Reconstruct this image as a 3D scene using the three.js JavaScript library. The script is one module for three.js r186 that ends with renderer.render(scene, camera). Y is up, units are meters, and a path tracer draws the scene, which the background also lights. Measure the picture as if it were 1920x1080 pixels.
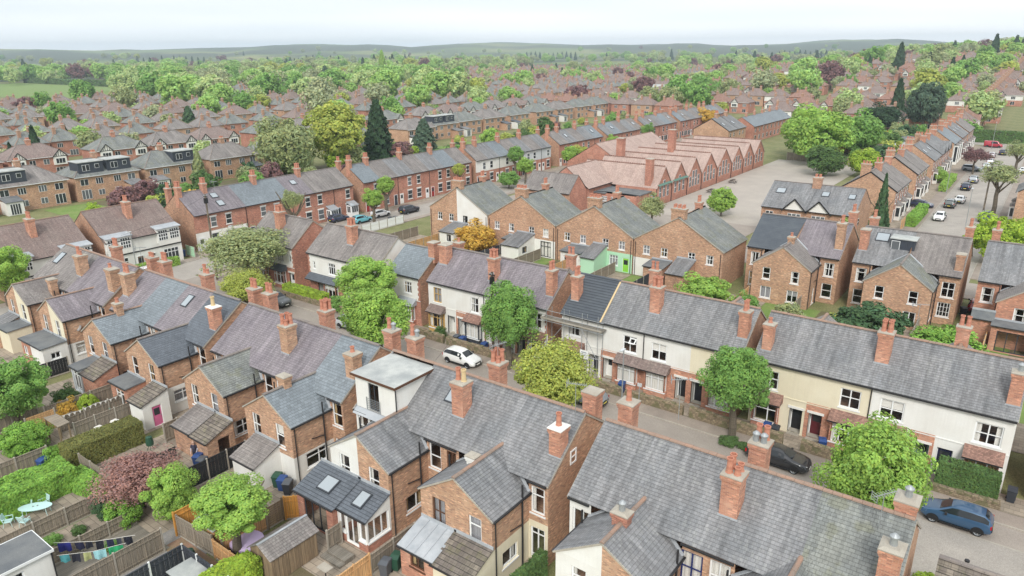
import * as THREE from 'three';
import { mergeGeometries } from 'three/addons/utils/BufferGeometryUtils.js';

// ---------------------------------------------------------------- camera, sky, sun, exposure
// Site axes: u runs along the main street (world x), v runs away from the drone (world -z), y is up, metres.
const scene = new THREE.Scene();
const YAW = 36.8 * Math.PI / 180, PITCH = 18.36 * Math.PI / 180, ROLL = 0.54 * Math.PI / 180;
const camera = new THREE.PerspectiveCamera(2 * Math.atan(540 / 1350) * 180 / Math.PI, 16 / 9, 0.5, 20000);
camera.position.set(0, 30, 0);
{
  const f = new THREE.Vector3(-Math.sin(YAW) * Math.cos(PITCH), -Math.sin(PITCH), -Math.cos(YAW) * Math.cos(PITCH));
  const r = new THREE.Vector3(Math.cos(YAW), 0, -Math.sin(YAW));
  const up = new THREE.Vector3().crossVectors(r, f);
  camera.up.copy(up.multiplyScalar(Math.cos(ROLL)).addScaledVector(r, Math.sin(ROLL)));
  camera.lookAt(camera.position.clone().add(f));
}
const renderer = new THREE.WebGLRenderer({ antialias: true });
renderer.toneMapping = THREE.LinearToneMapping;
renderer.toneMappingExposure = 1.8;
renderer.shadowMap.enabled = true;
scene.fog = new THREE.FogExp2(new THREE.Color(0.76, 0.89, 1.0), 0.0002);

// seeded numbers and smooth tileable noise
function rng(seed) { let a = seed >>> 0; return () => { a = (a + 0x6d2b79f5) | 0; let t = Math.imul(a ^ (a >>> 15), 1 | a); t = (t + Math.imul(t ^ (t >>> 7), 61 | t)) ^ t; return ((t ^ (t >>> 14)) >>> 0) / 4294967296; }; }
const LAT = (() => { const r = rng(11), a = new Float32Array(65536); for (let i = 0; i < 65536; i++) a[i] = r(); return a; })();
const hash2 = (x, y, s) => LAT[((x * 73 + y * 1543 + s * 7919) & 0x7fffffff) % 65536];
const sm = (t) => t * t * (3 - 2 * t);
function vnoise(x, y, px, py, s) { // value noise, period px, py (whole numbers)
  const ix = Math.floor(x), iy = Math.floor(y), fx = sm(x - ix), fy = sm(y - iy);
  const m = (a, p) => ((a % p) + p) % p, x0 = m(ix, px), x1 = m(ix + 1, px), y0 = m(iy, py), y1 = m(iy + 1, py);
  const a = hash2(x0, y0, s), b = hash2(x1, y0, s), c = hash2(x0, y1, s), d = hash2(x1, y1, s);
  return a + (b - a) * fx + (c - a) * fy + (a - b - c + d) * fx * fy;
}
function fbm(x, y, p, oct, s) { let v = 0, a = 0.5, k = 1; for (let i = 0; i < oct; i++) { v += a * vnoise(x * p * k, y * p * k, p * k, p * k, s + i * 17); a *= 0.5; k *= 2; } return v / (1 - Math.pow(0.5, oct)); }
const clamp = (x, a = 0, b = 1) => Math.min(b, Math.max(a, x)), lerp = (a, b, t) => a + (b - a) * t, sstep = (a, b, x) => sm(clamp((x - a) / (b - a)));

// overcast sky: even white cloud with faint grey rolls
{
  const W = 1024, Hh = 512, d = new Float32Array(W * Hh * 4);
  for (let j = 0; j < Hh; j++) for (let i = 0; i < W; i++) {
    const el = ((j + 0.5) / Hh - 0.5) * Math.PI, x = i / W, y = j / Hh;
    const k = 1 / (0.12 + Math.max(0, Math.sin(el)));
    const roll = fbm(x, y * 3 + k * 0.12, 10, 4, 3), soft = fbm(x, y * 1.4, 5, 3, 9);
    const L = 0.61 + 0.06 * sstep(0.5, 1.3, el) + 0.1 * (1 - sstep(0, 0.12, el)) + 0.3 * (roll - 0.5) + 0.12 * (soft - 0.5), o = (j * W + i) * 4;
    const blue = clamp(0.62 - roll) * 0.3;
    d[o] = L * (0.985 - blue); d[o + 1] = L * (1.005 - blue * 0.3); d[o + 2] = L * 1.025; d[o + 3] = 1;
  }
  const t = new THREE.DataTexture(d, W, Hh, THREE.RGBAFormat, THREE.FloatType);
  t.mapping = THREE.EquirectangularReflectionMapping; t.magFilter = t.minFilter = THREE.LinearFilter; t.needsUpdate = true;
  scene.background = t; scene.environment = t;
}
const sun = new THREE.DirectionalLight(new THREE.Color(1, 0.965, 0.91), 1.5);
sun.position.set(60, 170, 110); sun.target.position.set(-30, 0, -60); sun.shadow.radius = 34; sun.castShadow = true;
sun.shadow.mapSize.set(4096, 4096);
Object.assign(sun.shadow.camera, { left: -160, right: 160, top: 160, bottom: -160, near: 1, far: 600 });
sun.name = 'sun'; scene.add(sun, sun.target);

// ---------------------------------------------------------------- helpers: naming, tagging, mesh building
const taken = new Map();
function numbered(n) { const k = taken.get(n) || 0; taken.set(n, k + 1); return k ? n + '_' + String(k).padStart(3, '0') : n; }
function tag(o, label, category, group, kind) { if (label) o.userData.label = label; if (category) o.userData.category = category; if (group) o.userData.group = group; if (kind) o.userData.kind = kind; return o; }
function thing(name, label, category, u, v, turn = 0, group, y = 0) {
  const g = new THREE.Group(); g.name = numbered(name); g.position.set(u, y, -v); g.rotation.y = turn; scene.add(g);
  return tag(g, label, category, group);
}
function part(parent, name, geo, mat) { const m = new THREE.Mesh(geo, mat); m.name = name; m.castShadow = m.receiveShadow = true; parent.add(m); return m; }
function solo(name, geo, mat, label, category, group, kind) { const m = new THREE.Mesh(geo, mat); m.name = numbered(name); m.castShadow = m.receiveShadow = true; scene.add(m); return tag(m, label, category, group, kind); }
const ground = (name, geo, mat) => solo(name, geo, mat, null, null, null, 'structure');

class MB { // collects flat polygons; uv in metres on each polygon's own plane
  constructor(ou = 0, ov = 0) { this.p = []; this.n = []; this.t = []; this.ou = ou; this.ov = ov; }
  poly(pts) {
    const [a, b, c] = pts; let nx = 0, ny = 0, nz = 0;
    for (let i = 0; i < pts.length; i++) { const p = pts[i], q = pts[(i + 1) % pts.length]; nx += (p[1] - q[1]) * (p[2] + q[2]); ny += (p[2] - q[2]) * (p[0] + q[0]); nz += (p[0] - q[0]) * (p[1] + q[1]); }
    const l = Math.hypot(nx, ny, nz) || 1; nx /= l; ny /= l; nz /= l;
    let tx, tz; if (Math.abs(ny) > 0.9995) { tx = 1; tz = 0; } else { const k = Math.hypot(nz, nx); tx = nz / k; tz = -nx / k; }
    const bx = ny * tz, by = nz * tx - nx * tz, bz = -ny * tx;
    const put = (q) => { this.p.push(q[0], q[1], q[2]); this.n.push(nx, ny, nz); this.t.push(q[0] * tx + q[2] * tz + this.ou, q[0] * bx + q[1] * by + q[2] * bz + this.ov); };
    for (let i = 1; i + 1 < pts.length; i++) { put(pts[0]); put(pts[i]); put(pts[i + 1]); }
    return this;
  }
  box(x0, x1, y0, y1, z0, z1) {
    if (x0 > x1) [x0, x1] = [x1, x0]; if (z0 > z1) [z0, z1] = [z1, z0];
    const P = (x, y, z) => [x, y, z];
    this.poly([P(x0, y0, z1), P(x1, y0, z1), P(x1, y1, z1), P(x0, y1, z1)]).poly([P(x1, y0, z0), P(x0, y0, z0), P(x0, y1, z0), P(x1, y1, z0)]);
    this.poly([P(x1, y0, z1), P(x1, y0, z0), P(x1, y1, z0), P(x1, y1, z1)]).poly([P(x0, y0, z0), P(x0, y0, z1), P(x0, y1, z1), P(x0, y1, z0)]);
    return this.poly([P(x0, y1, z1), P(x1, y1, z1), P(x1, y1, z0), P(x0, y1, z0)]).poly([P(x0, y0, z0), P(x1, y0, z0), P(x1, y0, z1), P(x0, y0, z1)]);
  }
  // a slab: polygon (upper face) given a thickness straight down
  slab(pts, th) {
    this.poly(pts); const low = pts.map((p) => [p[0], p[1] - th, p[2]]); this.poly([...low].reverse());
    for (let i = 0; i < pts.length; i++) { const j = (i + 1) % pts.length; this.poly([pts[i], low[i], low[j], pts[j]]); }
    return this;
  }
  bar(a, b, w, h = w) { // square bar between two points
    const d = new THREE.Vector3(b[0] - a[0], b[1] - a[1], b[2] - a[2]), L = d.length(); d.normalize();
    const s = Math.abs(d.y) > 0.95 ? new THREE.Vector3(1, 0, 0) : new THREE.Vector3(0, 1, 0).cross(d).normalize(), t = new THREE.Vector3().crossVectors(d, s);
    const c = (q, i, j) => [q[0] + s.x * i * w / 2 + t.x * j * h / 2, q[1] + s.y * i * w / 2 + t.y * j * h / 2, q[2] + s.z * i * w / 2 + t.z * j * h / 2];
    const A = [c(a, -1, -1), c(a, 1, -1), c(a, 1, 1), c(a, -1, 1)], B = [c(b, -1, -1), c(b, 1, -1), c(b, 1, 1), c(b, -1, 1)];
    for (let i = 0; i < 4; i++) { const j = (i + 1) % 4; this.poly([A[i], B[i], B[j], A[j]]); }
    return this.poly(A).poly(B);
  }
  tube(pts, r0, r1 = r0, seg = 7, caps = true) { // round tapered tube along points
    const n = pts.length, rings = []; let prev = null;
    for (let i = 0; i < n; i++) {
      const a = pts[Math.max(0, i - 1)], b = pts[Math.min(n - 1, i + 1)], d = new THREE.Vector3(b[0] - a[0], b[1] - a[1], b[2] - a[2]).normalize();
      let s = prev ? prev.clone().addScaledVector(d, -prev.dot(d)) : (Math.abs(d.y) > 0.9 ? new THREE.Vector3(1, 0, 0) : new THREE.Vector3(0, 1, 0)).cross(d); s.normalize(); prev = s;
      const t = new THREE.Vector3().crossVectors(d, s), r = lerp(r0, r1, i / (n - 1)), ring = [];
      for (let k = 0; k < seg; k++) { const c = Math.cos(k / seg * 6.2832) * r, q = Math.sin(k / seg * 6.2832) * r; ring.push([pts[i][0] + s.x * c + t.x * q, pts[i][1] + s.y * c + t.y * q, pts[i][2] + s.z * c + t.z * q]); }
      rings.push(ring);
    }
    for (let i = 0; i + 1 < n; i++) for (let k = 0; k < seg; k++) { const l = (k + 1) % seg; this.poly([rings[i][k], rings[i + 1][k], rings[i + 1][l], rings[i][l]]); }
    if (caps) this.poly(rings[n - 1]).poly([...rings[0]].reverse());
    return this;
  }
  lathe(prof, cx, cz, seg = 10, y0 = 0) { // [r, y] pairs
    for (let i = 0; i + 1 < prof.length; i++) for (let k = 0; k < seg; k++) {
      const a = k / seg * 6.2832, b = (k + 1) / seg * 6.2832, [r0, h0] = prof[i], [r1, h1] = prof[i + 1], q = (r, t, h) => [cx + Math.cos(t) * r, y0 + h, cz - Math.sin(t) * r];
      if (r0 < 1e-4) this.poly([q(r0, a, h0), q(r1, b, h1), q(r1, a, h1)]); else if (r1 < 1e-4) this.poly([q(r0, a, h0), q(r0, b, h0), q(r1, a, h1)]); else this.poly([q(r0, a, h0), q(r0, b, h0), q(r1, b, h1), q(r1, a, h1)]);
    }
    return this;
  }
  get empty() { return !this.p.length; }
  geo() {
    const g = new THREE.BufferGeometry();
    g.setAttribute('position', new THREE.Float32BufferAttribute(this.p, 3)); g.setAttribute('normal', new THREE.Float32BufferAttribute(this.n, 3)); g.setAttribute('uv', new THREE.Float32BufferAttribute(this.t, 2));
    return g;
  }
}
class Bag { // several MBs by material name
  constructor(r) { this.m = {}; this.ou = r ? r() * 40 : 0; this.ov = r ? Math.floor(r() * 40) : 0; }
  at(k) { return this.m[k] || (this.m[k] = new MB(this.ou, this.ov)); }
  build(parent, names) { for (const k in this.m) if (!this.m[k].empty) part(parent, names?.[k] || k, this.m[k].geo(), M[k]); }
}

// ---------------------------------------------------------------- procedural surfaces
const TEX = {};
function texture(w, h, metres, fn, srgb = true) { // fn(x 0..1, y 0..1) -> [r, g, b] in sRGB 0..1
  const d = new Uint8Array(w * h * 4);
  for (let j = 0; j < h; j++) for (let i = 0; i < w; i++) { const c = fn((i + 0.5) / w, (j + 0.5) / h), o = (j * w + i) * 4; d[o] = clamp(c[0]) * 255; d[o + 1] = clamp(c[1]) * 255; d[o + 2] = clamp(c[2]) * 255; d[o + 3] = 255; }
  const t = new THREE.DataTexture(d, w, h); t.wrapS = t.wrapT = THREE.RepeatWrapping; t.magFilter = THREE.LinearFilter; t.minFilter = THREE.LinearMipmapLinearFilter; t.generateMipmaps = true;
  if (srgb) t.colorSpace = THREE.SRGBColorSpace; t.repeat.set(1 / metres, 1 / metres * (w / h)); t.needsUpdate = true; return t;
}
const mix3 = (a, b, t) => [lerp(a[0], b[0], t), lerp(a[1], b[1], t), lerp(a[2], b[2], t)], mul3 = (a, k) => [a[0] * k, a[1] * k, a[2] * k];
const rgb = (r, g, b) => [r / 255, g / 255, b / 255];
// courses of slates or tiles: every piece its own tone, weather streaks down the slope, lichen
function courses(size, metres, pw, ph, base, alt, o = {}) {
  const nc = Math.round(metres / pw), nr = Math.round(metres / ph / 2) * 2, sd = o.seed || 1;
  return texture(size, size, metres, (x, y) => {
    const r = Math.floor(y * nr), fy = y * nr - r, xo = x * nc + (r % 2) * 0.5, c = ((Math.floor(xo) % nc) + nc) % nc, fx = xo - Math.floor(xo);
    const h1 = hash2(c, r, sd), h2 = hash2(c + 311, r + 77, sd + 5);
    const patch = fbm(x, y, 5, 4, sd + 31), streak = vnoise(x * 90, y * 5, 90, 5, sd + 3) * 0.4 + vnoise(x * 34, y * 3, 34, 3, sd + 8) * 0.3 + vnoise(x * 13, y * 2, 13, 2, sd + 14) * 0.3, fine = vnoise(x * 380, y * 380, 380, 380, sd);
    let col = mix3(base, alt, clamp(patch * 1.5 - 0.25 + (h2 - 0.5) * (o.vary ?? 0.7)));
    col = mul3(col, 1 + (h1 - 0.5) * (o.tone ?? 0.26) + (streak - 0.5) * (o.streak ?? 0.3) + (fine - 0.5) * 0.12);
    if (o.lichen) { const l = sstep(0.6, 0.78, vnoise(x * 150, y * 60, 150, 60, sd + 40) * 0.55 + fbm(x, y, 7, 3, sd + 50) * 0.45); col = mix3(col, o.lichenColor || rgb(176, 178, 170), l * o.lichen); }
    if (o.moss) { const l = sstep(0.58, 0.72, fbm(x, y, 11, 4, sd + 60)); col = mix3(col, rgb(112, 112, 78), l * o.moss); }
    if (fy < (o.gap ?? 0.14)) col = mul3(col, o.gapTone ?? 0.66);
    if (fx < (o.side ?? 0.07)) col = mul3(col, 0.78);
    return col;
  });
}
function bricks(base, alt, dark, mortar, seed, mort = 1) {
  const m = 6, nc = 26, nr = 80;
  return texture(1024, 1024, m, (x, y) => {
    const r = Math.floor(y * nr), fy = y * nr - r, xo = x * nc + (r % 2) * 0.5, c = ((Math.floor(xo) % nc) + nc) % nc, fx = xo - Math.floor(xo), h = hash2(c, r, seed), h2 = hash2(c + 91, r, seed + 9);
    let col = mix3(base, alt, h); if (h2 > 0.82) col = mix3(col, dark, 0.6); if (h2 < 0.1) col = mul3(col, 1.16);
    const p = fbm(x, y, 4, 4, seed + 3), q = fbm(x, y, 23, 2, seed + 6); col = mul3(col, 0.86 + p * 0.24 + (q - 0.5) * 0.14);
    if (p > 0.6) col = mix3(col, mortar, (p - 0.6) * 1.2);
    if (fy < 0.17 || fx < 0.06) col = mix3(col, mortar, 0.75 * mort);
    return col;
  });
}
function mottled(base, alt, seed, metres = 5, speck = 0.1, size = 512, stain = 0) {
  return texture(size, size, metres, (x, y) => {
    const p = fbm(x, y, 6, 5, seed), f = vnoise(x * 240, y * 240, 240, 240, seed + 2), s = vnoise(x * 60, y * 4, 60, 4, seed + 7);
    return mul3(mix3(base, alt, clamp(p * 1.6 - 0.3)), 1 + (f - 0.5) * speck + (s - 0.5) * stain);
  });
}
function boards(base, alt, seed, wide = 0.12, metres = 3) { // vertical boards
  const n = Math.round(metres / wide);
  return texture(512, 512, metres, (x, y) => {
    const c = Math.floor(x * n), fx = x * n - c, h = hash2(c, 3, seed), g = vnoise(x * 200, y * 6, 200, 6, seed + 1), k = fbm(x, y, 6, 3, seed + 4);
    let col = mul3(mix3(base, alt, clamp(h * 0.8 + k * 0.5 - 0.2)), 1 + (g - 0.5) * 0.3); if (fx < 0.07) col = mul3(col, 0.6); return col;
  });
}
const std = (map, rough = 0.9, extra = {}) => new THREE.MeshStandardMaterial({ map, roughness: rough, side: THREE.DoubleSide, ...extra });
const flat = (r, g, b, rough = 0.7, extra = {}) => new THREE.MeshStandardMaterial({ color: new THREE.Color().setRGB(r / 255, g / 255, b / 255, THREE.SRGBColorSpace), roughness: rough, side: THREE.DoubleSide, ...extra });
const M = {};
{
  // roofs
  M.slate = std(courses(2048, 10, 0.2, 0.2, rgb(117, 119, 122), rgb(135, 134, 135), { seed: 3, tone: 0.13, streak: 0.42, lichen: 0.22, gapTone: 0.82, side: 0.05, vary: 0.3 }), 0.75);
  M.slate_purple = std(courses(1024, 8, 0.27, 0.2, rgb(122, 115, 121), rgb(136, 129, 133), { seed: 21, tone: 0.1, streak: 0.4, lichen: 0.15, gapTone: 0.85, vary: 0.25 }), 0.78);
  M.slate_brown = std(courses(1024, 8, 0.27, 0.2, rgb(122, 116, 114), rgb(142, 136, 132), { seed: 27, tone: 0.1, streak: 0.36, lichen: 0.25, gapTone: 0.85, vary: 0.25 }), 0.8);
  M.slate_moss = std(courses(1024, 8, 0.27, 0.2, rgb(114, 118, 118), rgb(134, 136, 130), { seed: 33, tone: 0.13, streak: 0.32, lichen: 0.3, moss: 0.25, gapTone: 0.84, vary: 0.25 }), 0.8);
  M.slate_new = std(courses(1024, 8, 0.3, 0.25, rgb(120, 128, 134), rgb(130, 138, 144), { seed: 41, tone: 0.12, streak: 0.08, gapTone: 0.8 }), 0.6);
  M.slate_dark = std(courses(1024, 8, 0.3, 0.25, rgb(92, 98, 106), rgb(100, 106, 114), { seed: 43, tone: 0.1, streak: 0.08, gapTone: 0.8 }), 0.55);
  M.tile_grey = std(mottled(rgb(74, 80, 88), rgb(86, 92, 98), 51, 4, 0.12), 0.7);
  M.tile_brown = std(courses(1024, 6, 0.17, 0.1, rgb(136, 118, 113), rgb(148, 133, 127), { seed: 61, tone: 0.16, streak: 0.25, gap: 0.2, lichen: 0.2, lichenColor: rgb(170, 160, 140) }), 0.9);
  M.tile_red = std(courses(1024, 6, 0.17, 0.1, rgb(150, 116, 104), rgb(162, 128, 114), { seed: 67, tone: 0.24, streak: 0.2, gap: 0.22 }), 0.9);
  M.tile_pink = std(courses(1024, 8, 0.2, 0.13, rgb(174, 151, 142), rgb(184, 163, 153), { seed: 71, tone: 0.14, streak: 0.14, gap: 0.2, gapTone: 0.84 }), 0.9);
  M.tile_old = std(courses(1024, 5, 0.3, 0.3, rgb(112, 104, 98), rgb(132, 124, 112), { seed: 77, tone: 0.2, streak: 0.3, gap: 0.14, gapTone: 0.5, moss: 0.35 }), 0.9);
  M.felt = std(mottled(rgb(96, 100, 104), rgb(120, 122, 122), 81, 5, 0.16), 0.85);
  M.felt_pale = std(mottled(rgb(152, 156, 156), rgb(190, 192, 188), 83, 5, 0.1), 0.8);
  M.lead = std(mottled(rgb(150, 156, 162), rgb(178, 182, 186), 85, 3, 0.08), 0.55);
  // walls
  M.brick = std(bricks(rgb(190, 152, 122), rgb(176, 132, 106), rgb(138, 104, 88), rgb(192, 176, 156), 5));
  M.brick_brown = std(bricks(rgb(180, 140, 114), rgb(164, 122, 98), rgb(130, 98, 84), rgb(182, 164, 146), 15));
  M.brick_orange = std(bricks(rgb(192, 138, 112), rgb(180, 122, 100), rgb(146, 102, 88), rgb(196, 172, 154), 25, 0.9));
  M.brick_red = std(bricks(rgb(182, 126, 106), rgb(168, 112, 94), rgb(136, 92, 80), rgb(184, 156, 140), 35, 0.9));
  M.render_white = std(mottled(rgb(232, 232, 228), rgb(224, 222, 216), 91, 6, 0.03, 512, 0.02), 0.85);
  M.render_cream = std(mottled(rgb(230, 222, 198), rgb(222, 212, 186), 93, 6, 0.03, 512, 0.02), 0.85);
  M.render_grey = std(mottled(rgb(202, 206, 208), rgb(190, 194, 196), 95, 6, 0.04, 512, 0.02), 0.85);
  M.render_mint = flat(176, 218, 186, 0.85);
  M.stone = std(texture(512, 512, 3, (x, y) => { const nr = 22, r = Math.floor(y * nr), fy = y * nr - r, n = 9 + (r * 5) % 4, xo = x * n + hash2(r, 1, 3), c = ((Math.floor(xo) % n) + n) % n, fx = xo - Math.floor(xo), h = hash2(c, r, 8); let col = mix3(rgb(138, 122, 100), rgb(168, 152, 126), h); col = mul3(col, 0.8 + fbm(x, y, 12, 3, 6) * 0.4); if (fy < 0.16 || fx < 0.05) col = rgb(84, 76, 64); const m = fbm(x, y, 5, 3, 77); if (m > 0.62) col = mix3(col, rgb(92, 96, 62), 0.5); return col; }), 0.95);
  M.concrete = std(mottled(rgb(178, 172, 160), rgb(158, 150, 138), 101, 4, 0.14), 0.9);
  // ground
  M.asphalt = std(mottled(rgb(168, 161, 153), rgb(152, 146, 139), 111, 9, 0.16, 1024), 0.92);
  M.asphalt_dark = std(mottled(rgb(148, 139, 131), rgb(158, 149, 140), 112, 7, 0.16, 512), 0.92);
  M.pavement = std(mottled(rgb(158, 146, 135), rgb(140, 129, 120), 113, 6, 0.16, 512), 0.92);
  M.paving = std(courses(512, 4, 0.6, 0.45, rgb(162, 150, 134), rgb(150, 138, 124), { seed: 117, tone: 0.16, streak: 0.05, gap: 0.06, side: 0.04 }), 0.92);
  M.decking = std(boards(rgb(122, 116, 106), rgb(140, 134, 124), 121, 0.14), 0.85);
  M.gravel = std(mottled(rgb(132, 130, 130), rgb(152, 148, 144), 123, 2, 0.5, 512), 0.95);
  M.playground = std(mottled(rgb(176, 168, 158), rgb(164, 156, 148), 125, 16, 0.1, 512), 0.92);
  M.lawn = std(mottled(rgb(104, 132, 62), rgb(126, 140, 80), 131, 7, 0.3, 512), 0.95);
  M.earth = std(mottled(rgb(112, 98, 78), rgb(94, 96, 62), 133, 6, 0.3, 512), 0.95);
  M.alley = std(mottled(rgb(150, 116, 98), rgb(120, 110, 84), 139, 3, 0.4, 256), 0.95);
  M.kerb = std(mottled(rgb(176, 168, 156), rgb(160, 154, 144), 135, 3, 0.1, 256), 0.9);
  M.leafmat = std(mottled(rgb(104, 110, 66), rgb(130, 128, 88), 137, 10, 0.4, 1024), 0.95);
  // timber and metal
  M.fence = std(boards(rgb(150, 138, 122), rgb(128, 120, 108), 141), 0.9);
  M.fence_new = std(boards(rgb(206, 164, 116), rgb(192, 150, 104), 143), 0.85);
  M.fence_orange = std(boards(rgb(214, 156, 76), rgb(198, 140, 66), 145), 0.8);
  M.fence_dark = std(boards(rgb(64, 68, 76), rgb(54, 58, 66), 147), 0.8);
  M.fence_black = std(boards(rgb(42, 42, 44), rgb(34, 34, 36), 149), 0.8);
  M.shed = std(boards(rgb(150, 130, 104), rgb(126, 108, 86), 151), 0.9);
  M.bark = std(mottled(rgb(128, 116, 100), rgb(98, 90, 78), 153, 2, 0.4, 256, 0.4), 0.95);
  M.bark_dark = std(mottled(rgb(86, 74, 64), rgb(66, 58, 50), 155, 2, 0.4, 256, 0.4), 0.95);
  M.terracotta = std(mottled(rgb(198, 140, 116), rgb(178, 118, 98), 157, 1, 0.12, 256), 0.8);
  M.pot_buff = flat(206, 182, 140, 0.8);
  M.ridge_tile = std(mottled(rgb(162, 130, 112), rgb(136, 122, 112), 159, 3, 0.2, 256), 0.9);
  M.ridge_grey = std(mottled(rgb(118, 112, 110), rgb(140, 130, 122), 161, 3, 0.2, 256), 0.9);
  M.upvc = flat(236, 238, 238, 0.35);
  M.wood_brown = flat(92, 62, 44, 0.6); M.wood_buff = flat(198, 164, 104, 0.6);
  M.blue_frame = flat(40, 52, 108, 0.4); M.grey_frame = flat(58, 62, 68, 0.4); M.black = flat(34, 34, 36, 0.5); M.blackgloss = flat(22, 24, 28, 0.25);
  M.gutter = flat(44, 44, 46, 0.45); M.gutter_white = flat(224, 226, 226, 0.5);
  M.glass = new THREE.MeshPhysicalMaterial({ color: 0xffffff, transmission: 1, thickness: 0, roughness: 0.02, ior: 1.5, side: THREE.DoubleSide });
  M.glass_dark = new THREE.MeshPhysicalMaterial({ color: new THREE.Color(0.035, 0.04, 0.045), roughness: 0.06, ior: 1.5, side: THREE.DoubleSide });
  M.glass_mid = new THREE.MeshPhysicalMaterial({ color: new THREE.Color(0.13, 0.14, 0.15), roughness: 0.06, ior: 1.5, side: THREE.DoubleSide });
  M.glass_roof = new THREE.MeshPhysicalMaterial({ color: new THREE.Color(0.34, 0.38, 0.41), roughness: 0.04, ior: 1.6, clearcoat: 1, clearcoatRoughness: 0.02, side: THREE.DoubleSide });
  M.curtain = flat(222, 220, 214, 0.95); M.curtain_grey = flat(150, 150, 154, 0.95); M.curtain_tan = flat(186, 160, 116, 0.95);
  M.steel = flat(190, 194, 198, 0.35, { metalness: 0.8 }); M.galv = flat(170, 174, 176, 0.5, { metalness: 0.5 });
  M.cladding = std(boards(rgb(62, 68, 78), rgb(54, 60, 70), 163, 0.16), 0.6);
}
// ---------------------------------------------------------------- windows, doors, walls, chimneys, roofs
const GRID = { sash: [[1], [0.5, 0.5]], top: [[1], [0.68, 0.32]], quad: [[0.5, 0.5], [0.56, 0.44]], two: [[0.5, 0.5], [1]], twosash: [[0.5, 0.5], [0.5, 0.5]], six: [[0.33, 0.34, 0.33], [0.68, 0.32]], pic: [[1], [1]], three: [[0.33, 0.34, 0.33], [1]], twotop: [[0.62, 0.38], [0.66, 0.34]], eight: [[0.25, 0.25, 0.25, 0.25], [0.66, 0.34]], french: [[0.5, 0.5], [0.12, 0.68, 0.2]], four: [[0.25, 0.25, 0.25, 0.25], [1]], sixteen: [[0.25, 0.25, 0.25, 0.25], [0.34, 0.33, 0.33]], wide: [[0.6, 0.4], [1]] };
const winCache = {};
function windowProto(w, h, style, fm, sill, cur) {
  const key = [w.toFixed(2), h.toFixed(2), style, fm, sill, cur].join();
  if (winCache[key]) return winCache[key];
  const [cols, rows] = GRID[style], f = new MB(), b = 0.1, panes = [], heavy = cols.length > 2 && rows.length > 2 ? 0.03 : 0.065;
  f.box(-w / 2, w / 2, 0, b, -0.06, 0).box(-w / 2, w / 2, h - b, h, -0.06, 0).box(-w / 2, -w / 2 + b, b, h - b, -0.06, 0).box(w / 2 - b, w / 2, b, h - b, -0.06, 0);
  let x = -w / 2; const xs = [x], ys = [0]; for (const c of cols) xs.push(x += c * w); let y = 0; for (const r of rows) ys.push(y += r * h);
  for (let i = 1; i < cols.length; i++) f.box(xs[i] - heavy / 2 - 0.01, xs[i] + heavy / 2 + 0.01, b, h - b, -0.055, -0.003);
  for (let j = 1; j < rows.length; j++) f.box(-w / 2 + b, w / 2 - b, ys[j] - heavy / 2, ys[j] + heavy / 2, -0.052, -0.006);
  const g = new THREE.Mesh(f.geo(), M[fm]); g.name = 'window'; g.castShadow = g.receiveShadow = true;
  for (let i = 0; i < cols.length; i++) for (let j = 0; j < rows.length; j++) {
    const x0 = xs[i] + 0.03, x1 = xs[i + 1] - 0.03, y0 = ys[j] + 0.03, y1 = ys[j + 1] - 0.03;
    part(g, 'pane', new MB().poly([[x0, y0, -0.03], [x1, y0, -0.03], [x1, y1, -0.03], [x0, y1, -0.03]]).geo(), M.glass);
  }
  if (sill) part(g, 'sill', new MB().box(-w / 2 - 0.08, w / 2 + 0.08, -0.1, -0.003, -0.05, 0.13).geo(), M[sill]);
  if (cur) {
    const c = new MB(), k = cur[0], fold = (x0, x1, y0, y1) => { const n = Math.max(2, Math.round((x1 - x0) / 0.12)); for (let i = 0; i < n; i++) { const a = lerp(x0, x1, i / n), e = lerp(x0, x1, (i + 1) / n), z0 = -0.16 - (i % 2) * 0.04, z1 = -0.16 - ((i + 1) % 2) * 0.04; c.poly([[a, y0, z0], [e, y0, z1], [e, y1, z1], [a, y1, z0]]); } };
    if (k === 'n') fold(-w / 2, w / 2, 0.02, h - 0.03);
    if (k === 'd') { fold(-w / 2, -w / 2 + w * 0.24, 0, h); fold(w / 2 - w * 0.24, w / 2, 0, h); }
    if (k === 'b') c.box(-w / 2 + 0.04, w / 2 - 0.04, h * 0.52, h - 0.04, -0.14, -0.12);
    part(g, cur[0] === 'b' ? 'blind' : 'curtain', c.geo(), M[cur[1] === 'g' ? 'curtain_grey' : cur[1] === 't' ? 'curtain_tan' : 'curtain']);
  }
  return (winCache[key] = g);
}
const curtainOf = (r) => { const k = r(); return k < 0.12 ? 'nw' : k < 0.22 ? 'bw' : k < 0.3 ? 'ng' : k < 0.5 ? 'dw' : k < 0.58 ? 'dt' : k < 0.64 ? 'bg' : ''; };
// face: which way the wall looks: 0 +z, 1 +x, 2 -z, 3 -x (local)
const TURN = [0, Math.PI / 2, Math.PI, -Math.PI / 2];
function addWindow(parent, face, at, a, y, w, h, style = 'sash', o = {}) {
  const p = windowProto(w, h, style, o.fm || 'upvc', o.sill === undefined ? 'upvc' : o.sill, o.cur || ''), g = p.clone(), inn = -(o.deep ?? 0.08);
  g.rotation.y = TURN[face];
  const s = face === 0 || face === 1 ? 1 : -1, d = at + s * inn;
  if (face % 2 === 0) g.position.set(a, y, d); else g.position.set(d, y, a);
  parent.add(g); return g;
}
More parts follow.
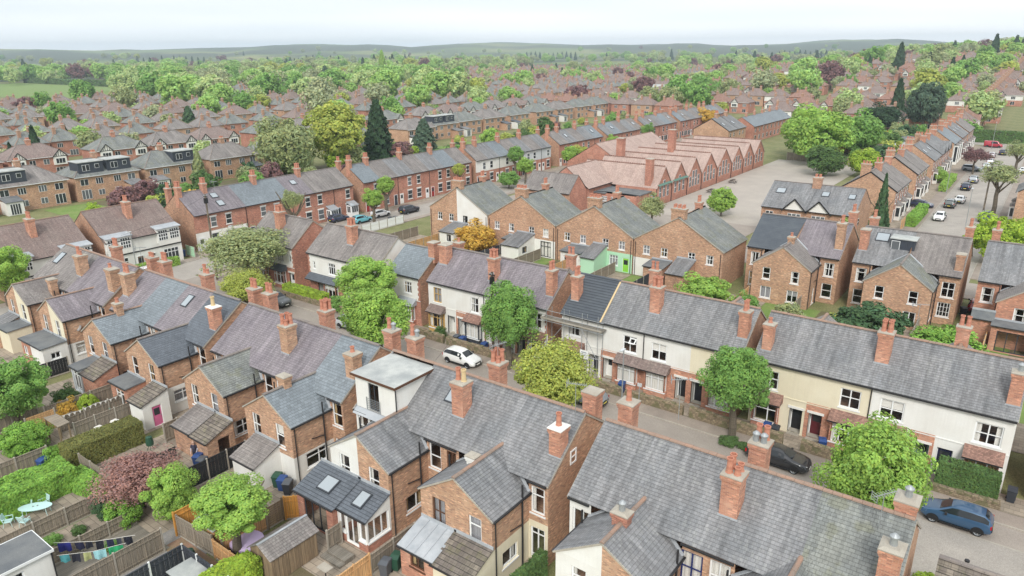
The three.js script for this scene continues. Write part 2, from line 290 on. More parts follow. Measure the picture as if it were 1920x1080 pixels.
// far window: frame and panes in one mesh of two materials, standing 4 cm proud
const farCache = {};
function farWindow(parent, face, at, a, y, w, h, style = 'quad', glass = 'glass_dark', fm = 'upvc') {
  const key = [w.toFixed(2), h.toFixed(2), style, glass, fm].join();
  if (!farCache[key]) {
    const [cols, rows] = GRID[style], f = new MB(), q = new MB(), b = 0.09; f.box(-w / 2, w / 2, 0, h, -0.02, 0.03);
    let x = -w / 2; for (const c of cols) { let yy = 0; for (const r of rows) { q.box(x + b * 0.6, x + c * w - b * 0.6, yy + b * 0.6, yy + r * h - b * 0.6, 0, 0.045); yy += r * h; } x += c * w; }
    const ga = f.geo(), gb = q.geo(), g = mergeGeometries([ga, gb], true); farCache[key] = [g, [M[fm], M[glass]]];
  }
  const m = new THREE.Mesh(...farCache[key]); m.name = 'window'; m.castShadow = m.receiveShadow = true; m.rotation.y = TURN[face];
  const s = face < 2 ? 1 : -1; if (face % 2 === 0) m.position.set(a, y, at + s * 0.0); else m.position.set(at, y, a);
  parent.add(m); return m;
}
const doorCache = {};
function addDoor(parent, face, at, a, w, h, color, y = 0, o = {}) {
  const key = [w, h, color.join(), o.glazed, o.fm].join();
  if (!doorCache[key]) {
    const m = flat(...color, 0.45), g = part(new THREE.Group(), 'door', new MB().box(-w / 2 + 0.06, w / 2 - 0.06, 0, h - 0.06, -0.05, 0).box(-w / 2 + 0.16, w / 2 - 0.16, 0.2, h * 0.42, 0, 0.015).geo(), m);
    part(g, 'door_frame', new MB().box(-w / 2, -w / 2 + 0.058, 0, h, -0.06, 0.02).box(w / 2 - 0.058, w / 2, 0, h, -0.06, 0.02).box(-w / 2 + 0.058, w / 2 - 0.058, h - 0.057, h, -0.06, 0.02).geo(), M[o.fm || 'upvc']);
    part(g, 'pane', new MB().box(-w / 2 + 0.18, w / 2 - 0.18, h * 0.52, h * 0.86, -0.01, 0.006).geo(), M.glass_dark);
    part(g, 'handle', new MB().box(w / 2 - 0.17, w / 2 - 0.12, h * 0.45, h * 0.5, 0, 0.05).geo(), M.steel);
    doorCache[key] = g;
  }
  const g = doorCache[key].clone(); g.rotation.y = TURN[face]; const s = face < 2 ? 1 : -1, d = at - s * (o.deep ?? 0.07);
  if (face % 2 === 0) g.position.set(a, y, d); else g.position.set(d, y, a);
  parent.add(g); return g;
}
// wall in a vertical plane. face as above; spans a0..a1 along the wall, y0..y1; zones [[top y, material], ...]; holes [a0, a1, y0, y1]
function wall(bag, face, at, a0, a1, y0, y1, zones, holes = [], reveal = 0.12) {
  if (a0 > a1) [a0, a1] = [a1, a0];
  if (typeof zones === 'string') zones = [[99, zones]];
  const P = (a, y, d = 0) => { const q = at - (face < 2 ? 1 : -1) * d; return face % 2 === 0 ? [a, y, q] : [q, y, a]; };
  const uniq = (l, lo, hi) => [...new Set(l.map((x) => +x.toFixed(4)))].filter((x) => x >= lo - 1e-6 && x <= hi + 1e-6).sort((p, q) => p - q);
  const xs = uniq([a0, a1, ...holes.flatMap((h) => [h[0], h[1]])], a0, a1), ys = uniq([y0, y1, ...holes.flatMap((h) => [h[2], h[3]]), ...zones.map((z) => z[0])], y0, y1);
  const zone = (y) => zones.find((z) => y < z[0])[1];
  for (let j = 0; j + 1 < ys.length; j++) {
    let run = null; const ym = (ys[j] + ys[j + 1]) / 2, flush = () => { if (run) { bag.at(zone(ym)).poly([P(run[0], ys[j]), P(run[1], ys[j]), P(run[1], ys[j + 1]), P(run[0], ys[j + 1])]); run = null; } };
    for (let i = 0; i + 1 < xs.length; i++) { const xm = (xs[i] + xs[i + 1]) / 2; if (holes.some((h) => xm > h[0] && xm < h[1] && ym > h[2] && ym < h[3])) flush(); else if (run) run[1] = xs[i + 1]; else run = [xs[i], xs[i + 1]]; }
    flush();
  }
  for (const h of holes) { const b = bag.at(zone((h[2] + h[3]) / 2)), r = reveal; b.poly([P(h[0], h[2]), P(h[0], h[3]), P(h[0], h[3], r), P(h[0], h[2], r)]).poly([P(h[1], h[2]), P(h[1], h[3]), P(h[1], h[3], r), P(h[1], h[2], r)]).poly([P(h[0], h[3]), P(h[1], h[3]), P(h[1], h[3], r), P(h[0], h[3], r)]).poly([P(h[0], h[2]), P(h[1], h[2]), P(h[1], h[2], r), P(h[0], h[2], r)]); }
}
// wall with windows: wins [{a, y, w, h, s, ...}] (a = centre) are cut and filled
function glazedWall(house, bag, face, at, a0, a1, y0, y1, zones, wins = [], r) {
  const holes = wins.map((q) => [q.a - q.w / 2, q.a + q.w / 2, q.y, q.y + q.h]);
  wall(bag, face, at, a0, a1, y0, y1, zones, holes, 0.16);
  for (const q of wins) { if (q.s === 'hole') continue; if (q.s === 'door') addDoor(house, face, at, q.a, q.w, q.h, q.color || [230, 232, 232], q.y, { fm: q.fm }); else addWindow(house, face, at, q.a, q.y, q.w, q.h, q.s || 'sash', { fm: q.fm, sill: q.sill, cur: q.cur ?? (r ? curtainOf(r) : '') }); }
}
// pitched roof surface laid in courses that step: from eave edge (ze, ye) up to ridge edge (zr, yr); along x (ax 0) or along z (ax 1)
function coursed(mb, ax, a0, a1, ce, ye, cr, yr, step = 0.2, lift = 0.012, topA0 = a0, topA1 = a1) {
  const L = Math.hypot(cr - ce, yr - ye), n = Math.max(1, Math.round(L / step)), nc = (yr - ye) / L, ny = Math.abs(cr - ce) / L, sg = Math.sign(cr - ce);
  const P = (a, s, d) => { const c = ce + (cr - ce) * s - sg * nc * d, y = ye + (yr - ye) * s + ny * d; return ax === 0 ? [a, y, c] : [c, y, a]; };
  const put = (pts, uv) => { const k = mb.p.length; mb.poly(pts); const o = mb.t.length - (mb.p.length - k) / 3 * 2, order = [0, 1, 2, 0, 2, 3]; order.forEach((q, i) => { mb.t[o + i * 2] = uv[q][0] + mb.ou; mb.t[o + i * 2 + 1] = uv[q][1] + Math.round(mb.ov); }); };
  for (let i = 0; i < n; i++) {
    const s0 = i / n, s1 = (i + 1) / n, b0 = lerp(a0, topA0, s0), b1 = lerp(a1, topA1, s0), t0 = lerp(a0, topA0, s1), t1 = lerp(a1, topA1, s1);
    put([P(b0, s0, lift), P(b1, s0, lift), P(t1, s1, 0), P(t0, s1, 0)], [[b0, i * step], [b1, i * step], [t1, (i + 1) * step], [t0, (i + 1) * step]]);
    mb.poly([P(b0, s0, i ? 0 : -0.05), P(b1, s0, i ? 0 : -0.05), P(b1, s0, lift), P(b0, s0, lift)]);
  }
}
// half-round ridge tiles with open joints, along x (ax 0) or z (ax 1)
function ridgeTiles(mb, ax, a0, a1, c, y, r = 0.13, len = 0.45) {
  if (a0 > a1) [a0, a1] = [a1, a0];
  const n = Math.max(1, Math.round((a1 - a0) / len)), l = (a1 - a0) / n;
  for (let i = 0; i < n; i++) {
    const b0 = a0 + i * l + 0.006, b1 = a0 + (i + 1) * l - 0.006, dy = (i % 3) * 0.006, S = 5, Q = (a, k) => { const t = Math.PI * k / S, p = Math.cos(t) * r * 1.15, q = Math.sin(t) * r * 0.9; return ax === 0 ? [a, y + q + dy - 0.03, c + p] : [c + p, y + q + dy - 0.03, a]; };
    for (let k = 0; k < S; k++) mb.poly([Q(b0, k), Q(b1, k), Q(b1, k + 1), Q(b0, k + 1)]);
    mb.poly([0, 1, 2, 3, 4, 5].map((k) => Q(b0, k))).poly([0, 1, 2, 3, 4, 5].map((k) => Q(b1, k)));
  }
}
const POT = { tall: [[0.15, 0], [0.17, 0.04], [0.14, 0.08], [0.115, 0.72], [0.15, 0.76], [0.15, 0.86], [0.11, 0.86], [0.1, 0.5]], short: [[0.15, 0], [0.16, 0.05], [0.13, 0.09], [0.11, 0.36], [0.14, 0.4], [0.14, 0.46], [0.1, 0.46], [0.09, 0.2]], cowl: [[0.14, 0], [0.12, 0.4], [0.17, 0.42], [0.17, 0.5], [0.06, 0.62], [0, 0.63]] };
const potGeo = {}; for (const k in POT) potGeo[k] = new MB().lathe(POT[k].map(([r, y]) => [r * 1.25, y]), 0, 0, 12).geo();
const chimneyCache = {};
// brick stack with oversailing courses, mortar cap and pots. pots: letters T tall, S short, C cowl, B buff, - none
function chimney(parent, x, z, y0, y1, w, d, pots = 'TT', mat = 'brick_orange', o = {}) {
  const b = new MB(x * 1.7, 0), g = part(parent, 'chimney', (b.box(x - w / 2, x + w / 2, y0, y1 - 0.42, z - d / 2, z + d / 2).box(x - w / 2 - 0.045, x + w / 2 + 0.045, y1 - 0.42, y1 - 0.3, z - d / 2 - 0.045, z + d / 2 + 0.045).box(x - w / 2 - 0.085, x + w / 2 + 0.085, y1 - 0.3, y1 - 0.1, z - d / 2 - 0.085, z + d / 2 + 0.085), b.geo()), M[mat]);
  const c = new MB(), e = 0.1; // mortar flaunching, higher in the middle
  const lo = [[-1, -1], [1, -1], [1, 1], [-1, 1]].map(([i, j]) => [x + i * (w / 2 + e), y1 - 0.1, z + j * (d / 2 + e)]), hi = lo.map((p) => [x + (p[0] - x) * 0.62, y1 + 0.05, z + (p[2] - z) * 0.62]), md = lo.map((p) => [p[0], y1 - 0.04, p[2]]);
  for (let i = 0; i < 4; i++) { const j = (i + 1) % 4; c.poly([lo[i], lo[j], md[j], md[i]]).poly([md[i], md[j], hi[j], hi[i]]); } c.poly(hi).poly(lo);
  part(g, 'chimney_cap', c.geo(), M[o.cap || 'concrete']);
  const n = pots.length, along = w >= d;
  [...pots].forEach((k, i) => {
    if (k === '-') return; const t = n > 2 ? ((i >> 1) + 0.5) / Math.ceil(n / 2) - 0.5 : (n === 1 ? 0 : i - 0.5) * 0.55, q = n > 2 ? (i % 2 ? 0.24 : -0.24) : 0;
    const p = part(g, 'pot', potGeo[k === 'T' || k === 'B' ? 'tall' : k === 'C' ? 'cowl' : 'short'], k === 'B' ? M.pot_buff : k === 'C' ? M.galv : M.terracotta);
    p.position.set(x + (along ? t * (w - 0.1) : q * w), y1 + 0.0, z + (along ? q * d : t * (d - 0.1)));
  });
  if (o.lead !== false) { const l = new MB(), f = o.leadSide ?? 1; l.box(x - w / 2 - 0.06, x + w / 2 + 0.06, o.ly ?? y0 + 0.1, (o.ly ?? y0 + 0.1) + 0.17, z + f * (d / 2 + 0.003), z + f * (d / 2 + 0.03)); part(g, 'flashing', l.geo(), M.lead); }
  return g;
}
function aerial(u, v, y, turn, label, h = 1.6) {
  const t = thing('aerial', label, 'aerial', u, v, turn, 'television aerials', y), b = new MB();
  part(t, 'mast', b.tube([[0, -0.5, 0], [0, h, 0]], 0.02, 0.02, 5).geo(), M.galv);
  const a = new MB(); a.bar([-0.6, h - 0.1, 0], [0.7, h - 0.02, 0], 0.03); for (let i = 0; i < 9; i++) a.bar([-0.5 + i * 0.14, h - 0.07 + i * 0.008, -0.2], [-0.5 + i * 0.14, h - 0.07 + i * 0.008, 0.2], 0.018); a.bar([-0.55, h - 0.32, -0.18], [-0.55, h + 0.12, -0.18], 0.02).bar([-0.55, h - 0.32, 0.18], [-0.55, h + 0.12, 0.18], 0.02); for (let i = 0; i < 4; i++) a.bar([-0.55, h - 0.3 + i * 0.13, -0.22], [-0.55, h - 0.3 + i * 0.13, 0.22], 0.018);
  part(t, 'antenna', a.geo(), M.galv); return t;
}
function skylight(parent, x0, x1, s0, s1, fn, mat = 'glass_roof', frame = 'grey_frame') { // fn(x, s) -> point on roof, s up the slope
  const P = (x, s, d) => { const p = fn(x, s), q = fn(x, s + 0.1), r = fn(x + 0.1, s), a = [q[0] - p[0], q[1] - p[1], q[2] - p[2]], b = [r[0] - p[0], r[1] - p[1], r[2] - p[2]]; let n = [a[1] * b[2] - a[2] * b[1], a[2] * b[0] - a[0] * b[2], a[0] * b[1] - a[1] * b[0]]; const l = Math.hypot(...n) * (n[1] < 0 ? -1 : 1); return [p[0] + n[0] / l * d, p[1] + n[1] / l * d, p[2] + n[2] / l * d]; };
  const f = new MB(), ring = (e, d) => [[x0 - e, s0 - e], [x1 + e, s0 - e], [x1 + e, s1 + e], [x0 - e, s1 + e]].map(([x, s]) => P(x, s, d));
  const A = ring(0.1, 0), B = ring(0.08, 0.09), C = ring(0, 0.1); for (let i = 0; i < 4; i++) { const j = (i + 1) % 4; f.poly([A[i], A[j], B[j], B[i]]).poly([B[i], B[j], C[j], C[i]]); }
  const g = part(parent, 'skylight', f.geo(), M[frame]); part(g, 'pane', new MB().poly(ring(0.005, 0.085)).geo(), M[mat]); return g;
}
const pipe = (parent, pts, r = 0.045, mat = 'gutter') => part(parent, 'downpipe', new MB().tube(pts, r, r, 6).geo(), M[mat]);
const roofSlope = (ye, ze, yr, zr) => (z) => ye + (yr - ye) * (z - ze) / (zr - ze);
// ---------------------------------------------------------------- terraces whose backs face the drone
// One house of a pair that shares a rear wing. Local x = 0 is the party wall in the middle of the wing, side s is +1 or -1;
// z = 0 is the rear wall, the wing comes forward (+z), the street front is at z = -8.2.
function rearHouse(o) {
  const s = o.s, W = o.W || 4.15, wx = (o.wx || 2.75) * s, X = W * s, r = rng(o.seed), D = o.D || 8.2, EY = 5.75, RY = o.RY || 8.8, RZ = -D / 2 + 0.1, wz = o.wz || 3.6, WE = 4.9, WR = o.WR || 6.6;
  const t = thing('terraced_house', o.label, 'house', o.u, (o.v || 30.1) + 0.2, o.turn || 0, o.group), bag = new Bag(r);
  const up = o.brick || 'brick', gz = o.gable || up, sideZ = o.side || up, mainZ = o.main || up;
  const fr = o.fm || 'upvc';
  // rear wall of the main range beside the wing
  const mw = o.mainWins || [{ a: s * (W + Math.abs(wx)) / 2, y: 3.5, w: 1.05, h: 1.9, s: 'sash', fm: fr }, { a: s * (W + Math.abs(wx)) / 2, y: 0.3, w: 1, h: 2.1, s: 'french', fm: fr }];
  glazedWall(t, bag, 0, 0, wx, X, 0, EY - 0.1, mainZ, mw, r);
  // wing: gable end, side
  const gw = o.gableWins || [{ a: s * 1.4, y: 2.8, w: 1.0, h: 1.85, s: 'sash', fm: fr }];
  glazedWall(t, bag, 0, wz, 0, wx, 0, WE, gz, gw, r);
  bag.at(Array.isArray(gz) ? gz[gz.length - 1][1] : gz).poly([[0, WE, wz], [wx, WE, wz], [0, WR, wz]]);
  glazedWall(t, bag, s > 0 ? 1 : 3, wx, 0, wz, 0, WE, sideZ, s > 0 ? (o.sideWins || [{ a: wz * 0.55, y: 1.0, w: 1.7, h: 1.15, s: 'twotop', fm: fr }]) : [], r);
  // party walls, front wall, floor: close the house
  const inside = bag.at(up), prof = (x, z1) => inside.poly([[x, 0, z1], [x, 0, -D], [x, EY - 0.1, -D], [x, RY - 0.1, RZ], [x, z1 > 0 ? WR - 0.05 : EY - 0.1, z1 > 0 ? -0.9 : z1], [x, z1 > 0 ? WR - 0.05 : EY - 0.1, z1]]);
  prof(s * 0.015, wz - 0.02); if (!o.end) prof(X - s * 0.015, 0);
  const fw = s > 0 ? [0, X] : [X, 0];
  const front = o.frontWall || 'render_white'; wall(bag, 2, -D, fw[0], fw[1], 0, EY - 0.1, front);
  inside.poly([[0, 2.75, 0], [X, 2.75, 0], [X, 2.75, -D], [0, 2.75, -D]]).poly([[0, 2.75, wz - 0.05], [wx, 2.75, wz - 0.05], [wx, 2.75, 0], [0, 2.75, 0]]).poly([[0, 0, -D / 2], [X, 0, -D / 2], [X, EY, -D / 2], [0, EY, -D / 2]]);
  if (o.end) { // outer gable end of the block
    const f = s > 0 ? 1 : 3, ew = o.endWins || []; glazedWall(t, bag, f, X, -D, 0, 0, EY - 0.1, o.endWall || up, ew, r); bag.at(o.endWall || up).poly([[X, EY - 0.1, 0], [X, EY - 0.1, -D], [X, RY - 0.12, RZ]]);
  }
  bag.build(t, Object.fromEntries(Object.keys(bag.m).map((k) => [k, 'wall'])));
  // main roof
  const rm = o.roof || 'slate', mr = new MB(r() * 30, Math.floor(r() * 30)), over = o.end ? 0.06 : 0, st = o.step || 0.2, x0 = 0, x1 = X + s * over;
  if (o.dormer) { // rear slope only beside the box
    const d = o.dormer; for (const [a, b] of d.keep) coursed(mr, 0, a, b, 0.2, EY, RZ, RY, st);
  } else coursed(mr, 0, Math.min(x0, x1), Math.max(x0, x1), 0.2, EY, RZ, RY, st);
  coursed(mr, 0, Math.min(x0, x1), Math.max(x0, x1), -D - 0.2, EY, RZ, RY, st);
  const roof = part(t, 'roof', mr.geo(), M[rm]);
  const rt = new MB(); ridgeTiles(rt, 0, 0, X, RZ, RY + 0.02); tag(part(roof, 'ridge_tiles', rt.geo(), M[o.ridge || 'ridge_tile']), null, null, null, 'stuff');
  if (o.end) { const vb = new MB(); vb.bar([X + s * 0.05, EY - 0.08, 0.2], [X + s * 0.05, RY - 0.1, RZ], 0.06, 0.12).bar([X + s * 0.05, EY - 0.08, -D - 0.2], [X + s * 0.05, RY - 0.1, RZ], 0.06, 0.12); part(roof, 'verge', vb.geo(), M.concrete); }
  const slope = (x, q) => { const L = Math.hypot(RZ - 0.2, RY - EY); return [x, EY + (RY - EY) * q / L, 0.2 + (RZ - 0.2) * q / L]; };
  for (const k of o.sky || []) skylight(roof, k[0], k[1], k[2], k[3], slope);
  // wing roof
  const wr = new MB(r() * 30, Math.floor(r() * 30)), L = wx + s * 0.14;
  coursed(wr, 1, wz + 0.08, 0.0, L, WE - 0.09, 0, WR, st, 0.012, wz + 0.08, -1.15);
  const wroof = part(t, 'wing_roof', wr.geo(), M[o.wingRoof || rm]);
  if (s > 0) { const wt = new MB(); ridgeTiles(wt, 1, -1.1, wz + 0.08, 0, WR + 0.02, 0.12); tag(part(wroof, 'ridge_tiles', wt.geo(), M[o.wingRidge || o.ridge || 'ridge_tile']), null, null, null, 'stuff'); }
  const vl = new MB(); vl.bar([s * 0.05, WR + 0.03, -1.12], [wx + s * 0.12, WE + 0.0, 0.12], 0.2, 0.05); part(wroof, 'valley_flashing', vl.geo(), M.lead);
  const wv = new MB(); wv.bar([s * 0.02, WR - 0.06, wz + 0.07], [L, WE - 0.14, wz + 0.07], 0.05, 0.1); part(wroof, 'verge', wv.geo(), M[o.verge || 'concrete']);
  // gutters and pipes
  const gm = M[o.gutter || 'gutter'];
  part(t, 'gutter', new MB().box(wx, X, EY - 0.13, EY - 0.03, 0.2, 0.31).geo(), gm); part(t, 'gutter', new MB().box(L, L + s * 0.1, WE - 0.2, WE - 0.1, 0, wz + 0.05).geo(), gm);
  pipe(t, [[wx + s * 0.07, 0, wz - 0.25], [wx + s * 0.07, WE - 0.35, wz - 0.25], [L + s * 0.05, WE - 0.15, wz - 0.2]], 0.04, o.gutter || 'gutter');
  if (o.soil !== false) { pipe(t, [[wx + s * 0.1, 0, 0.8], [wx + s * 0.1, 5.7, 0.8]], 0.06, o.soilMat || 'gutter'); pipe(t, [[wx + s * 0.1, 3.0, 0.8], [wx + s * 0.1, 3.2, 2.0]], 0.035, 'gutter'); }
  // chimneys: [x, z, top, w, d, pots, material]
  for (const c of o.chimneys || []) { if (o.end && c[0] * s > 0) c[0] = s * Math.min(Math.abs(c[0]), W - c[3] / 2 - 0.05); const y = c[1] > 0.3 ? WE : EY + (RY - EY) * (c[1] > RZ ? (0.2 - c[1]) / (0.2 - RZ) : (c[1] + D + 0.2) / (RZ + D + 0.2)); chimney(t, c[0], c[1], c[1] > 0.3 ? 4.5 : y - 0.9, c[2], c[3], c[4], c[5], c[6] || (up === 'brick' ? 'brick_orange' : 'brick_orange'), { ly: y - 0.42, leadSide: 1, cap: c[7], lead: c[1] > RZ && c[1] < 0.3 }); }
  // rear extension
  for (const e of o.ext || []) extension(t, s, wz, e, r);
  if (o.dormer) boxDormer(t, o.dormer, slope);
  if (o.more) o.more(t, s, slope);
  return t;
}
// single-storey addition: a lean-to (hi > lo) or flat roof in front of z0, from x = e.x0 to e.x1 (times s)
function extension(t, s, z0, e, r) {
  const bag = new Bag(r), x0 = (e.x0 ?? 0.02) * s, x1 = (e.x1 ?? 2.75) * s, z1 = z0 + e.L, hi = e.hi || 3.1, lo = e.lo || 2.3, g = new THREE.Group(); g.name = e.name || 'extension'; t.add(g);
  glazedWall(g, bag, 0, z1, x0, x1, 0, lo, e.wall || 'brick', e.front || [], r);
  for (const [x, f, list] of [[x1, s > 0 ? 1 : 3, e.side], [x0, s > 0 ? 3 : 1, []]]) { const m = e.sideWall || e.wall || 'brick'; glazedWall(g, bag, f, x, z0, z1, 0, lo, m, list || [], r); bag.at(Array.isArray(m) ? m[m.length - 1][1] : m).poly([[x, lo, z1], [x, lo, z0], [x, hi - 0.02, z0]]); }
  bag.build(g, Object.fromEntries(Object.keys(bag.m).map((k) => [k, 'wall'])));
  const q = new MB(r() * 9, Math.floor(r() * 9)), a = Math.min(x0, x1) - (e.ov ?? 0.1), b = Math.max(x0, x1) + (e.ov ?? 0.1);
  if (e.roof === 'lead' || e.roof.startsWith('felt')) { q.slab([[a, lo + 0.1, z1 + 0.15], [b, lo + 0.1, z1 + 0.15], [b, hi + 0.1, z0], [a, hi + 0.1, z0]], 0.1); if (e.roof === 'lead') for (let i = 1; i < 4; i++) { const x = lerp(a, b, i / 4); q.bar([x, lo + 0.13, z1 + 0.13], [x, hi + 0.13, z0], 0.05, 0.05); } } else { coursed(q, 0, a, b, z1 + 0.15, lo + 0.05, z0, hi + 0.1, e.step || 0.25, 0.03); q.poly([[a, lo, z1 + 0.15], [b, lo, z1 + 0.15], [b, hi + 0.03, z0], [a, hi + 0.03, z0]]); }
  const rf = part(g, 'roof', q.geo(), M[e.roof]);
  part(rf, 'flashing', new MB().bar([a, hi + 0.17, z0 + 0.03], [b, hi + 0.17, z0 + 0.03], 0.06, 0.22).geo(), M.lead);
  part(g, 'gutter', new MB().box(a, b, lo - 0.03, lo + 0.05, z1 + 0.15, z1 + 0.24).geo(), M[e.gutter || 'gutter']);
  for (const k of e.sky || []) { const Ls = Math.hypot(z1 + 0.15 - z0, hi - lo); skylight(rf, Math.min(k[0] * s, k[1] * s), Math.max(k[0] * s, k[1] * s), k[2], k[3], (x, c) => [x, lo + 0.08 + (hi - lo + 0.05) * c / Ls, z1 + 0.15 - (z1 + 0.15 - z0) * c / Ls]); }
  return g;
}
function boxDormer(t, d, slope) { // {x0, x1, z (front), top, wall, roof}
  const bag = new Bag(), g = new THREE.Group(); g.name = 'dormer'; t.add(g);
  const roofY = (z) => 5.75 + (0.2 - z) * 0.726;
  glazedWall(g, bag, 0, d.z, d.x0, d.x1, d.y0, d.top - 0.15, d.wall, d.wins || []);
  for (const [x, f] of [[d.x1, 1], [d.x0, 3]]) bag.at(Array.isArray(d.wall) ? d.wall[d.wall.length - 1][1] : d.wall).poly([[x, roofY(d.z) - 0.05, d.z], [x, roofY(d.back) - 0.05, d.back], [x, d.top - 0.15, d.back], [x, d.top - 0.15, d.z]]);
  bag.build(g, Object.fromEntries(Object.keys(bag.m).map((k) => [k, 'wall'])));
  part(g, 'dormer_roof', new MB().slab([[d.x0 - 0.2, d.top - 0.03, d.z + 0.25], [d.x1 + 0.2, d.top - 0.03, d.z + 0.25], [d.x1 + 0.2, d.top, d.back], [d.x0 - 0.2, d.top, d.back]], 0.13).geo(), M[d.roof || 'felt_pale']);
  part(g, 'fascia', new MB().box(d.x0 - 0.21, d.x1 + 0.21, d.top - 0.2, d.top - 0.02, d.z + 0.252, d.z + 0.29).box(d.x1 + 0.202, d.x1 + 0.24, d.top - 0.2, d.top - 0.02, d.back, d.z + 0.29).geo(), M[d.fascia || 'wood_brown']);
  if (d.skirt) part(g, 'skirt_roof', new MB().poly([[d.x0, d.y0, d.z + 0.02], [d.x1, d.y0, d.z + 0.02], [d.x1, d.y0 - 0.35, d.z + 0.5], [d.x0, d.y0 - 0.35, d.z + 0.5]]).geo(), M.lead);
  if (d.pipe) pipe(g, [[d.x1 + 0.06, 6.3, d.z + 0.06], [d.x1 + 0.06, d.top - 0.25, d.z + 0.06]]);
  if (d.rail) { const b = new MB(), [a, c] = d.rail; for (let i = 0; i < 7; i++) b.bar([a, d.y0 + 0.12 + i * 0.14, d.z + 0.1], [c, d.y0 + 0.12 + i * 0.14, d.z + 0.1], 0.025); b.bar([a, d.y0 + 0.1, d.z + 0.1], [a, d.y0 + 1.05, d.z + 0.1], 0.04).bar([c, d.y0 + 0.1, d.z + 0.1], [c, d.y0 + 1.05, d.z + 0.1], 0.04); part(g, 'balcony_rail', b.geo(), M.galv); }
}
const PINK = [206, 108, 150];
const GW = (s, o = {}) => [{ a: s * (o.a || 1.55), y: o.y || 2.95, w: o.w || 0.85, h: o.h || 1.55, s: o.st || 'sash', fm: o.fm, sill: o.sill, cur: o.cur }];
const back = 'terraced houses with their backs to the drone';
const RC = (x, p = 'TT') => [x, -1.95, 9.45, 0.95, 0.95, p], FC = (x, p = 'TT') => [x, -5.8, 9.45, 0.95, 0.9, p];
// block with wings at -86.65 and -78.35
rearHouse({ u: -86.65, s: -1, seed: 101, end: true, roof: 'slate_brown', label: 'end terrace house with slate rear wing at the far left of the front row', group: back, sky: [[-3.2, -2.2, 2.6, 4.0]], gable: 'brick', ext: [{ L: 2.4, roof: 'slate', wall: 'brick', hi: 2.9, lo: 2.1 }] });
rearHouse({ u: -86.65, s: 1, seed: 102, roof: 'slate_brown', gable: [[99, 'render_cream']], label: 'terraced house with cream gable beside the far left end of the front row', group: back, chimneys: [[4.1, -1.95, 9.3, 1.0, 1.0, 'TS', 'brick'], FC(4.1, 'TT'), [2.2, 0.6, 6.9, 0.8, 0.7, '-', 'brick']], ext: [{ L: 2.2, roof: 'felt', wall: 'render_cream', hi: 2.6, lo: 2.45 }], sideWins: [{ a: 1.7, y: 0.9, w: 1.2, h: 1.1, s: 'two' }] });
rearHouse({ u: -78.35, s: -1, seed: 103, roof: 'slate_purple', label: 'terraced house with brick gable and dark felt roofed extension with orange end', group: back, ext: [{ x1: 2.2, L: 2.3, roof: 'felt', wall: 'brick_orange', hi: 2.75, lo: 2.6, front: [{ a: -1.4, y: 1.0, w: 1.0, h: 1.0, s: 'two' }] }] });
rearHouse({ u: -78.35, s: 1, seed: 104, end: true, roof: 'slate_purple', gable: 'render_cream', side: [[2.3, 'render_white'], [99, 'brick']], label: 'terraced house with cream gable, white extension and round satellite dish', group: back, chimneys: [[3.6, -1.6, 9.2, 1.1, 0.9, 'S-', 'brick'], FC(4.0, 'SS')], ext: [{ x1: 2.9, L: 2.3, roof: 'felt', wall: 'render_white', hi: 2.76, lo: 2.61, side: [{ a: 4.8, y: 1.3, w: 0.9, h: 0.7, s: 'two' }] }], more: (t) => { const d = new MB(); d.lathe([[0, 0], [0.2, 0.02], [0.34, 0.1]], 0, 0, 12); const g = part(t, 'satellite_dish', d.geo(), M.galv); g.rotation.set(0.9, 0.7, 0); g.position.set(2.98, 3.7, 2.2); } });
// block with wings at -68.5 and -60.2
rearHouse({ u: -68.5, s: -1, seed: 105, end: true, roof: 'slate_purple', wingRoof: 'slate_new', label: 'terraced house with grey slate wing and white french doors left of two soil pipes', group: back, chimneys: [[-3.5, -1.75, 9.2, 1.0, 1.0, 'TT', 'brick'], FC(-3.7)], ext: [{ x0: -0.6, x1: 1.2, L: 2.2, roof: 'felt', wall: 'render_grey', hi: 2.6, lo: 2.4, front: [{ a: -0.3, y: 0.1, w: 1.3, h: 2, s: 'french' }] }] });
rearHouse({ u: -68.5, s: 1, seed: 106, roof: 'slate_new', wingRoof: 'slate_new', label: 'terraced house with pale new slate roof strip and tiled brick lean-to', group: back, chimneys: [FC(4.15, 'TS'), [0.1, 1.2, 7.6, 0.7, 0.6, 'S', 'brick']], ext: [{ x0: 0.65, x1: 3.3, L: 2.1, roof: 'tile_old', wall: 'brick_orange', hi: 3.0, lo: 2.1 }], sideWins: [{ a: 2.6, y: 0.9, w: 0.8, h: 0.9, s: 'pic', fm: 'wood_brown', sill: '' }] });
rearHouse({ u: -60.2, s: -1, seed: 107, roof: 'slate_purple', wingRoof: 'slate_dark', label: 'terraced house with one skylight and a felt roofed extension with french doors', group: back, sky: [[-2.9, -2.1, 2.9, 4.1]], ext: [{ x1: 2.9, L: 1.7, roof: 'felt', wall: 'brick_orange', hi: 2.65, lo: 2.5, front: [{ a: -1.4, y: 0.1, w: 1.5, h: 2, s: 'french' }] }] });
rearHouse({ u: -60.2, s: 1, seed: 108, end: true, roof: 'slate_dark', wingRoof: 'slate_dark', ridge: 'ridge_grey', side: [[2.5, 'render_white'], [99, 'brick']], label: 'terraced house with smooth dark slate roof and white lean-to with pink door', group: back, chimneys: [[3.7, -1.6, 8.9, 0.9, 0.8, 'B', 'brick_orange', 'render_white'], FC(4.0, 'TT')], ext: [{ x0: 1.5, x1: 3.7, L: 2.3, roof: 'tile_old', wall: 'render_white', hi: 3.0, lo: 2.2, side: [{ a: 4.75, y: 0.05, w: 0.85, h: 1.85, s: 'door', color: PINK }] }], sideWins: [{ a: 2.0, y: 1.0, w: 1.4, h: 1.1, s: 'twotop' }] });
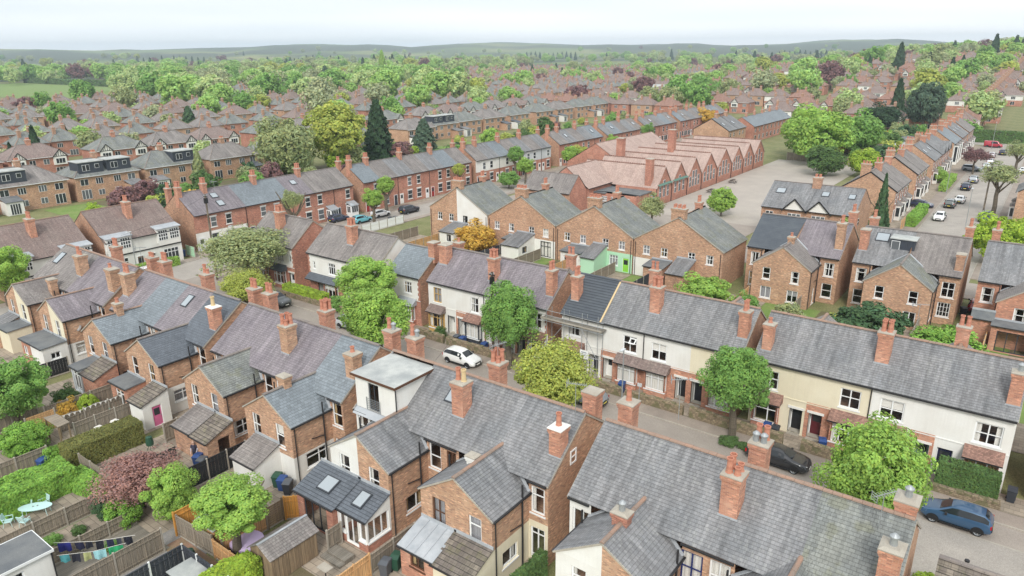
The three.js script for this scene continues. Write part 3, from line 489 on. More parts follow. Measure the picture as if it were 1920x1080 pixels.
// block with wings at -50.65 and -42.35
rearHouse({ u: -50.65, s: -1, seed: 109, end: true, roof: 'slate_purple', wingRoof: 'slate_moss', ridge: 'ridge_grey', label: 'terraced house with mossy rear wing roof and slate outbuilding by the grey gate', group: back, chimneys: [FC(-3.8)], ext: [{ x0: -1.35, x1: 1.1, L: 2.3, roof: 'slate_brown', wall: 'brick_brown', hi: 2.95, lo: 2.1 }] });
rearHouse({ u: -50.65, s: 1, seed: 110, roof: 'slate_purple', wingRoof: 'slate_moss', ridge: 'ridge_grey', label: 'terraced house with ribbed tile lean-to and person at its back door', group: back, chimneys: [[4.1, -1.9, 9.35, 0.95, 0.95, 'TTTS', 'brick'], FC(4.15, 'TTTT')], ext: [{ x0: 1.4, x1: 3.6, L: 2.3, roof: 'tile_old', wall: 'brick', hi: 2.9, lo: 2.0, side: [{ a: 4.5, y: 0, w: 1.0, h: 1.95, s: 'hole' }] }], sideWins: [{ a: 2.2, y: 1.0, w: 1.7, h: 1.3, s: 'quad' }] });
rearHouse({ u: -42.35, s: -1, seed: 111, roof: 'slate_purple', wingRoof: 'slate_new', ridge: 'ridge_grey', label: 'terraced house whose pale slate wing hides behind the black fence', group: back, mainWins: [{ a: -3.4, y: 3.2, w: 0.75, h: 2.1, s: 'sash' }], chimneys: [[-0.1, 1.7, 7.4, 0.8, 0.6, '-', 'brick']] });
rearHouse({ u: -42.35, s: 1, seed: 112, end: true, roof: 'slate_new', wingRoof: 'slate_new', ridge: 'ridge_grey', side: [[2.3, 'render_white'], [99, 'brick']], label: 'terraced house with flaking white slate lean-to and three bins', group: back, chimneys: [[3.6, -1.8, 8.9, 0.9, 0.85, 'S', 'brick'], FC(3.9, 'TC')], gable: [[2.3, 'render_white'], [99, 'brick']], ext: [{ x0: -1.6, x1: 1.15, L: 2.2, roof: 'slate_brown', wall: 'render_white', hi: 2.9, lo: 2.0 }], sideWins: [{ a: 1.6, y: 0.9, w: 1.9, h: 1.25, s: 'twotop' }] });
// block with wings at -32.6 and -24.3
rearHouse({ u: -32.6, s: -1, seed: 113, end: true, roof: 'slate', label: 'terraced house with big white flat roofed dormer and steel balcony rail', gable: 'render_white', side: 'render_white', main: 'render_white', group: back, chimneys: [FC(-3.9, 'TC')], dormer: { x0: -4.0, x1: 0.0, z: -0.05, y0: 5.95, top: 8.6, back: -3.9, wall: 'render_white', wins: [{ a: -2.2, y: 6.0, w: 1.05, h: 2.1, s: 'two', fm: 'grey_frame', sill: '', cur: '' }], keep: [[-4.15, -4.0]], rail: [-2.85, -1.55], skirt: true, pipe: true },
  ext: [{ x1: 3.6, L: 2.4, roof: 'slate_dark', wall: 'brick_red', hi: 3.3, lo: 2.35, ov: 0.2, sky: [[1.1, 2.2, 0.9, 1.9]], front: [{ a: -1.8, y: 0.1, w: 2.3, h: 2.1, s: 'three', fm: 'grey_frame', sill: '', cur: '' }] }] });
rearHouse({ u: -32.6, s: 1, seed: 114, roof: 'slate', label: 'terraced house with white glazed garden room under a dark tiled lean-to', group: back, sky: [[2.6, 3.3, 2.9, 3.7]], chimneys: [RC(4.25, 'TB'), FC(4.3, 'TTTS')], sideWins: [{ a: 1.35, y: 0.95, w: 1.7, h: 1.2, s: 'wide' }], gable: 'brick',
  ext: [{ L: 2.05, roof: 'slate_dark', wall: [[0.7, 'brick_red'], [99, 'render_white']], hi: 3.25, lo: 2.35, sky: [[1.0, 1.75, 0.7, 1.7]], front: [{ a: 0.42, y: 0.75, w: 0.55, h: 1.5, s: 'pic', cur: '' }, { a: 1.32, y: 0.1, w: 1.15, h: 2.15, s: 'two', sill: '', cur: '' }, { a: 2.3, y: 0.75, w: 0.6, h: 1.5, s: 'pic', cur: '' }], side: [{ a: 4.65, y: 0.75, w: 1.8, h: 1.5, s: 'three', cur: '' }] }] });
rearHouse({ u: -24.3, s: -1, seed: 115, roof: 'slate', label: 'terraced house with grey sheet metal lean-to and brown timber sash windows', group: back, mainWins: [{ a: -3.4, y: 3.3, w: 0.8, h: 2.0, s: 'quad', fm: 'wood_brown', sill: '' }], gableWins: [{ a: -1.3, y: 2.75, w: 1.05, h: 1.9, s: 'twosash', fm: 'wood_brown', sill: 'wood_brown' }], chimneys: [[-0.55, 1.2, 6.75, 0.6, 0.5, '-', 'render_white']],
  ext: [{ x1: 2.65, L: 2.05, roof: 'lead', wall: 'brick_orange', hi: 2.8, lo: 2.05, front: [{ a: -1.3, y: 0.95, w: 1.15, h: 0.95, s: 'two', fm: 'wood_brown', sill: 'wood_brown' }] }], sideWins: [] });
rearHouse({ u: -24.3, s: 1, seed: 116, end: true, roof: 'slate', label: 'end terrace house with cream ground floor, french doors and tiled lean-to', group: back, main: [[2.9, 'render_cream'], [99, 'brick']], side: [[2.75, 'render_cream'], [99, 'brick']], mainWins: [{ a: 3.4, y: 3.45, w: 1.0, h: 1.85, s: 'top', cur: 'dw' }, { a: 3.4, y: 0.15, w: 1.05, h: 2.3, s: 'french', sill: '', cur: '' }], gableWins: [{ a: 1.5, y: 2.7, w: 0.95, h: 1.85, s: 'top', cur: 'ng' }], endWins: [{ a: -3.6, y: 6.2 - 1.0, w: 0.01, h: 0.01, s: 'hole' }], chimneys: [[3.7, -1.75, 8.75, 0.8, 0.9, 'T', 'brick_orange', 'render_white'], FC(3.75, '--')],
  sideWins: [{ a: 1.9, y: 0.9, w: 1.5, h: 1.1, s: 'wide' }], ext: [{ L: 2.1, roof: 'tile_old', wall: 'render_cream', hi: 2.85, lo: 2.0, step: 0.33 }],
  more: (t) => { addWindow(t, 1, 4.17, -2.7, 5.9, 0.7, 0.95, 'sash', { deep: -0.03, sill: '' }); } });
// block with wings at -14.5 and -6.2
rearHouse({ u: -14.5, s: -1, seed: 117, end: true, roof: 'slate', wingRidge: 'ridge_tile', gable: 'render_white', main: 'render_white', side: 'render_white', label: 'end terrace house with white gable nearest the passage in the bottom right row', group: back, mainWins: [{ a: -3.3, y: 3.3, w: 1.3, h: 1.7, s: 'two', fm: 'upvc', cur: '' }], gableWins: [{ a: -1.3, y: 2.6, w: 0.95, h: 1.8, s: 'top', cur: 'dw' }], chimneys: [FC(-4.0 + 0.35, 'T'), [-0.1, 1.4, 7.15, 0.85, 0.6, 'C', 'brick_red', 'concrete']] });
rearHouse({ u: -14.5, s: 1, seed: 118, roof: 'slate', label: 'terraced house with blue framed window below the four pot chimney', group: back, mainWins: [{ a: 3.3, y: 2.9, w: 1.2, h: 2.3, s: 'quad', fm: 'blue_frame', sill: '' }], chimneys: [RC(4.45, 'TTSS'), FC(4.5, 'TCTC')], gableWins: GW(1, { fm: 'wood_brown' }) });
rearHouse({ u: -6.2, s: -1, seed: 119, roof: 'slate', label: 'terraced house with net curtained sash at the bottom edge of the right row', group: back, mainWins: [{ a: -3.5, y: 3.4, w: 1.1, h: 1.9, s: 'twosash', fm: 'upvc', cur: 'nw' }] });
rearHouse({ u: -6.2, s: 1, seed: 120, end: true, roof: 'slate_moss', label: 'end terrace house with two capped chimneys on its right gable', group: back, ridge: 'ridge_tile', chimneys: [[3.75, -1.2, 8.9, 0.85, 0.95, 'C', 'brick_orange'], [3.8, -4.6, 9.5, 0.9, 0.95, 'C', 'brick_orange']] });
// ---------------------------------------------------------------- terraces whose street fronts face the drone
// Local x runs 0..W along the street, z = 0 is the street front (looking to +z), ridge behind it.
function frontHouse(o) {
  const W = o.W, D = o.D || 7.4, EY = o.EY || 5.75, RY = o.RY || 8.8, RZ = -D / 2 + 0.1, r = rng(o.seed), t = thing('terraced_house', o.label, 'house', o.u, (o.v || 55.05) + 0.2, o.turn || 0, o.group), bag = new Bag(r);
  const X = (x) => (o.bayLeft ? x : W - x), up = o.upper || 'render_white', low = o.lower || up, br = 'brick_orange', fm = o.fm || 'upvc', bayW = o.bayW || 2.05, bc = o.bayAt || 1.45, doorC = o.doorAt || W - 0.75;
  const zones = low === up ? up : [[o.band || 3.05, low], [99, up]];
  const uw = { ...(o.upWin || { w: 1.3, h: 1.45, s: 'quad', y: 3.55 }) }; uw.w *= 1.1; uw.h *= 1.08; uw.y -= 0.05;
  // front wall: upper window, bay opening, door recess
  const holes = [{ a: X(bc), y: uw.y, w: uw.w, h: uw.h, s: uw.s, fm, cur: uw.cur }];
  if (uw.extra) holes.push({ a: X(uw.extra), y: uw.y + 0.25, w: 0.42, h: 1.0, s: 'sash', fm });
  const dw = 1.0, dh = o.doorH || 2.15, cut = [...holes, { a: X(bc), y: 0.5, w: bayW - 0.3, h: 2.0, s: 'hole' }, { a: X(doorC), y: 0.12, w: dw, h: dh, s: 'hole' }];
  glazedWall(t, bag, 0, 0, 0, W, 0, EY - 0.1, zones, cut, r);
  // recessed porch
  const pd = o.porch ?? 0.8, pm = bag.at(o.porchMat || 'render_white'), x0 = X(doorC) - dw / 2, x1 = X(doorC) + dw / 2;
  pm.poly([[x0, 0.12, 0], [x0, 0.12 + dh, 0], [x0, 0.12 + dh, -pd], [x0, 0.12, -pd]]).poly([[x1, 0.12, 0], [x1, 0.12 + dh, 0], [x1, 0.12 + dh, -pd], [x1, 0.12, -pd]]).poly([[x0, 0.12 + dh, 0], [x1, 0.12 + dh, 0], [x1, 0.12 + dh, -pd], [x0, 0.12 + dh, -pd]]);
  bag.at('concrete').poly([[x0, 0.12, 0.3], [x1, 0.12, 0.3], [x1, 0.12, -pd], [x0, 0.12, -pd]]).poly([[x0, 0, 0.3], [x1, 0, 0.3], [x1, 0.12, 0.3], [x0, 0.12, 0.3]]);
  addDoor(t, 0, -pd, X(doorC), dw, dh, o.door || [40, 44, 50], 0.12, { deep: -0.02 });
  if (o.panel) { const p = bag.at(br), e = 0.012, px0 = X(doorC) - 0.85, px1 = X(doorC) + 0.85; const a = Math.max(0, Math.min(px0, px1)), b = Math.min(W, Math.max(px0, px1)); p.box(a, b, 2.32, 3.12, 0, e + 0.01); p.box(Math.min(a, x0 - 0.3), x0 - 0.02, 0, 2.32, 0, e + 0.012).box(x1 + 0.02, Math.min(W, x1 + 0.3), 0, 2.32, 0, e + 0.012); }
  if (o.lintel !== false) part(t, 'lintel', new MB().box(x0 - 0.14, x1 + 0.14, 0.12 + dh, 0.32 + dh, 0.003, 0.07).geo(), M.render_white);
  // closing walls and floor
  const ins = bag.at('brick_brown'); for (const [x, skip] of [[0.015, o.endL], [W - 0.015, o.endR]]) if (!skip) ins.poly([[x, 0, 0], [x, 0, -D], [x, EY - 0.1, -D], [x, RY - 0.1, RZ], [x, EY - 0.1, 0]]);
  ins.poly([[0, 2.75, 0], [W, 2.75, 0], [W, 2.75, -D], [0, 2.75, -D]]).poly([[0, 0, -D / 2], [W, 0, -D / 2], [W, EY, -D / 2], [0, EY, -D / 2]]);
  wall(bag, 2, -D, 0, W, 0, EY - 0.1, 'brick');
  for (const [on, x, f] of [[o.endL, 0, 3], [o.endR, W, 1]]) if (on) { const m = o.endWall || 'brick_brown'; wall(bag, f, x, -D, 0, 0, EY - 0.1, m); bag.at(m).poly([[x, EY - 0.1, 0], [x, EY - 0.1, -D], [x, RY - 0.1, RZ]]); if (o.quoins) for (let i = 0; i < 9; i++) bag.at('brick_red').box(x === 0 ? -0.01 : W - (i % 2 ? 0.22 : 0.34), x === 0 ? (i % 2 ? 0.22 : 0.34) : W + 0.01, 3.05 + i * 0.3, 3.35 + i * 0.3 - 0.002, -0.05, 0.02); }
  if (o.band !== null) bag.at(up).box(0, W, 2.98, 3.06, 0.002, 0.045);
  bag.build(t, Object.fromEntries(Object.keys(bag.m).map((k) => [k, 'wall'])));
  // bay window
  if (o.bay !== false) {
    const g = new THREE.Group(); g.name = 'bay_window'; t.add(g); const bz = 0.6, bb = new Bag(r), bx0 = X(bc) - bayW / 2, bx1 = X(bc) + bayW / 2, bm = o.bayMat || (low.startsWith('brick') ? low : 'brick_red'), st = o.bayStyle || 'six';
    glazedWall(g, bb, 0, bz, bx0, bx1, 0, 2.5, bm, [{ a: X(bc), y: 0.65, w: bayW - 0.1, h: 1.78, s: st, fm: o.bayFrame || fm, cur: o.bayCur ?? curtainOf(r) }], r);
    for (const [x, f] of [[bx0, 3], [bx1, 1]]) glazedWall(g, bb, f, x, 0, bz, 0, 2.5, bm, [{ a: 0.31, y: 0.65, w: 0.46, h: 1.78, s: 'top', fm: o.bayFrame || fm, sill: '', cur: '' }], r);
    bb.build(g, Object.fromEntries(Object.keys(bb.m).map((k) => [k, 'wall'])));
    const c = new MB(r() * 9, 3), ca = o.canopy || 'tile_red', c0 = o.canopyL ?? bx0 - 0.2, c1 = o.canopyR ?? bx1 + 0.2;
    coursed(c, 0, c0, c1, bz + 0.3, 2.5, 0.01, 3.16, 0.12, 0.012); c.poly([[c0, 2.46, bz + 0.28], [c1, 2.46, bz + 0.28], [c1, 2.46, 0], [c0, 2.46, 0]]).poly([[c0, 2.46, bz + 0.28], [c0, 3.14, 0], [c0, 2.46, 0]]).poly([[c1, 2.46, bz + 0.28], [c1, 3.14, 0], [c1, 2.46, 0]]);
    part(g, 'canopy', c.geo(), M[ca]); part(g, 'fascia', new MB().box(c0, c1, 2.4, 2.49, bz + 0.26, bz + 0.31).geo(), M[o.fascia || 'gutter']);
  }
  // roof
  const mr = new MB(r() * 30, Math.floor(r() * 30)), e0 = o.endL ? -0.06 : 0, e1 = o.endR ? W + 0.06 : W;
  const st = o.step || 0.2, lf = o.lift || 0.012;
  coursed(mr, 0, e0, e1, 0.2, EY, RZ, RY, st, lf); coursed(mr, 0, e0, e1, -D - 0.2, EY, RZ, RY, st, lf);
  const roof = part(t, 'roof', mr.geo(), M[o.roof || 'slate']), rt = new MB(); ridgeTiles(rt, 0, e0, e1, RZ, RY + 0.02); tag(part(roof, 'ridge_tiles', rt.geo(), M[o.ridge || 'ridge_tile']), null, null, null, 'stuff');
  for (const [on, x] of [[o.endL, -0.05], [o.endR, W + 0.05]]) if (on) part(roof, 'verge', new MB().bar([x, EY - 0.07, 0.2], [x, RY - 0.1, RZ], 0.06, 0.12).bar([x, EY - 0.07, -D - 0.2], [x, RY - 0.1, RZ], 0.06, 0.12).geo(), M[o.verge || 'concrete']);
  if (o.split) part(roof, 'verge', new MB().bar([o.split, EY + 0.03, 0.22], [o.split, RY + 0.03, RZ], 0.16, 0.06).geo(), M.pot_buff);
  const slope = (x, q) => { const L = Math.hypot(RZ - 0.2, RY - EY); return [x, EY + (RY - EY) * q / L, 0.2 + (RZ - 0.2) * q / L]; };
  for (const k of o.sky || []) skylight(roof, k[0], k[1], k[2], k[3], slope);
  part(t, 'gutter', new MB().box(0, W, EY - 0.13, EY - 0.03, 0.2, 0.31).geo(), M.gutter);
  if (o.pipeAt !== undefined) pipe(t, [[o.pipeAt, 3.1, 0.07], [o.pipeAt, EY - 0.25, 0.07], [o.pipeAt, EY - 0.1, 0.22]]);
  for (const c of o.chimneys || []) { const y = EY + (RY - EY) * (c[1] > RZ ? (0.2 - c[1]) / (0.2 - RZ) : (c[1] + D + 0.2) / (RZ + D + 0.2)); chimney(t, c[0], c[1], y - 0.9, c[2], c[3], c[4], c[5], c[6] || 'brick_orange', { ly: y - 0.42, cap: c[7], lead: c[1] > RZ }); }
  if (o.wing) { // low rear wing behind the ridge
    const g = new THREE.Group(); g.name = 'rear_wing'; t.add(g); const [a, b, L, ch] = o.wing, wb = new Bag(r); wall(wb, 3, a, -D - L, -D, 0, 4.9, 'brick'); wall(wb, 1, b, -D - L, -D, 0, 4.9, 'brick'); wall(wb, 2, -D - L, a, b, 0, 4.9, 'brick'); wb.at('brick').poly([[a, 4.9, -D - L], [b, 4.9, -D - L], [(a + b) / 2, 6.7, -D - L]]); wb.build(g, { brick: 'wall' });
    const q = new MB(); coursed(q, 1, -D - L - 0.05, -D + 1.2, a - 0.1, 4.85, (a + b) / 2, 6.7); coursed(q, 1, -D - L - 0.05, -D + 1.2, b + 0.1, 4.85, (a + b) / 2, 6.7); part(g, 'roof', q.geo(), M[o.roof2 || 'slate_brown']);
    const wt = new MB(); ridgeTiles(wt, 1, -D - L, -D + 1.2, (a + b) / 2, 6.72); tag(part(g, 'ridge_tiles', wt.geo(), M.ridge_tile), null, null, null, 'stuff');
    if (ch) chimney(g, (a + b) / 2, -D - L + 0.8, 5, 8.2, 0.95, 0.7, ch, 'brick_orange', { lead: false });
  }
  if (o.more) o.more(t, slope);
  return t;
}
const fronts = 'terraced houses fronting the main street';
const MC = (x, p = 'TTTT') => [x, -1.9, 9.65, 0.95, 0.95, p], EC = (x, p = 'TT') => [x, -1.3, 9.3, 0.8, 0.9, p];
// right block
{
  const W = 4.5, u = -16.6, c = { W, roof: 'slate' };
  frontHouse({ ...c, u, seed: 201, bayLeft: true, endL: true, upper: 'render_cream', label: 'cream rendered end terrace house behind the pollarded tree, black front door', group: fronts, upWin: { w: 1.25, h: 1.5, s: 'quad', y: 3.45, cur: '' }, bayStyle: 'twotop', bayCur: '', door: [30, 30, 34], chimneys: [[0.7, -1.0, 8.7, 0.75, 0.8, 'S']], canopyL: 0.2, wing: [0.2, 5.2, 4.2, ''] });
  frontHouse({ ...c, u: u + W, seed: 202, upper: 'render_cream', lower: 'brick_orange', band: 3.1, panel: true, label: 'cream house with orange brick porch and dark red door', group: fronts, upWin: { w: 1.35, h: 1.5, s: 'quad', y: 3.5, cur: '' }, bayStyle: 'six', door: [92, 30, 38], canopyR: W, pipeAt: W - 0.05, chimneys: [MC(W + 0.05, 'TTTT')], canopy: 'tile_red', wing: undefined });
  frontHouse({ ...c, u: u + 2 * W, seed: 203, bayLeft: true, label: 'white house with orange brick porch and green door behind the big round tree', group: fronts, panel: true, upWin: { w: 1.5, h: 1.45, s: 'twosash', y: 3.5, cur: 'bw' }, door: [96, 122, 112], canopyL: 0, wing: [1.9, 6.9, 4.2, 'TT'] });
  frontHouse({ ...c, u: u + 3 * W, seed: 204, endR: true, label: 'white end terrace house with navy front door behind the clipped hedge', group: fronts, upWin: { w: 1.55, h: 1.5, s: 'twosash', y: 3.45, cur: 'dw' }, door: [30, 32, 66], porch: 0.25, lintel: false, bayStyle: 'three', bayCur: 'nt', chimneys: [[W - 0.45, -1.1, 8.9, 0.8, 0.85, 'C']] });
}
frontHouse({ W: 4.5, u: 2.95, roof: 'slate', seed: 205, endL: true, bayLeft: true, upper: 'brick_orange', label: 'orange brick house cut by the right edge past the passage', group: fronts, endWall: [[2.2, 'fence_black'], [99, 'brick_orange']][1][1], band: null });
// second block, ends in new dark tiles
{
  const W = 4.43, u = -35.32;
  frontHouse({ W, u, seed: 211, bayLeft: true, endL: true, roof: 'tile_grey', step: 0.31, lift: 0.05, ridge: 'tile_grey', split: W - 0.06, label: 'white house with new ribbed dark grey tile roof behind scaffolding', group: fronts, upWin: { w: 1.3, h: 1.2, s: 'two', y: 3.7, cur: 'dw' }, door: [60, 62, 66], chimneys: [[0.75, -1.5, 9.3, 0.8, 0.9, 'TT']], wing: [2.0, 6.9, 4.2, 'TT'] });
  frontHouse({ W, u: u + W, seed: 212, upper: 'render_white', lower: 'brick_orange', band: 3.1, label: 'white over orange brick house with its top window hinged open', group: fronts, upWin: { w: 1.3, h: 1.5, s: 'quad', y: 3.45, cur: '' }, door: [236, 236, 232], canopyR: W, canopy: 'tile_brown', pipeAt: W - 0.04, chimneys: [MC(W + 0.1)], bayStyle: 'six', bayCur: 'nw',
    more: (t) => { const a = addWindow(t, 0, 0.35, W - 1.15, 4.45, 0.62, 0.62, 'pic', { sill: '', deep: 0 }); a.rotation.x = -0.9; } });
  frontHouse({ W, u: u + 2 * W, seed: 213, bayLeft: true, lower: 'brick_orange', band: 3.1, label: 'white over orange brick house left of the pair of black doors', group: fronts, upWin: { w: 1.35, h: 1.5, s: 'quad', y: 3.4, cur: 'bw' }, door: [28, 30, 36], canopyL: 0, canopy: 'tile_brown', bayStyle: 'six', bayCur: 'nw', wing: [2.0, 6.9, 4.2, ''] });
  frontHouse({ W, u: u + 3 * W, seed: 214, endR: true, upper: 'render_cream', lower: 'brick_orange', band: 3.1, label: 'cream over orange brick end terrace house half hidden by the leafy pollard', group: fronts, upWin: { w: 1.35, h: 1.5, s: 'quad', y: 3.5, cur: 'nw' }, door: [36, 38, 46], chimneys: [[W - 0.5, -1.5, 9.2, 0.8, 0.9, 'TT']], bayCur: 'nw' });
}
// third block
{
  const W = 4.0, u = -52.95, c = { roof: 'slate_purple', ridge: 'ridge_grey', W, bayAt: 1.35, bayW: 1.9 };
  frontHouse({ ...c, u, seed: 221, bayLeft: true, endL: true, label: 'white end terrace house with timber framed bay and pitched porch roof', group: fronts, fm: 'wood_buff', bayFrame: 'wood_buff', bayMat: 'wood_buff', upWin: { w: 1.05, h: 1.6, s: 'quad', y: 3.5, cur: 'ng' }, door: [228, 226, 220], canopy: 'tile_brown', chimneys: [[0.8, -2.2, 9.6, 1.1, 1.0, '-'], [0.7, -4.6, 9.3, 0.9, 0.8, 'S']], lintel: false });
  frontHouse({ ...c, u: u + W, seed: 222, label: 'white house with orange brick porch and wide net curtained bay', group: fronts, panel: true, upWin: { w: 1.0, h: 1.6, s: 'quad', y: 3.4, cur: 'dw' }, door: [200, 204, 206], canopy: 'tile_red', bayCur: 'nw', bayStyle: 'three', bayMat: 'fence_dark', pipeAt: W - 0.05, chimneys: [[W + 0.1, -1.6, 9.4, 0.9, 0.95, 'TTTT']] });
  frontHouse({ ...c, u: u + 2 * W, seed: 223, bayLeft: true, label: 'white house behind the street tree and dark telegraph pole', group: fronts, upWin: { w: 1.0, h: 1.5, s: 'quad', y: 3.5 }, bayCur: 'nw', door: [224, 226, 226], canopy: 'tile_red', wing: [1.5, 6.2, 4.2, 'TT'] });
  frontHouse({ ...c, u: u + 3 * W, seed: 224, endR: true, quoins: true, panel: true, label: 'white end terrace house with brick quoins left of the scaffolding', group: fronts, upWin: { w: 1.25, h: 1.5, s: 'quad', y: 3.5, cur: 'dw' }, door: [60, 64, 66], canopy: 'tile_red', chimneys: [[W - 0.5, -1.4, 9.4, 0.8, 0.9, 'TT']] });
}
// villas further along the street
{
  const c = { band: 3.1, bayAt: 1.9, bayW: 2.2, lower: 'brick_red', quoins: true, group: 'white rendered villas on the main street' };
  frontHouse({ ...c, W: 5.1, u: -59.35, D: 7, RY: 8.3, roof: 'slate_new', ridge: 'ridge_grey', endL: true, endR: true, seed: 231, label: 'white villa with blue grey slate roof and white bay', upWin: { w: 1.1, h: 1.3, s: 'six', y: 3.7 }, canopy: 'lead', bayStyle: 'six', door: [80, 84, 90], chimneys: [[4.9, -2.8, 9.4, 0.9, 1.0, '-']] });
  frontHouse({ ...c, W: 6.4, u: -67.4, roof: 'slate_brown', ridge: 'ridge_grey', endR: true, endWall: 'render_white', quoins: false, seed: 232, label: 'white villa with white painted gable end behind the pale green street tree', upWin: { w: 1.2, h: 1.4, s: 'six', y: 3.5 }, door: [90, 60, 44], chimneys: [[0, -2.1, 9.7, 1.0, 1.0, 'TTTT']] });
  frontHouse({ ...c, W: 6.4, u: -73.8, bayLeft: false, roof: 'slate_brown', ridge: 'ridge_grey', endL: true, seed: 233, label: 'white villa with long slate porch canopy above the yellow green hedge', upWin: { w: 1.2, h: 1.4, s: 'six', y: 3.5, extra: 5.3 }, canopy: 'slate_dark', canopyL: 0.1, canopyR: 5.8, doorAt: 4.3, door: [120, 70, 40] });
  frontHouse({ ...c, W: 4.8, u: -81.6, roof: 'slate_brown', ridge: 'ridge_grey', endR: true, endWall: 'brick_red', seed: 234, bayLeft: true, label: 'white over red brick villa with arched white door and brick gable end', upWin: { w: 1.2, h: 1.4, s: 'six', y: 3.5, extra: 4.0 }, door: [226, 228, 230], porch: 0.3, canopy: 'slate_dark', bayCur: '' });
  frontHouse({ ...c, W: 4.8, u: -86.4, roof: 'slate_brown', ridge: 'ridge_grey', endL: true, seed: 235, label: 'white corner villa behind the grey green tree at the junction', upWin: { w: 1.2, h: 1.4, s: 'six', y: 3.5 }, door: [90, 96, 100], chimneys: [[4.8, -2.0, 9.7, 1.0, 1.0, 'TTTT']] });
}
// ---------------------------------------------------------------- houses in the middle distance
// Plain gabled house: x 0..W along the ridge, z = 0 front (+z), windows stand in shallow frames. wins: [face, along, y, w, h, style, glass]
function gableHouse(o) {
  const W = o.W, D = o.D, EY = o.EY || 5.6, RY = o.RY || 8.6, RZ = -D / 2, r = rng(o.seed || 7), t = thing(o.name || 'terraced_house', o.label, o.cat || 'house', o.u, o.v, o.turn || 0, o.group), bag = new Bag(r), f = o.wall || 'brick_red', b = o.back || o.end || f, e = o.end || f;
  wall(bag, 0, 0, 0, W, 0, EY - 0.05, f); wall(bag, 2, -D, 0, W, 0, EY - 0.05, b);
  for (const [x, k] of [[0, 3], [W, 1]]) { wall(bag, k, x, -D, 0, 0, EY - 0.05, e); const m = Array.isArray(e) ? e[e.length - 1][1] : e; bag.at(m).poly([[x, EY - 0.05, 0], [x, EY - 0.05, -D], [x, RY - 0.1, RZ]]); }
  if (o.string) bag.at('brick_brown').box(0, W, 2.95, 3.05, 0.002, 0.03);
  bag.build(t, Object.fromEntries(Object.keys(bag.m).map((k) => [k, 'wall'])));
  const mr = new MB(r() * 30, Math.floor(r() * 30)), ov = o.over ?? 0.05; coursed(mr, 0, -ov, W + ov, 0.25, EY - 0.05, RZ, RY, o.step || 0.4, 0.02); coursed(mr, 0, -ov, W + ov, -D - 0.25, EY - 0.05, RZ, RY, o.step || 0.4, 0.02);
  const roof = part(t, 'roof', mr.geo(), M[o.roof || 'slate']), rt = new MB(); rt.bar([-ov, RY + 0.02, RZ], [W + ov, RY + 0.02, RZ], 0.22, 0.1); part(roof, 'ridge', rt.geo(), M[o.ridge || 'ridge_grey']);
  if (o.barge) { const q = new MB(); for (const x of [-ov - 0.03, W + ov + 0.03]) q.bar([x, EY - 0.12, 0.25], [x, RY - 0.06, RZ], 0.06, 0.2).bar([x, EY - 0.12, -D - 0.25], [x, RY - 0.06, RZ], 0.06, 0.2); part(roof, 'bargeboard', q.geo(), M[o.barge]); }
  const slope = (x, q) => { const L = Math.hypot(RZ - 0.25, RY - EY); return [x, EY + (RY - EY) * q / L, 0.25 + (RZ - 0.25) * q / L]; };
  for (const k of o.sky || []) skylight(roof, k[0], k[1], k[2], k[3], slope);
  part(t, 'gutter', new MB().box(0, W, EY - 0.16, EY - 0.05, 0.25, 0.35).geo(), M[o.gutter || 'gutter']);
  for (const w of o.wins || []) { farWindow(t, w[0], [0, W, -D, 0][w[0]], w[1], w[2], w[3], w[4], w[5] || 'sash', w[6] || (r() < 0.3 ? 'glass_mid' : 'glass_dark')); if (o.lintels && w[0] === 0) part(t, 'lintel', new MB().box(w[1] - w[3] / 2 - 0.12, w[1] + w[3] / 2 + 0.12, w[2] + w[4], w[2] + w[4] + 0.22, 0.002, 0.05).box(w[1] - w[3] / 2 - 0.12, w[1] + w[3] / 2 + 0.12, w[2] - 0.14, w[2] - 0.002, 0.002, 0.09).geo(), M.render_white); }
  for (const d of o.doors || []) addDoor(t, d[0], [0.03, W + 0.03, -D - 0.03, -0.03][d[0]], d[1], 0.95, 2.1, d[2], 0.05, { deep: -0.03 });
  for (const c of o.chimneys || []) chimney(t, c[0], c[1], RY - 2.2, c[2] || RY + 1.0, c[3] || 1.0, c[4] || 0.6, c[5] || 'TT', c[6] || 'brick_orange', { lead: false });
  for (const x of o.pipes || []) pipe(t, [[x, 0, 0.07], [x, EY - 0.2, 0.07]]);
  if (o.more) o.more(t, slope, bag); return t;
}
function boxBay(t, x, w, o = {}) { // flat or pitched bay on the front of a gabled house
  const g = new THREE.Group(); g.name = 'bay_window'; t.add(g); const z = o.z || 0.8, h = o.h || 2.6, b = new Bag();
  wall(b, 0, z, x - w / 2, x + w / 2, 0, h, o.wall || 'render_white'); for (const [q, f] of [[x - w / 2, 3], [x + w / 2, 1]]) wall(b, f, q, 0, z, 0, h, o.wall || 'render_white'); b.build(g, { [o.wall || 'render_white']: 'wall' });
  farWindow(g, 0, z, x, 0.7, w - 0.2, h - 1.0, 'three'); farWindow(g, 1, x + w / 2, z / 2, 0.7, z - 0.2, h - 1.0, 'pic'); farWindow(g, 3, x - w / 2, z / 2, 0.7, z - 0.2, h - 1.0, 'pic');
  part(g, 'bay_roof', new MB().poly([[x - w / 2 - 0.1, h, z + 0.12], [x + w / 2 + 0.1, h, z + 0.12], [x + w / 2 - 0.3, h + 0.7, 0.02], [x - w / 2 + 0.3, h + 0.7, 0.02]]).poly([[x - w / 2 - 0.1, h, z + 0.12], [x - w / 2 + 0.3, h + 0.7, 0.02], [x - w / 2 - 0.1, h, 0]]).poly([[x + w / 2 + 0.1, h, z + 0.12], [x + w / 2 - 0.3, h + 0.7, 0.02], [x + w / 2 + 0.1, h, 0]]).geo(), M[o.roof || 'slate_brown']); return g;
}
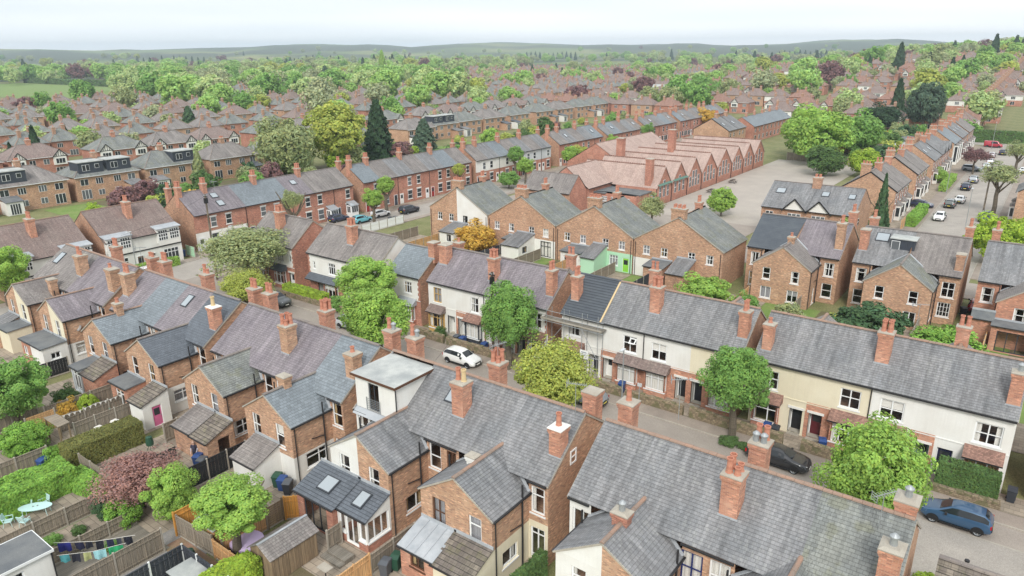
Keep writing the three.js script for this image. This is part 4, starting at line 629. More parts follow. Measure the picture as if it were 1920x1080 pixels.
// red brick terrace on the cross street, fronts face +u
{
  const blocks = [[58.4, 7, 4.63], [93.4, 7, 4.66], [127.6, 7, 4.43], [162.5, 5, 4.62], [188, 5, 4.6], [213.6, 5, 4.6], [239, 5, 4.6], [264, 4, 4.6]];
  const desc = [['with white painted ground floor nearest the junction', 'with two skylights and white ground floor', 'under new pale grey slates left of the roof seam', 'under new pale grey slates right of the roof seam', 'with single skylight behind the bare little tree', 'with white door and glazed porch', 'with white glazed porch at the turquoise car'], ['with long brick gable beside the clipped tree', 'second from the gap in the second block', 'with red front door in the second block', 'in the middle of the second block', 'with dark skylight in the second block', 'next to last in the second block', 'behind the lime green street tree'], ['with white upper floor at the start of the third block', 'with white upper floor beside the dark shrub', 'with white upper floor left of the pollards', 'with white upper floor behind two pollards', 'with pale grey upper floor past the pollards', 'with pale upper floor second from the gap', 'with pale upper floor at the end of the third block']];
  blocks.forEach(([v0, n, w], bi) => { for (let i = 0; i < n; i++) {
    const near = bi < 3, white = bi === 2, roof = bi === 0 ? ['slate_purple', 'slate_purple', 'slate_new', 'slate_new', 'slate_purple', 'slate_brown', 'slate_brown'][i] : ['slate', 'slate_brown', 'slate', 'slate_new', 'slate_brown'][(bi * 3 + i) % 5], flip = i % 2;
    const d = flip ? w - 0.85 : 0.85, wx = flip ? 1.35 : w - 1.35;
    gableHouse({ u: -105.5, v: v0 + i * w, turn: Math.PI / 2, W: w, D: 8.8, EY: 5.8, RY: 8.8, roof, seed: 300 + bi * 10 + i, lintels: near, string: near, wall: white ? [[3, 'brick_red'], [99, i < 4 ? 'render_white' : 'render_grey']] : bi === 0 && i < 2 ? [[2.9, 'render_white'], [99, 'brick_red']] : 'brick_red', end: 'brick_brown', over: 0,
      label: near ? 'red brick terraced house ' + desc[bi][i] : 'red brick terraced house, ' + ['first', 'second', 'third', 'fourth', 'fifth'][i] + ' in the ' + ['fourth', 'fifth', 'sixth', 'seventh', 'eighth'][bi - 3] + ' block beyond the school roofs', group: near ? 'terrace along the cross street' : 'far terrace beyond the school, block ' + (bi + 1),
      wins: [[0, wx, 3.5, 1.0, 1.6, 'sash'], [0, wx, 0.7, 1.25, 1.75, bi > 2 ? 'three' : 'sash']], doors: [[0, d, [[226, 228, 228], [150, 40, 40], [60, 66, 80], [228, 226, 220]][(i + bi) % 4]]], pipes: flip ? [w - 0.03] : [], sky: bi === 0 && i === 1 ? [[0.5, 1.5, 1.2, 2.3], [0.5, 1.5, 3.2, 4.2]] : bi === 0 && i === 4 ? [[2.0, 3.0, 3.0, 4.0]] : bi > 2 && i % 3 === 1 ? [[1.5, 2.5, 2.4, 3.6]] : [],
      chimneys: flip || i === 0 ? [[i === 0 ? 0.3 : 0, -4.0, 9.9, 0.7, 1.0, 'TTTT']] : [], step: near ? 0.25 : 0.5,
      more: (t) => { if (i === 0) chimney(t, 0.4, -7.2, 6.5, 9.4, 0.7, 0.9, 'TT', 'brick_orange', { lead: false }); if (bi === 0 && i > 4) { const q = new MB(), x = i === 5 ? w - 1.2 : w - 1.0; q.box(x - 0.9, x + 0.9, 0, 2.2, 0.05, 1.3); const g = part(t, 'glazed_porch', q.geo(), M.upvc); part(g, 'porch_roof', new MB().slab([[x - 1.0, 2.25, 1.45], [x + 1.0, 2.25, 1.45], [x + 1.0, 2.9, 0.05], [x - 1.0, 2.9, 0.05]], 0.06).geo(), M.glass_roof); farWindow(g, 0, 1.31, x, 0.9, 1.5, 1.2, 'three'); farWindow(g, 3, x - 0.9, 0.7, 0.9, 0.9, 1.2, 'two'); } if (bi > 2) boxBay(t, flip ? 1.5 : w - 1.5, 2.0, { wall: 'brick_red', roof: 'tile_red' }); } });
  } });
}
// two pairs of tile-roofed white houses at the junction, fronts face +u
function tudorHalf(u, v, left, label, seed, o = {}) {
  const W = 5.5, X = (x) => (left ? x : W - x);
  return gableHouse({ name: 'cottage', u, v, turn: Math.PI / 2, W, D: 10.6, EY: 5.0, RY: 8.8, roof: 'tile_brown', ridge: 'ridge_tile', wall: 'render_white', end: 'brick_brown', seed, over: 0.0, label, group: 'white houses with brown tile roofs at the junction', string: false, chimneys: left ? [[W - 0.05, -3.4, 9.6, 0.8, 1.2, 'TT']] : [], wins: [[0, X(1.75), 0.7, 2.2, 1.6, 'eight']], doors: [[0, X(4.6), [120, 100, 84]]], gutter: 'gutter', step: 0.2,
    more: (t) => {
      part(t, 'band', new MB().box(0, W, 2.75, 2.9, 0.004, 0.08).geo(), M.black);
      const g = new THREE.Group(); g.name = 'dormer'; t.add(g); const b = new Bag(), x0 = X(1.9) - 1.7, x1 = X(1.9) + 1.7; wall(b, 0, 0.3, x0, x1, 3.0, 5.5, 'render_white'); for (const [x, f] of [[x0, 3], [x1, 1]]) wall(b, f, x, -1.4, 0.3, 3.4, 5.5, 'render_white'); b.build(g, { render_white: 'wall' });
      for (const k of [-0.85, 0.85]) farWindow(g, 0, 0.3, X(1.9) + k, 3.75, 1.35, 1.5, 'sixteen');
      part(g, 'dormer_roof', new MB().slab([[x0 - 0.2, 5.55, 0.55], [x1 + 0.2, 5.55, 0.55], [x1 + 0.2, 5.95, -1.6], [x0 - 0.2, 5.95, -1.6]], 0.12).geo(), M.lead);
    } });
}
tudorHalf(-103.1, 43.6, true, 'white house with tiled roof left of its shared chimney, nearest the junction', 351); tudorHalf(-103.1, 49.1, false, 'white house with tiled roof and green side gate at the junction', 352);
tudorHalf(-102.4, 30.7, true, 'white house with tiled roof behind the round tree at left edge', 353); tudorHalf(-102.4, 36.2, false, 'white house with tiled roof and grey flat roofed dormer by the slate ridge', 354);

// broad paired houses whose gable faces the drone: one half each, ridge runs away along z at x = 0
function halfGable(o) {
  const s = o.s, X = (o.W || 6.3) * s, D = o.D || 8.6, EY = 5.2, RY = 8.9, r = rng(o.seed), t = thing('semi_detached_house', o.label, 'house', o.u, 87, 0, 'paired houses with broad rear gables'), bag = new Bag(r), m = o.wall || 'brick';
  const zone = Array.isArray(m) ? m : [[99, m]], top = zone[zone.length - 1][1];
  glazedWall(t, bag, 0, 0, 0, X, 0, EY, zone, (o.wins || [1.6, 4.2]).map((a) => ({ a: a * s, y: 3.2, w: 1.0, h: 1.25, s: 'quad', fm: o.fm })).concat(o.low || []), r);
  bag.at(top).poly([[0, EY, 0], [X, EY, 0], [0, RY - 0.1, 0]]).poly([[0, EY, -D], [X, EY, -D], [0, RY - 0.1, -D]]); wall(bag, 2, -D, 0, X, 0, EY, 'brick'); wall(bag, s > 0 ? 1 : 3, X, -D, 0, 0, EY, o.side || 'brick'); bag.at('brick').poly([[0.01 * s, 0, 0], [0.01 * s, 0, -D], [0.01 * s, RY - 0.1, -D], [0.01 * s, RY - 0.1, 0]]);
  bag.build(t, Object.fromEntries(Object.keys(bag.m).map((k) => [k, 'wall'])));
  const q = new MB(r() * 9, 2); coursed(q, 1, -D - 0.1, 0.1, X + 0.2 * s, EY - 0.12, 0, RY, 0.25, 0.015); const roof = part(t, 'roof', q.geo(), M[o.roof || 'slate_moss']);
  part(roof, 'ridge', new MB().bar([0, RY + 0.03, 0.1], [0, RY + 0.03, -D - 0.1], 0.22, 0.1).geo(), M.ridge_tile); part(roof, 'verge', new MB().bar([0, RY - 0.03, 0.1], [X + 0.2 * s, EY - 0.15, 0.1], 0.06, 0.12).geo(), M.concrete);
  if (s < 0 && o.chim !== false) { chimney(t, -0.3, -0.75, 6.5, 10.0, 1.9, 0.9, 'SSSSSS', 'brick', { lead: false }); chimney(t, -0.2, -7.0, 6.5, 9.8, 0.8, 0.9, 'TT', 'brick_orange', { lead: false }); }
  pipe(t, [[X - 0.25 * s, 0, 0.07], [X - 0.25 * s, EY - 0.4, 0.07]]);
  for (const e of o.ext || []) extension(t, s, 0, e, r); return t;
}
halfGable({ u: -76.1, s: -1, seed: 361, label: 'brick half of the broad gabled pair beside the hipped house', wins: [1.3, 3.8], W: 6.0 });
halfGable({ u: -76.1, s: 1, seed: 362, label: 'white rendered half gable with two small dark windows', wall: 'render_white', wins: [1.7, 4.0], fm: 'grey_frame', ext: [{ x0: -0.8, x1: 2.2, L: 3.6, roof: 'slate', wall: 'render_white', hi: 3.1, lo: 2.3, front: [{ a: 1.2, y: 0.9, w: 0.9, h: 1.1, s: 'pic', fm: 'grey_frame' }] }] });
halfGable({ u: -63.3, s: -1, seed: 363, label: 'brick half gable house above the yellow flowering shrub', wins: [1.8, 4.6], ext: [{ x0: 0.2, x1: 2.2, L: 1.8, roof: 'felt', wall: 'brick_brown', hi: 2.6, lo: 2.4 }] });
halfGable({ u: -63.3, s: 1, seed: 364, label: 'brick house with white slate roofed extension and tall black garden doors', wins: [2.0, 4.6], wall: [[2.7, 'render_white'], [99, 'brick']], low: [{ a: 4.6, y: 0.1, w: 1.9, h: 2.4, s: 'six', fm: 'blackgloss', sill: '' }], ext: [{ x0: -0.6, x1: 2.6, L: 4.2, roof: 'slate', wall: 'render_white', hi: 3.3, lo: 2.2, side: [{ a: 2.6, y: 1, w: 1.2, h: 1, s: 'two', fm: 'grey_frame' }] }] });
halfGable({ u: -50.5, s: -1, seed: 365, label: 'brick half gable house left of the mint green extension', wins: [1.7, 4.4], ext: [{ x0: 0.3, x1: 3.6, L: 3.0, roof: 'felt', wall: 'render_white', hi: 2.8, lo: 2.5, front: [{ a: -2.2, y: 0.9, w: 1.7, h: 1.0, s: 'three' }] }] });
halfGable({ u: -50.5, s: 1, seed: 366, label: 'brick house with mint green ground floor and lime door', wins: [2.0, 4.6], wall: [[2.75, 'render_mint'], [99, 'brick']], low: [{ a: 3.4, y: 0.8, w: 1.4, h: 1.5, s: 'six' }, { a: 5.3, y: 0.1, w: 1.0, h: 2.0, s: 'door', color: [142, 208, 74] }], ext: [{ x0: 0.1, x1: 2.3, L: 3.6, roof: 'slate', wall: 'render_mint', hi: 3.5, lo: 2.3 }] });
halfGable({ u: -37.7, s: -1, seed: 367, label: 'brick house with rusty lean-to behind the scaffolded roof', wins: [1.8, 4.4], wall: [[2.6, 'render_white'], [99, 'brick']], ext: [{ x0: 0.6, x1: 3.4, L: 2.8, roof: 'felt', wall: 'brick_brown', hi: 2.7, lo: 2.4 }] });
halfGable({ u: -37.7, s: 1, seed: 368, label: 'brick half gable house beside the dark tiled roof', wins: [2.1, 4.6], ext: [{ x0: 0.2, x1: 2.7, L: 3.6, roof: 'slate', wall: 'brick_brown', hi: 3.4, lo: 2.2 }] });
// pairs with rear wings behind the main street terrace
{
  const c = { v: 89.6, W: 5.55, wx: 3.4, wz: 4.0, WR: 7.3, D: 10.2, RY: 9.1, frontWall: 'brick_red' }, g = 'paired houses with slate rear wings behind the terrace', mw = (s, k) => [{ a: s * 4.5, y: 3.4, w: 1.15, h: 1.7, s: k, cur: 'dw' }, { a: s * 4.5, y: 0.7, w: 1.2, h: 1.8, s: 'sash' }], gw = (s) => [{ a: s * 1.7, y: 3.0, w: 0.95, h: 1.5, s: 'sash' }, { a: s * 1.6, y: 0.6, w: 1.3, h: 1.5, s: 'two' }];
  rearHouse({ ...c, u: -23.7, s: -1, seed: 371, end: true, roof: 'tile_grey', step: 0.32, wingRoof: 'slate_brown', ridge: 'ridge_grey', label: 'brick house with ribbed dark grey tiles beside the purple slates', group: g, mainWins: mw(-1, 'two'), gableWins: gw(-1), ext: [] });
  rearHouse({ ...c, u: -23.7, s: 1, seed: 372, end: true, roof: 'slate_purple', wingRoof: 'slate_brown', ridge: 'ridge_grey', label: 'brick house with purple slates, tall gable and two pot chimneys', group: g, mainWins: mw(1, 'quad'), gableWins: gw(1), chimneys: [[5.0, -1.6, 9.9, 0.9, 1.0, 'TT', 'brick'], [5.1, -7, 10.3, 0.9, 1.0, 'TT'], [0, 1.0, 8.0, 0.7, 0.6, 'S', 'brick']], sideWins: [{ a: 1.6, y: 0.2, w: 0.9, h: 2.0, s: 'sash' }] });
  rearHouse({ ...c, u: -11.1, s: -1, seed: 373, end: true, roof: 'slate', wingRoof: 'slate_moss', ridge: 'ridge_grey', label: 'brick house with skylight and small dark box dormer', group: g, mainWins: mw(-1, 'top'), gableWins: gw(-1), sky: [[-4.0, -2.7, 4.0, 5.2]], chimneys: [[-5.0, -2.0, 9.4, 0.9, 1.0, '-', 'brick_orange'], [-5.0, -6.5, 10.0, 0.9, 1.0, 'TT']], more: (t) => { const g2 = new THREE.Group(); g2.name = 'dormer'; t.add(g2); const b = new Bag(); wall(b, 0, -2.3, -2.2, 0.3, 7.0, 8.6, 'cladding'); for (const [x, f] of [[-2.2, 3], [0.3, 1]]) wall(b, f, x, -4.6, -2.3, 7.0, 8.6, 'cladding'); b.build(g2, { cladding: 'wall' }); farWindow(g2, 0, -2.3, -1.7, 7.2, 0.9, 1.15, 'pic', 'glass_mid'); part(g2, 'dormer_roof', new MB().slab([[-2.35, 8.66, -2.15], [0.45, 8.66, -2.15], [0.45, 8.7, -4.8], [-2.35, 8.7, -4.8]], 0.1).geo(), M.felt_pale); } });
  rearHouse({ ...c, u: -11.1, s: 1, seed: 374, end: true, roof: 'slate_brown', wingRoof: 'slate_moss', ridge: 'ridge_grey', label: 'brick house with stained slate corner and small paned lower window', group: g, mainWins: [{ a: 4.5, y: 3.2, w: 1.3, h: 1.8, s: 'quad' }, { a: 4.4, y: 0.9, w: 1.3, h: 1.7, s: 'sixteen' }], gableWins: gw(1), chimneys: [[5.1, -1.0, 8.2, 0.8, 0.9, '-', 'brick_brown'], [5.1, -6.5, 10.2, 0.8, 1.0, 'TT']] });
  rearHouse({ ...c, u: 1.6, s: -1, seed: 375, end: true, roof: 'slate', wingRoof: 'slate_brown', ridge: 'ridge_grey', brick: 'brick_orange', label: 'brick house with dark triple garden doors at the right edge', group: g, mainWins: mw(-1, 'sash'), gableWins: [{ a: -1.3, y: 3.0, w: 1.1, h: 1.5, s: 'sash' }], ext: [{ x0: 0.02, x1: 3.4, L: 1.6, roof: 'felt', wall: 'brick_orange', hi: 2.9, lo: 2.75, front: [{ a: -1.5, y: 0.1, w: 2.7, h: 2.2, s: 'three', fm: 'grey_frame', sill: '', cur: '' }] }, { x0: 3.4, x1: 5.3, L: -2.6 + 3, roof: 'felt', wall: 'brick_orange', hi: 3.6, lo: 2.8 }], chimneys: [[-5.0, -6.5, 10.2, 0.8, 1.0, 'TT']] });
  rearHouse({ ...c, u: 1.6, s: 1, seed: 376, end: true, roof: 'slate', ridge: 'ridge_grey', brick: 'brick_orange', label: 'brick house mostly beyond the right edge above the terrace ridge', group: g });
}
// semi with two little gables, front faces the drone
{
  const half = (u, s, label, seed, sky) => gableHouse({ name: 'semi_detached_house', u, v: 117.6, W: 7.1, D: 11.4, EY: 5.3, RY: 8.6, roof: 'slate', wall: 'brick_brown', seed, label, group: 'slate roofed pair with twin gables', sky, wins: [[0, 3.55 + s * 1.7, 3.2, 2.0, 1.4, 'three', 'glass_mid'], [0, 3.55 - s * 2.2, 3.2, 1.2, 1.4, 'two'], [0, 3.55 + s * 1.4, 0.7, 2.2, 1.6, 'three'], [1, -3, 3.3, 0.9, 1.1, 'sash']], chimneys: s > 0 ? [[7.0, -5.2, 9.9, 1.3, 1.0, 'SSSS', 'brick_brown']] : [],
    more: (t) => { const c = 3.55 + s * 1.7, g = new THREE.Group(); g.name = 'gablet'; t.add(g); const b = new Bag(); b.at('render_white').poly([[c - 1.7, 5.2, 0.3], [c + 1.7, 5.2, 0.3], [c, 6.9, 0.3]]); b.build(g, { render_white: 'wall' }); const q = new MB(); for (const k of [-1, 1]) q.slab([[c + k * 1.95, 5.05, 0.5], [c, 7.1, 0.5], [c, 7.1, -3.2], [c + k * 1.95, 5.05, 0.0]], 0.1); part(g, 'roof', q.geo(), M.slate); const w = new MB(); for (const k of [-1, 1]) w.bar([c + k * 1.95, 4.98, 0.52], [c, 7.0, 0.52], 0.06, 0.2); part(g, 'bargeboard', w.geo(), M.black); } });
  half(-36.7, 1, 'left half of the twin gabled slate pair, with skylight', 381, [[1.2, 2.5, 3.8, 4.9]]); half(-29.6, -1, 'right half of the twin gabled slate pair, with two skylights', 382, [[1.2, 2.2, 4.0, 5.0], [5.2, 6.1, 4.0, 5.0]]);
}
// terraces on the left of the street with parked cars, fronts face +u, brick gable ends face the drone
{
  const blocks = [[141, 3, 4.75, 'slate_brown'], [163, 3, 4.8, 'slate_brown'], [185, 2, 5.6, 'slate'], [197, 3, 5.2, 'slate'], [220, 3, 4.7, 'slate_new'], [236, 3, 5, 'slate'], [253, 3, 5, 'slate_brown']];
  const nm = ['nearest block, past the conifer', 'second block along the parked cars', 'third block with skylights', 'fourth block with dark gablets', 'white fronted block behind the bare tree', 'sixth block up the street', 'last block by the red van'];
  blocks.forEach(([v0, n, w, roof], bi) => { for (let i = 0; i < n; i++) gableHouse({ u: -20.9, v: v0 + i * w, turn: Math.PI / 2, W: w, D: 8.9, EY: 5.6, RY: 8.7, roof, seed: 400 + bi * 10 + i, wall: bi === 4 ? 'render_white' : 'brick_red', end: 'brick', over: i === 0 || i === n - 1 ? 0.02 : 0, barge: bi < 2 && i === 0 ? 'black' : undefined, lintels: bi < 3, label: (i === 0 ? 'gable end house of the ' : i === n - 1 ? 'far end house of the ' : 'inner house of the ') + nm[bi], group: 'terraces beside the parked cars', wins: [[0, w - 1.5, 3.3, 1.1, 1.6, 'sash', 'glass_mid'], [0, 1.1, 3.3, 0.8, 1.5, 'sash', 'glass_mid']], doors: [[0, 0.9, [[70, 90, 84], [226, 226, 220], [120, 40, 40]][i % 3]]], sky: bi === 2 || bi === 5 ? [[1.5, 2.5, 2.5, 3.7]] : [], chimneys: i === 0 ? [[0.5, -5.4, 10.0, 0.8, 1.6, 'SSSSS', 'brick']] : i === n - 1 ? [[w - 0.4, -4.2, 9.8, 0.8, 1.2, 'TT']] : [[0.1, -4.2, 9.8, 0.8, 1.2, 'TTTT']], step: 0.3,
    more: (t) => { boxBay(t, w - 1.5, 2.1, { z: 0.9, h: bi === 4 ? 5 : 2.7 }); if (bi === 3) { const g = new THREE.Group(); g.name = 'gablet'; t.add(g); const c = w - 1.7, q = new MB(); for (const k of [-1, 1]) q.slab([[c + k * 1.6, 5.4, 0.35], [c, 7.3, 0.35], [c, 7.3, -2.6], [c + k * 1.6, 5.4, 0]], 0.1); part(g, 'roof', q.geo(), M.slate); part(g, 'wall', new MB().poly([[c - 1.4, 5.5, 0.2], [c + 1.4, 5.5, 0.2], [c, 7.1, 0.2]]).geo(), M.black); } } }); });
  for (let i = 0; i < 2; i++) gableHouse({ u: -3.6, v: 157.5 - i * -5, turn: -Math.PI / 2, W: 5, D: 9, EY: 5.5, RY: 8.6, roof: 'slate', wall: 'brick', seed: 480 + i, label: i ? 'brick house beyond the one at the right edge of the car street' : 'brick house with white bay at the right edge of the car street', group: 'houses opposite the parked cars', wins: [[0, 1.6, 3.2, 1.4, 1.5, 'three']], doors: [[0, 4.1, [90, 60, 50]]], chimneys: [[0.3, -4.5, 9.8, 0.8, 1.2, 'TT']], more: (t) => boxBay(t, 1.7, 2.2, {}) });
}
gableHouse({ name: 'village_hall', cat: 'hall', u: -198, v: 401, W: 17, D: 13, EY: 4.2, RY: 9.5, roof: 'felt_pale', wall: 'render_white', end: 'render_white', seed: 489, label: 'hall with pale grey skylit roof and timbered white gable far off', sky: [[4, 5.5, 4, 6], [8, 9.5, 4, 6], [12, 13.5, 4, 6]], barge: 'black', step: 1.2, wins: [[0, 4, 1, 2, 2, 'three'], [0, 9, 1, 2, 2, 'three'], [0, 14, 1, 2, 2, 'three'], [1, -4, 1, 1.5, 4, 'sash'], [1, -9, 1, 1.5, 4, 'sash']] });
// brick block beyond the school and two more rows behind it
for (const [v, i] of [[221.5, 0], [229.5, 1], [240, 2], [248, 3], [256, 4], [264, 5], [272, 6]]) gableHouse(i < 2 ? { u: -81.6, v, turn: Math.PI / 2, W: 7.6, D: 11.4, EY: 5.4, RY: 8.9, roof: 'slate', wall: 'brick', seed: 490 + i, label: i ? 'slate roofed brick house behind the blank brick gable' : 'house with blank brick gable facing the school roofs', group: 'brick houses beyond the school', barge: i ? undefined : 'black', chimneys: [[3.8, -5.7, 10.2, 1.4, 0.9, 'TTTT', 'brick_brown']], wins: [[0, 2, 3.3, 0.9, 1.2, 'sash'], [0, 5, 3.3, 0.9, 1.2, 'sash']], sky: [[1.5, 2.5, 2.6, 3.9]], step: 0.3 } : { u: -80, v, turn: Math.PI / 2, W: 7.9, D: 8.6, EY: 5.2, RY: 8, roof: 'slate_new', wall: 'brick_red', seed: 490 + i, label: 'slate roofed terrace house past the school yard, ' + ['nearest', 'second', 'third', 'fourth', 'last'][i - 2] + ' of its row', group: 'terrace past the school yard', wins: [[0, 2, 3.2, 1.1, 1.4, 'two'], [0, 6, 3.2, 1.1, 1.4, 'two'], [0, 2, 0.7, 1.4, 1.5, 'two'], [0, 6, 0.7, 1.4, 1.5, 'two']], chimneys: [[4, -4.3, 9.2, 0.9, 0.6, 'TT']], step: 0.4 });

// ---------------------------------------------------------------- school: a row of gabled classrooms
{
  const t = thing('school', 'long red brick school with eight pink tiled gables along the yard', 'school', -61.3, 129.7, Math.PI / 2), vs = [129.7, 136.7, 144.4, 152.1, 161.1, 170.2, 178.1, 185.8, 193.9], bag = new Bag(rng(5)), EY = 3.6, L = 18;
  const rf = new MB(), rd = new MB(), fr = new MB();
  for (let i = 0; i < 8; i++) {
    const a = vs[i] - vs[0], b = vs[i + 1] - vs[0], c = (a + b) / 2, RY = i < 5 ? 7.55 : 7.1;
    wall(bag, 0, 0, a, b, 0, EY, 'brick_red'); bag.at('brick_red').poly([[a, EY, 0], [b, EY, 0], [c, RY, 0]]).poly([[a, EY, -L], [b, EY, -L], [c, RY, -L]]); wall(bag, 2, -L, a, b, 0, EY, 'brick_red');
    const n = i < 2 ? 3 : i < 6 ? 4 : 3; for (let k = 0; k < n; k++) { const x = lerp(a + 0.9, b - 0.9, (k + 0.5) / n), mid = Math.abs(k - (n - 1) / 2) < 1; farWindow(t, 0, 0, x, mid ? 1.5 : 1.5, 0.95, mid ? 3.4 : 2.2, 'sash', 'glass_mid'); }
    const q = new MB(i * 3.1, i); coursed(q, 1, -L, 0.12, a, EY, c, RY, 0.4, 0.015); coursed(q, 1, -L, 0.12, b, EY, c, RY, 0.4, 0.015); const roof = part(t, 'roof', q.geo(), M.tile_pink);
    const w = new MB(); for (let z = 0; z > -L; z -= 0.5) w.box(c - 0.1, c + 0.1, RY - 0.03, RY + 0.14, z - 0.42, z).box(c - 0.05, c + 0.05, RY + 0.14, RY + 0.24, z - 0.3, z - 0.15); tag(part(roof, 'ridge_crest', w.geo(), M.tile_red), null, null, null, 'stuff');
    part(roof, 'verge', new MB().bar([a, EY + 0.02, 0.13], [c, RY + 0.02, 0.13], 0.1, 0.12).bar([b, EY + 0.02, 0.13], [c, RY + 0.02, 0.13], 0.1, 0.12).geo(), M.tile_pink);
    pipe(t, [[a + 0.02, 0, 0.08], [a + 0.02, EY, 0.08]], 0.07);
    if (i < 2) part(t, 'canopy', new MB().slab([[a + 0.4, 4.1, 0.5], [b - 0.4, 4.1, 0.5], [b - 0.4, 4.35, 0.03], [a + 0.4, 4.35, 0.03]], 0.08).geo(), flat(92, 128, 116, 0.6));
  }
  wall(bag, 3, 0, -9, 0, 0, EY, 'brick_red'); wall(bag, 1, vs[8] - vs[0], -L, 0, 0, EY, 'brick_red'); bag.build(t, { brick_red: 'wall' });
  chimney(t, 0.9, -2.1, 3.6, 9.3, 1.2, 1.3, '-', 'brick_red', { lead: false }); chimney(t, 27, -9.5, 6, 12.2, 1.3, 1.5, '-', 'brick_red', { lead: false }); chimney(t, 15.5, -16.5, 5, 11.0, 1.5, 1.5, '-', 'brick_red', { lead: false });
  // mural board on the near end wall
  const cv = document.createElement('canvas'); cv.width = 256; cv.height = 96; const g = cv.getContext('2d'); g.fillStyle = '#9cc9e4'; g.fillRect(0, 0, 256, 96); g.fillStyle = '#e9f1f3'; for (let i = 0; i < 7; i++) g.fillRect(18 + i * 34, 26 + (i % 3) * 10, 20, 44); g.fillStyle = '#3fa58a'; g.fillRect(10, 12, 44, 40); g.fillStyle = '#d88a7c'; g.fillRect(206, 18, 34, 22); g.fillStyle = '#4d76b8'; g.fillRect(120, 30, 26, 52);
  const ct = new THREE.CanvasTexture(cv); ct.colorSpace = THREE.SRGBColorSpace; const pg = new THREE.PlaneGeometry(3.7, 1.5); const bd = part(t, 'mural_board', pg, new THREE.MeshStandardMaterial({ map: ct, roughness: 0.8 })); bd.rotation.y = -Math.PI / 2; bd.position.set(-0.06, 1.6, -2.2);
}
{
  // hall roof behind the gables, west hall, low link and the older slate-brown annex
  const hall = gableHouse({ name: 'school_hall', cat: 'school hall', u: -75.8, v: 143.5, turn: Math.PI / 2, W: 28, D: 15, EY: 5, RY: 9.6, roof: 'tile_pink', ridge: 'tile_red', wall: 'brick_red', seed: 501, label: 'broad pink tiled hall roof with chimneys behind the school gables', step: 0.4, wins: [[0, 3, 3.4, 5, 1.1, 'four']] });
  const k2 = gableHouse({ name: 'school_hall', cat: 'school hall', u: -71.6, v: 120.7, turn: Math.PI / 2, W: 11.5, D: 10, EY: 4, RY: 7.8, roof: 'tile_pink', ridge: 'tile_red', wall: 'brick_red', seed: 502, label: 'pink tiled wing between the annex and the near gable', step: 0.4 });
  gableHouse({ name: 'school_annex', cat: 'annex', u: -82.2, v: 114.2, W: 10.6, D: 6, EY: 4, RY: 7.1, roof: 'slate_brown', ridge: 'ridge_grey', wall: 'brick_brown', end: 'brick_red', seed: 503, label: 'annex with mottled brown roof and plain red brick gable', step: 0.3 });
  const t = thing('flat_roofed_link', 'low brick link with dark flat roof and white windows by the school', 'building', -73.4, 123.2), b = new Bag(); wall(b, 0, 0, 0, 11, 0, 3, 'brick_red'); wall(b, 1, 11, -7, 0, 0, 3, 'brick_red'); b.build(t, { brick_red: 'wall' }); part(t, 'roof', new MB().slab([[-0.3, 3.1, 0.3], [4.5, 3.1, 0.3], [4.5, 3.1, -1.2], [11.2, 3.1, -1.2], [11.2, 3.1, -9], [-0.3, 3.1, -9]], 0.22).geo(), M.felt); for (const x of [1, 4.2, 6.2, 9.2]) farWindow(t, 0, 0, x, 1.0, 1.1, 1.4, 'sixteen'); addDoor(t, 0, 0.03, 2.7, 0.95, 2.1, [60, 70, 66], 0, { deep: -0.03 });
}
// ---------------------------------------------------------------- land
const hill = (u, v) => 18 * sstep(280, 820, v) * sstep(-360, -20, u) + 10 * sstep(900, 2600, Math.hypot(u, v)) * vnoise(u / 700 + 9, v / 700 + 9, 64, 64, 5);
function farRise(u, v) { // low hills on the skyline
  const d = Math.hypot(u, v), a = Math.atan2(u, v);
  return sstep(1900, 4200, d) * (16 + 40 * vnoise(a * 9 + 20, d / 2400, 64, 64, 8) + 16 * vnoise(a * 40 + 20, d / 700, 128, 128, 9)) * 1;
}
const landY = (u, v) => hill(u, v) + farRise(u, v) - 0.02;
{
  const rad = [0.01]; for (let r = 20; r < 500; r += 20) rad.push(r); for (let r = 500; r < 5600; r *= 1.05) rad.push(r);
  const NA = 220, pos = [], uv = [], col = [], idx = [], rr = rng(77);
  for (let i = 0; i < rad.length; i++) for (let k = 0; k <= NA; k++) {
    const a = k / NA * Math.PI * 2, u = Math.sin(a) * rad[i], v = Math.cos(a) * rad[i]; pos.push(u, landY(u, v), -v); uv.push(u, v);
    // far fields and woods: patches of their own colour
    let c = [1, 1, 1]; if (rad[i] > 1000) { const f = hash2(Math.floor(u / 260 + 99), Math.floor(v / 180 + 99), 4), w = vnoise(u / 420 + 50, v / 420 + 50, 64, 64, 12); c = w > 0.5 ? [0.26, 0.36, 0.36] : f < 0.3 ? [0.8, 1.05, 0.75] : f < 0.55 ? [0.45, 0.62, 0.5] : f < 0.64 ? [1.3, 1.3, 1.0] : [0.36, 0.48, 0.46]; }
    col.push(...c);
    if (i && k) { const p = i * (NA + 1) + k; idx.push(p - 1, p - NA - 2, p, p, p - NA - 2, p - NA - 1); }
  }
  const g = new THREE.BufferGeometry(); g.setAttribute('position', new THREE.Float32BufferAttribute(pos, 3)); g.setAttribute('uv', new THREE.Float32BufferAttribute(uv, 2)); g.setAttribute('color', new THREE.Float32BufferAttribute(col, 3)); g.setIndex(idx); g.computeVertexNormals();
  const m = M.leafmat.clone(); m.vertexColors = true; ground('ground', g, m);
}
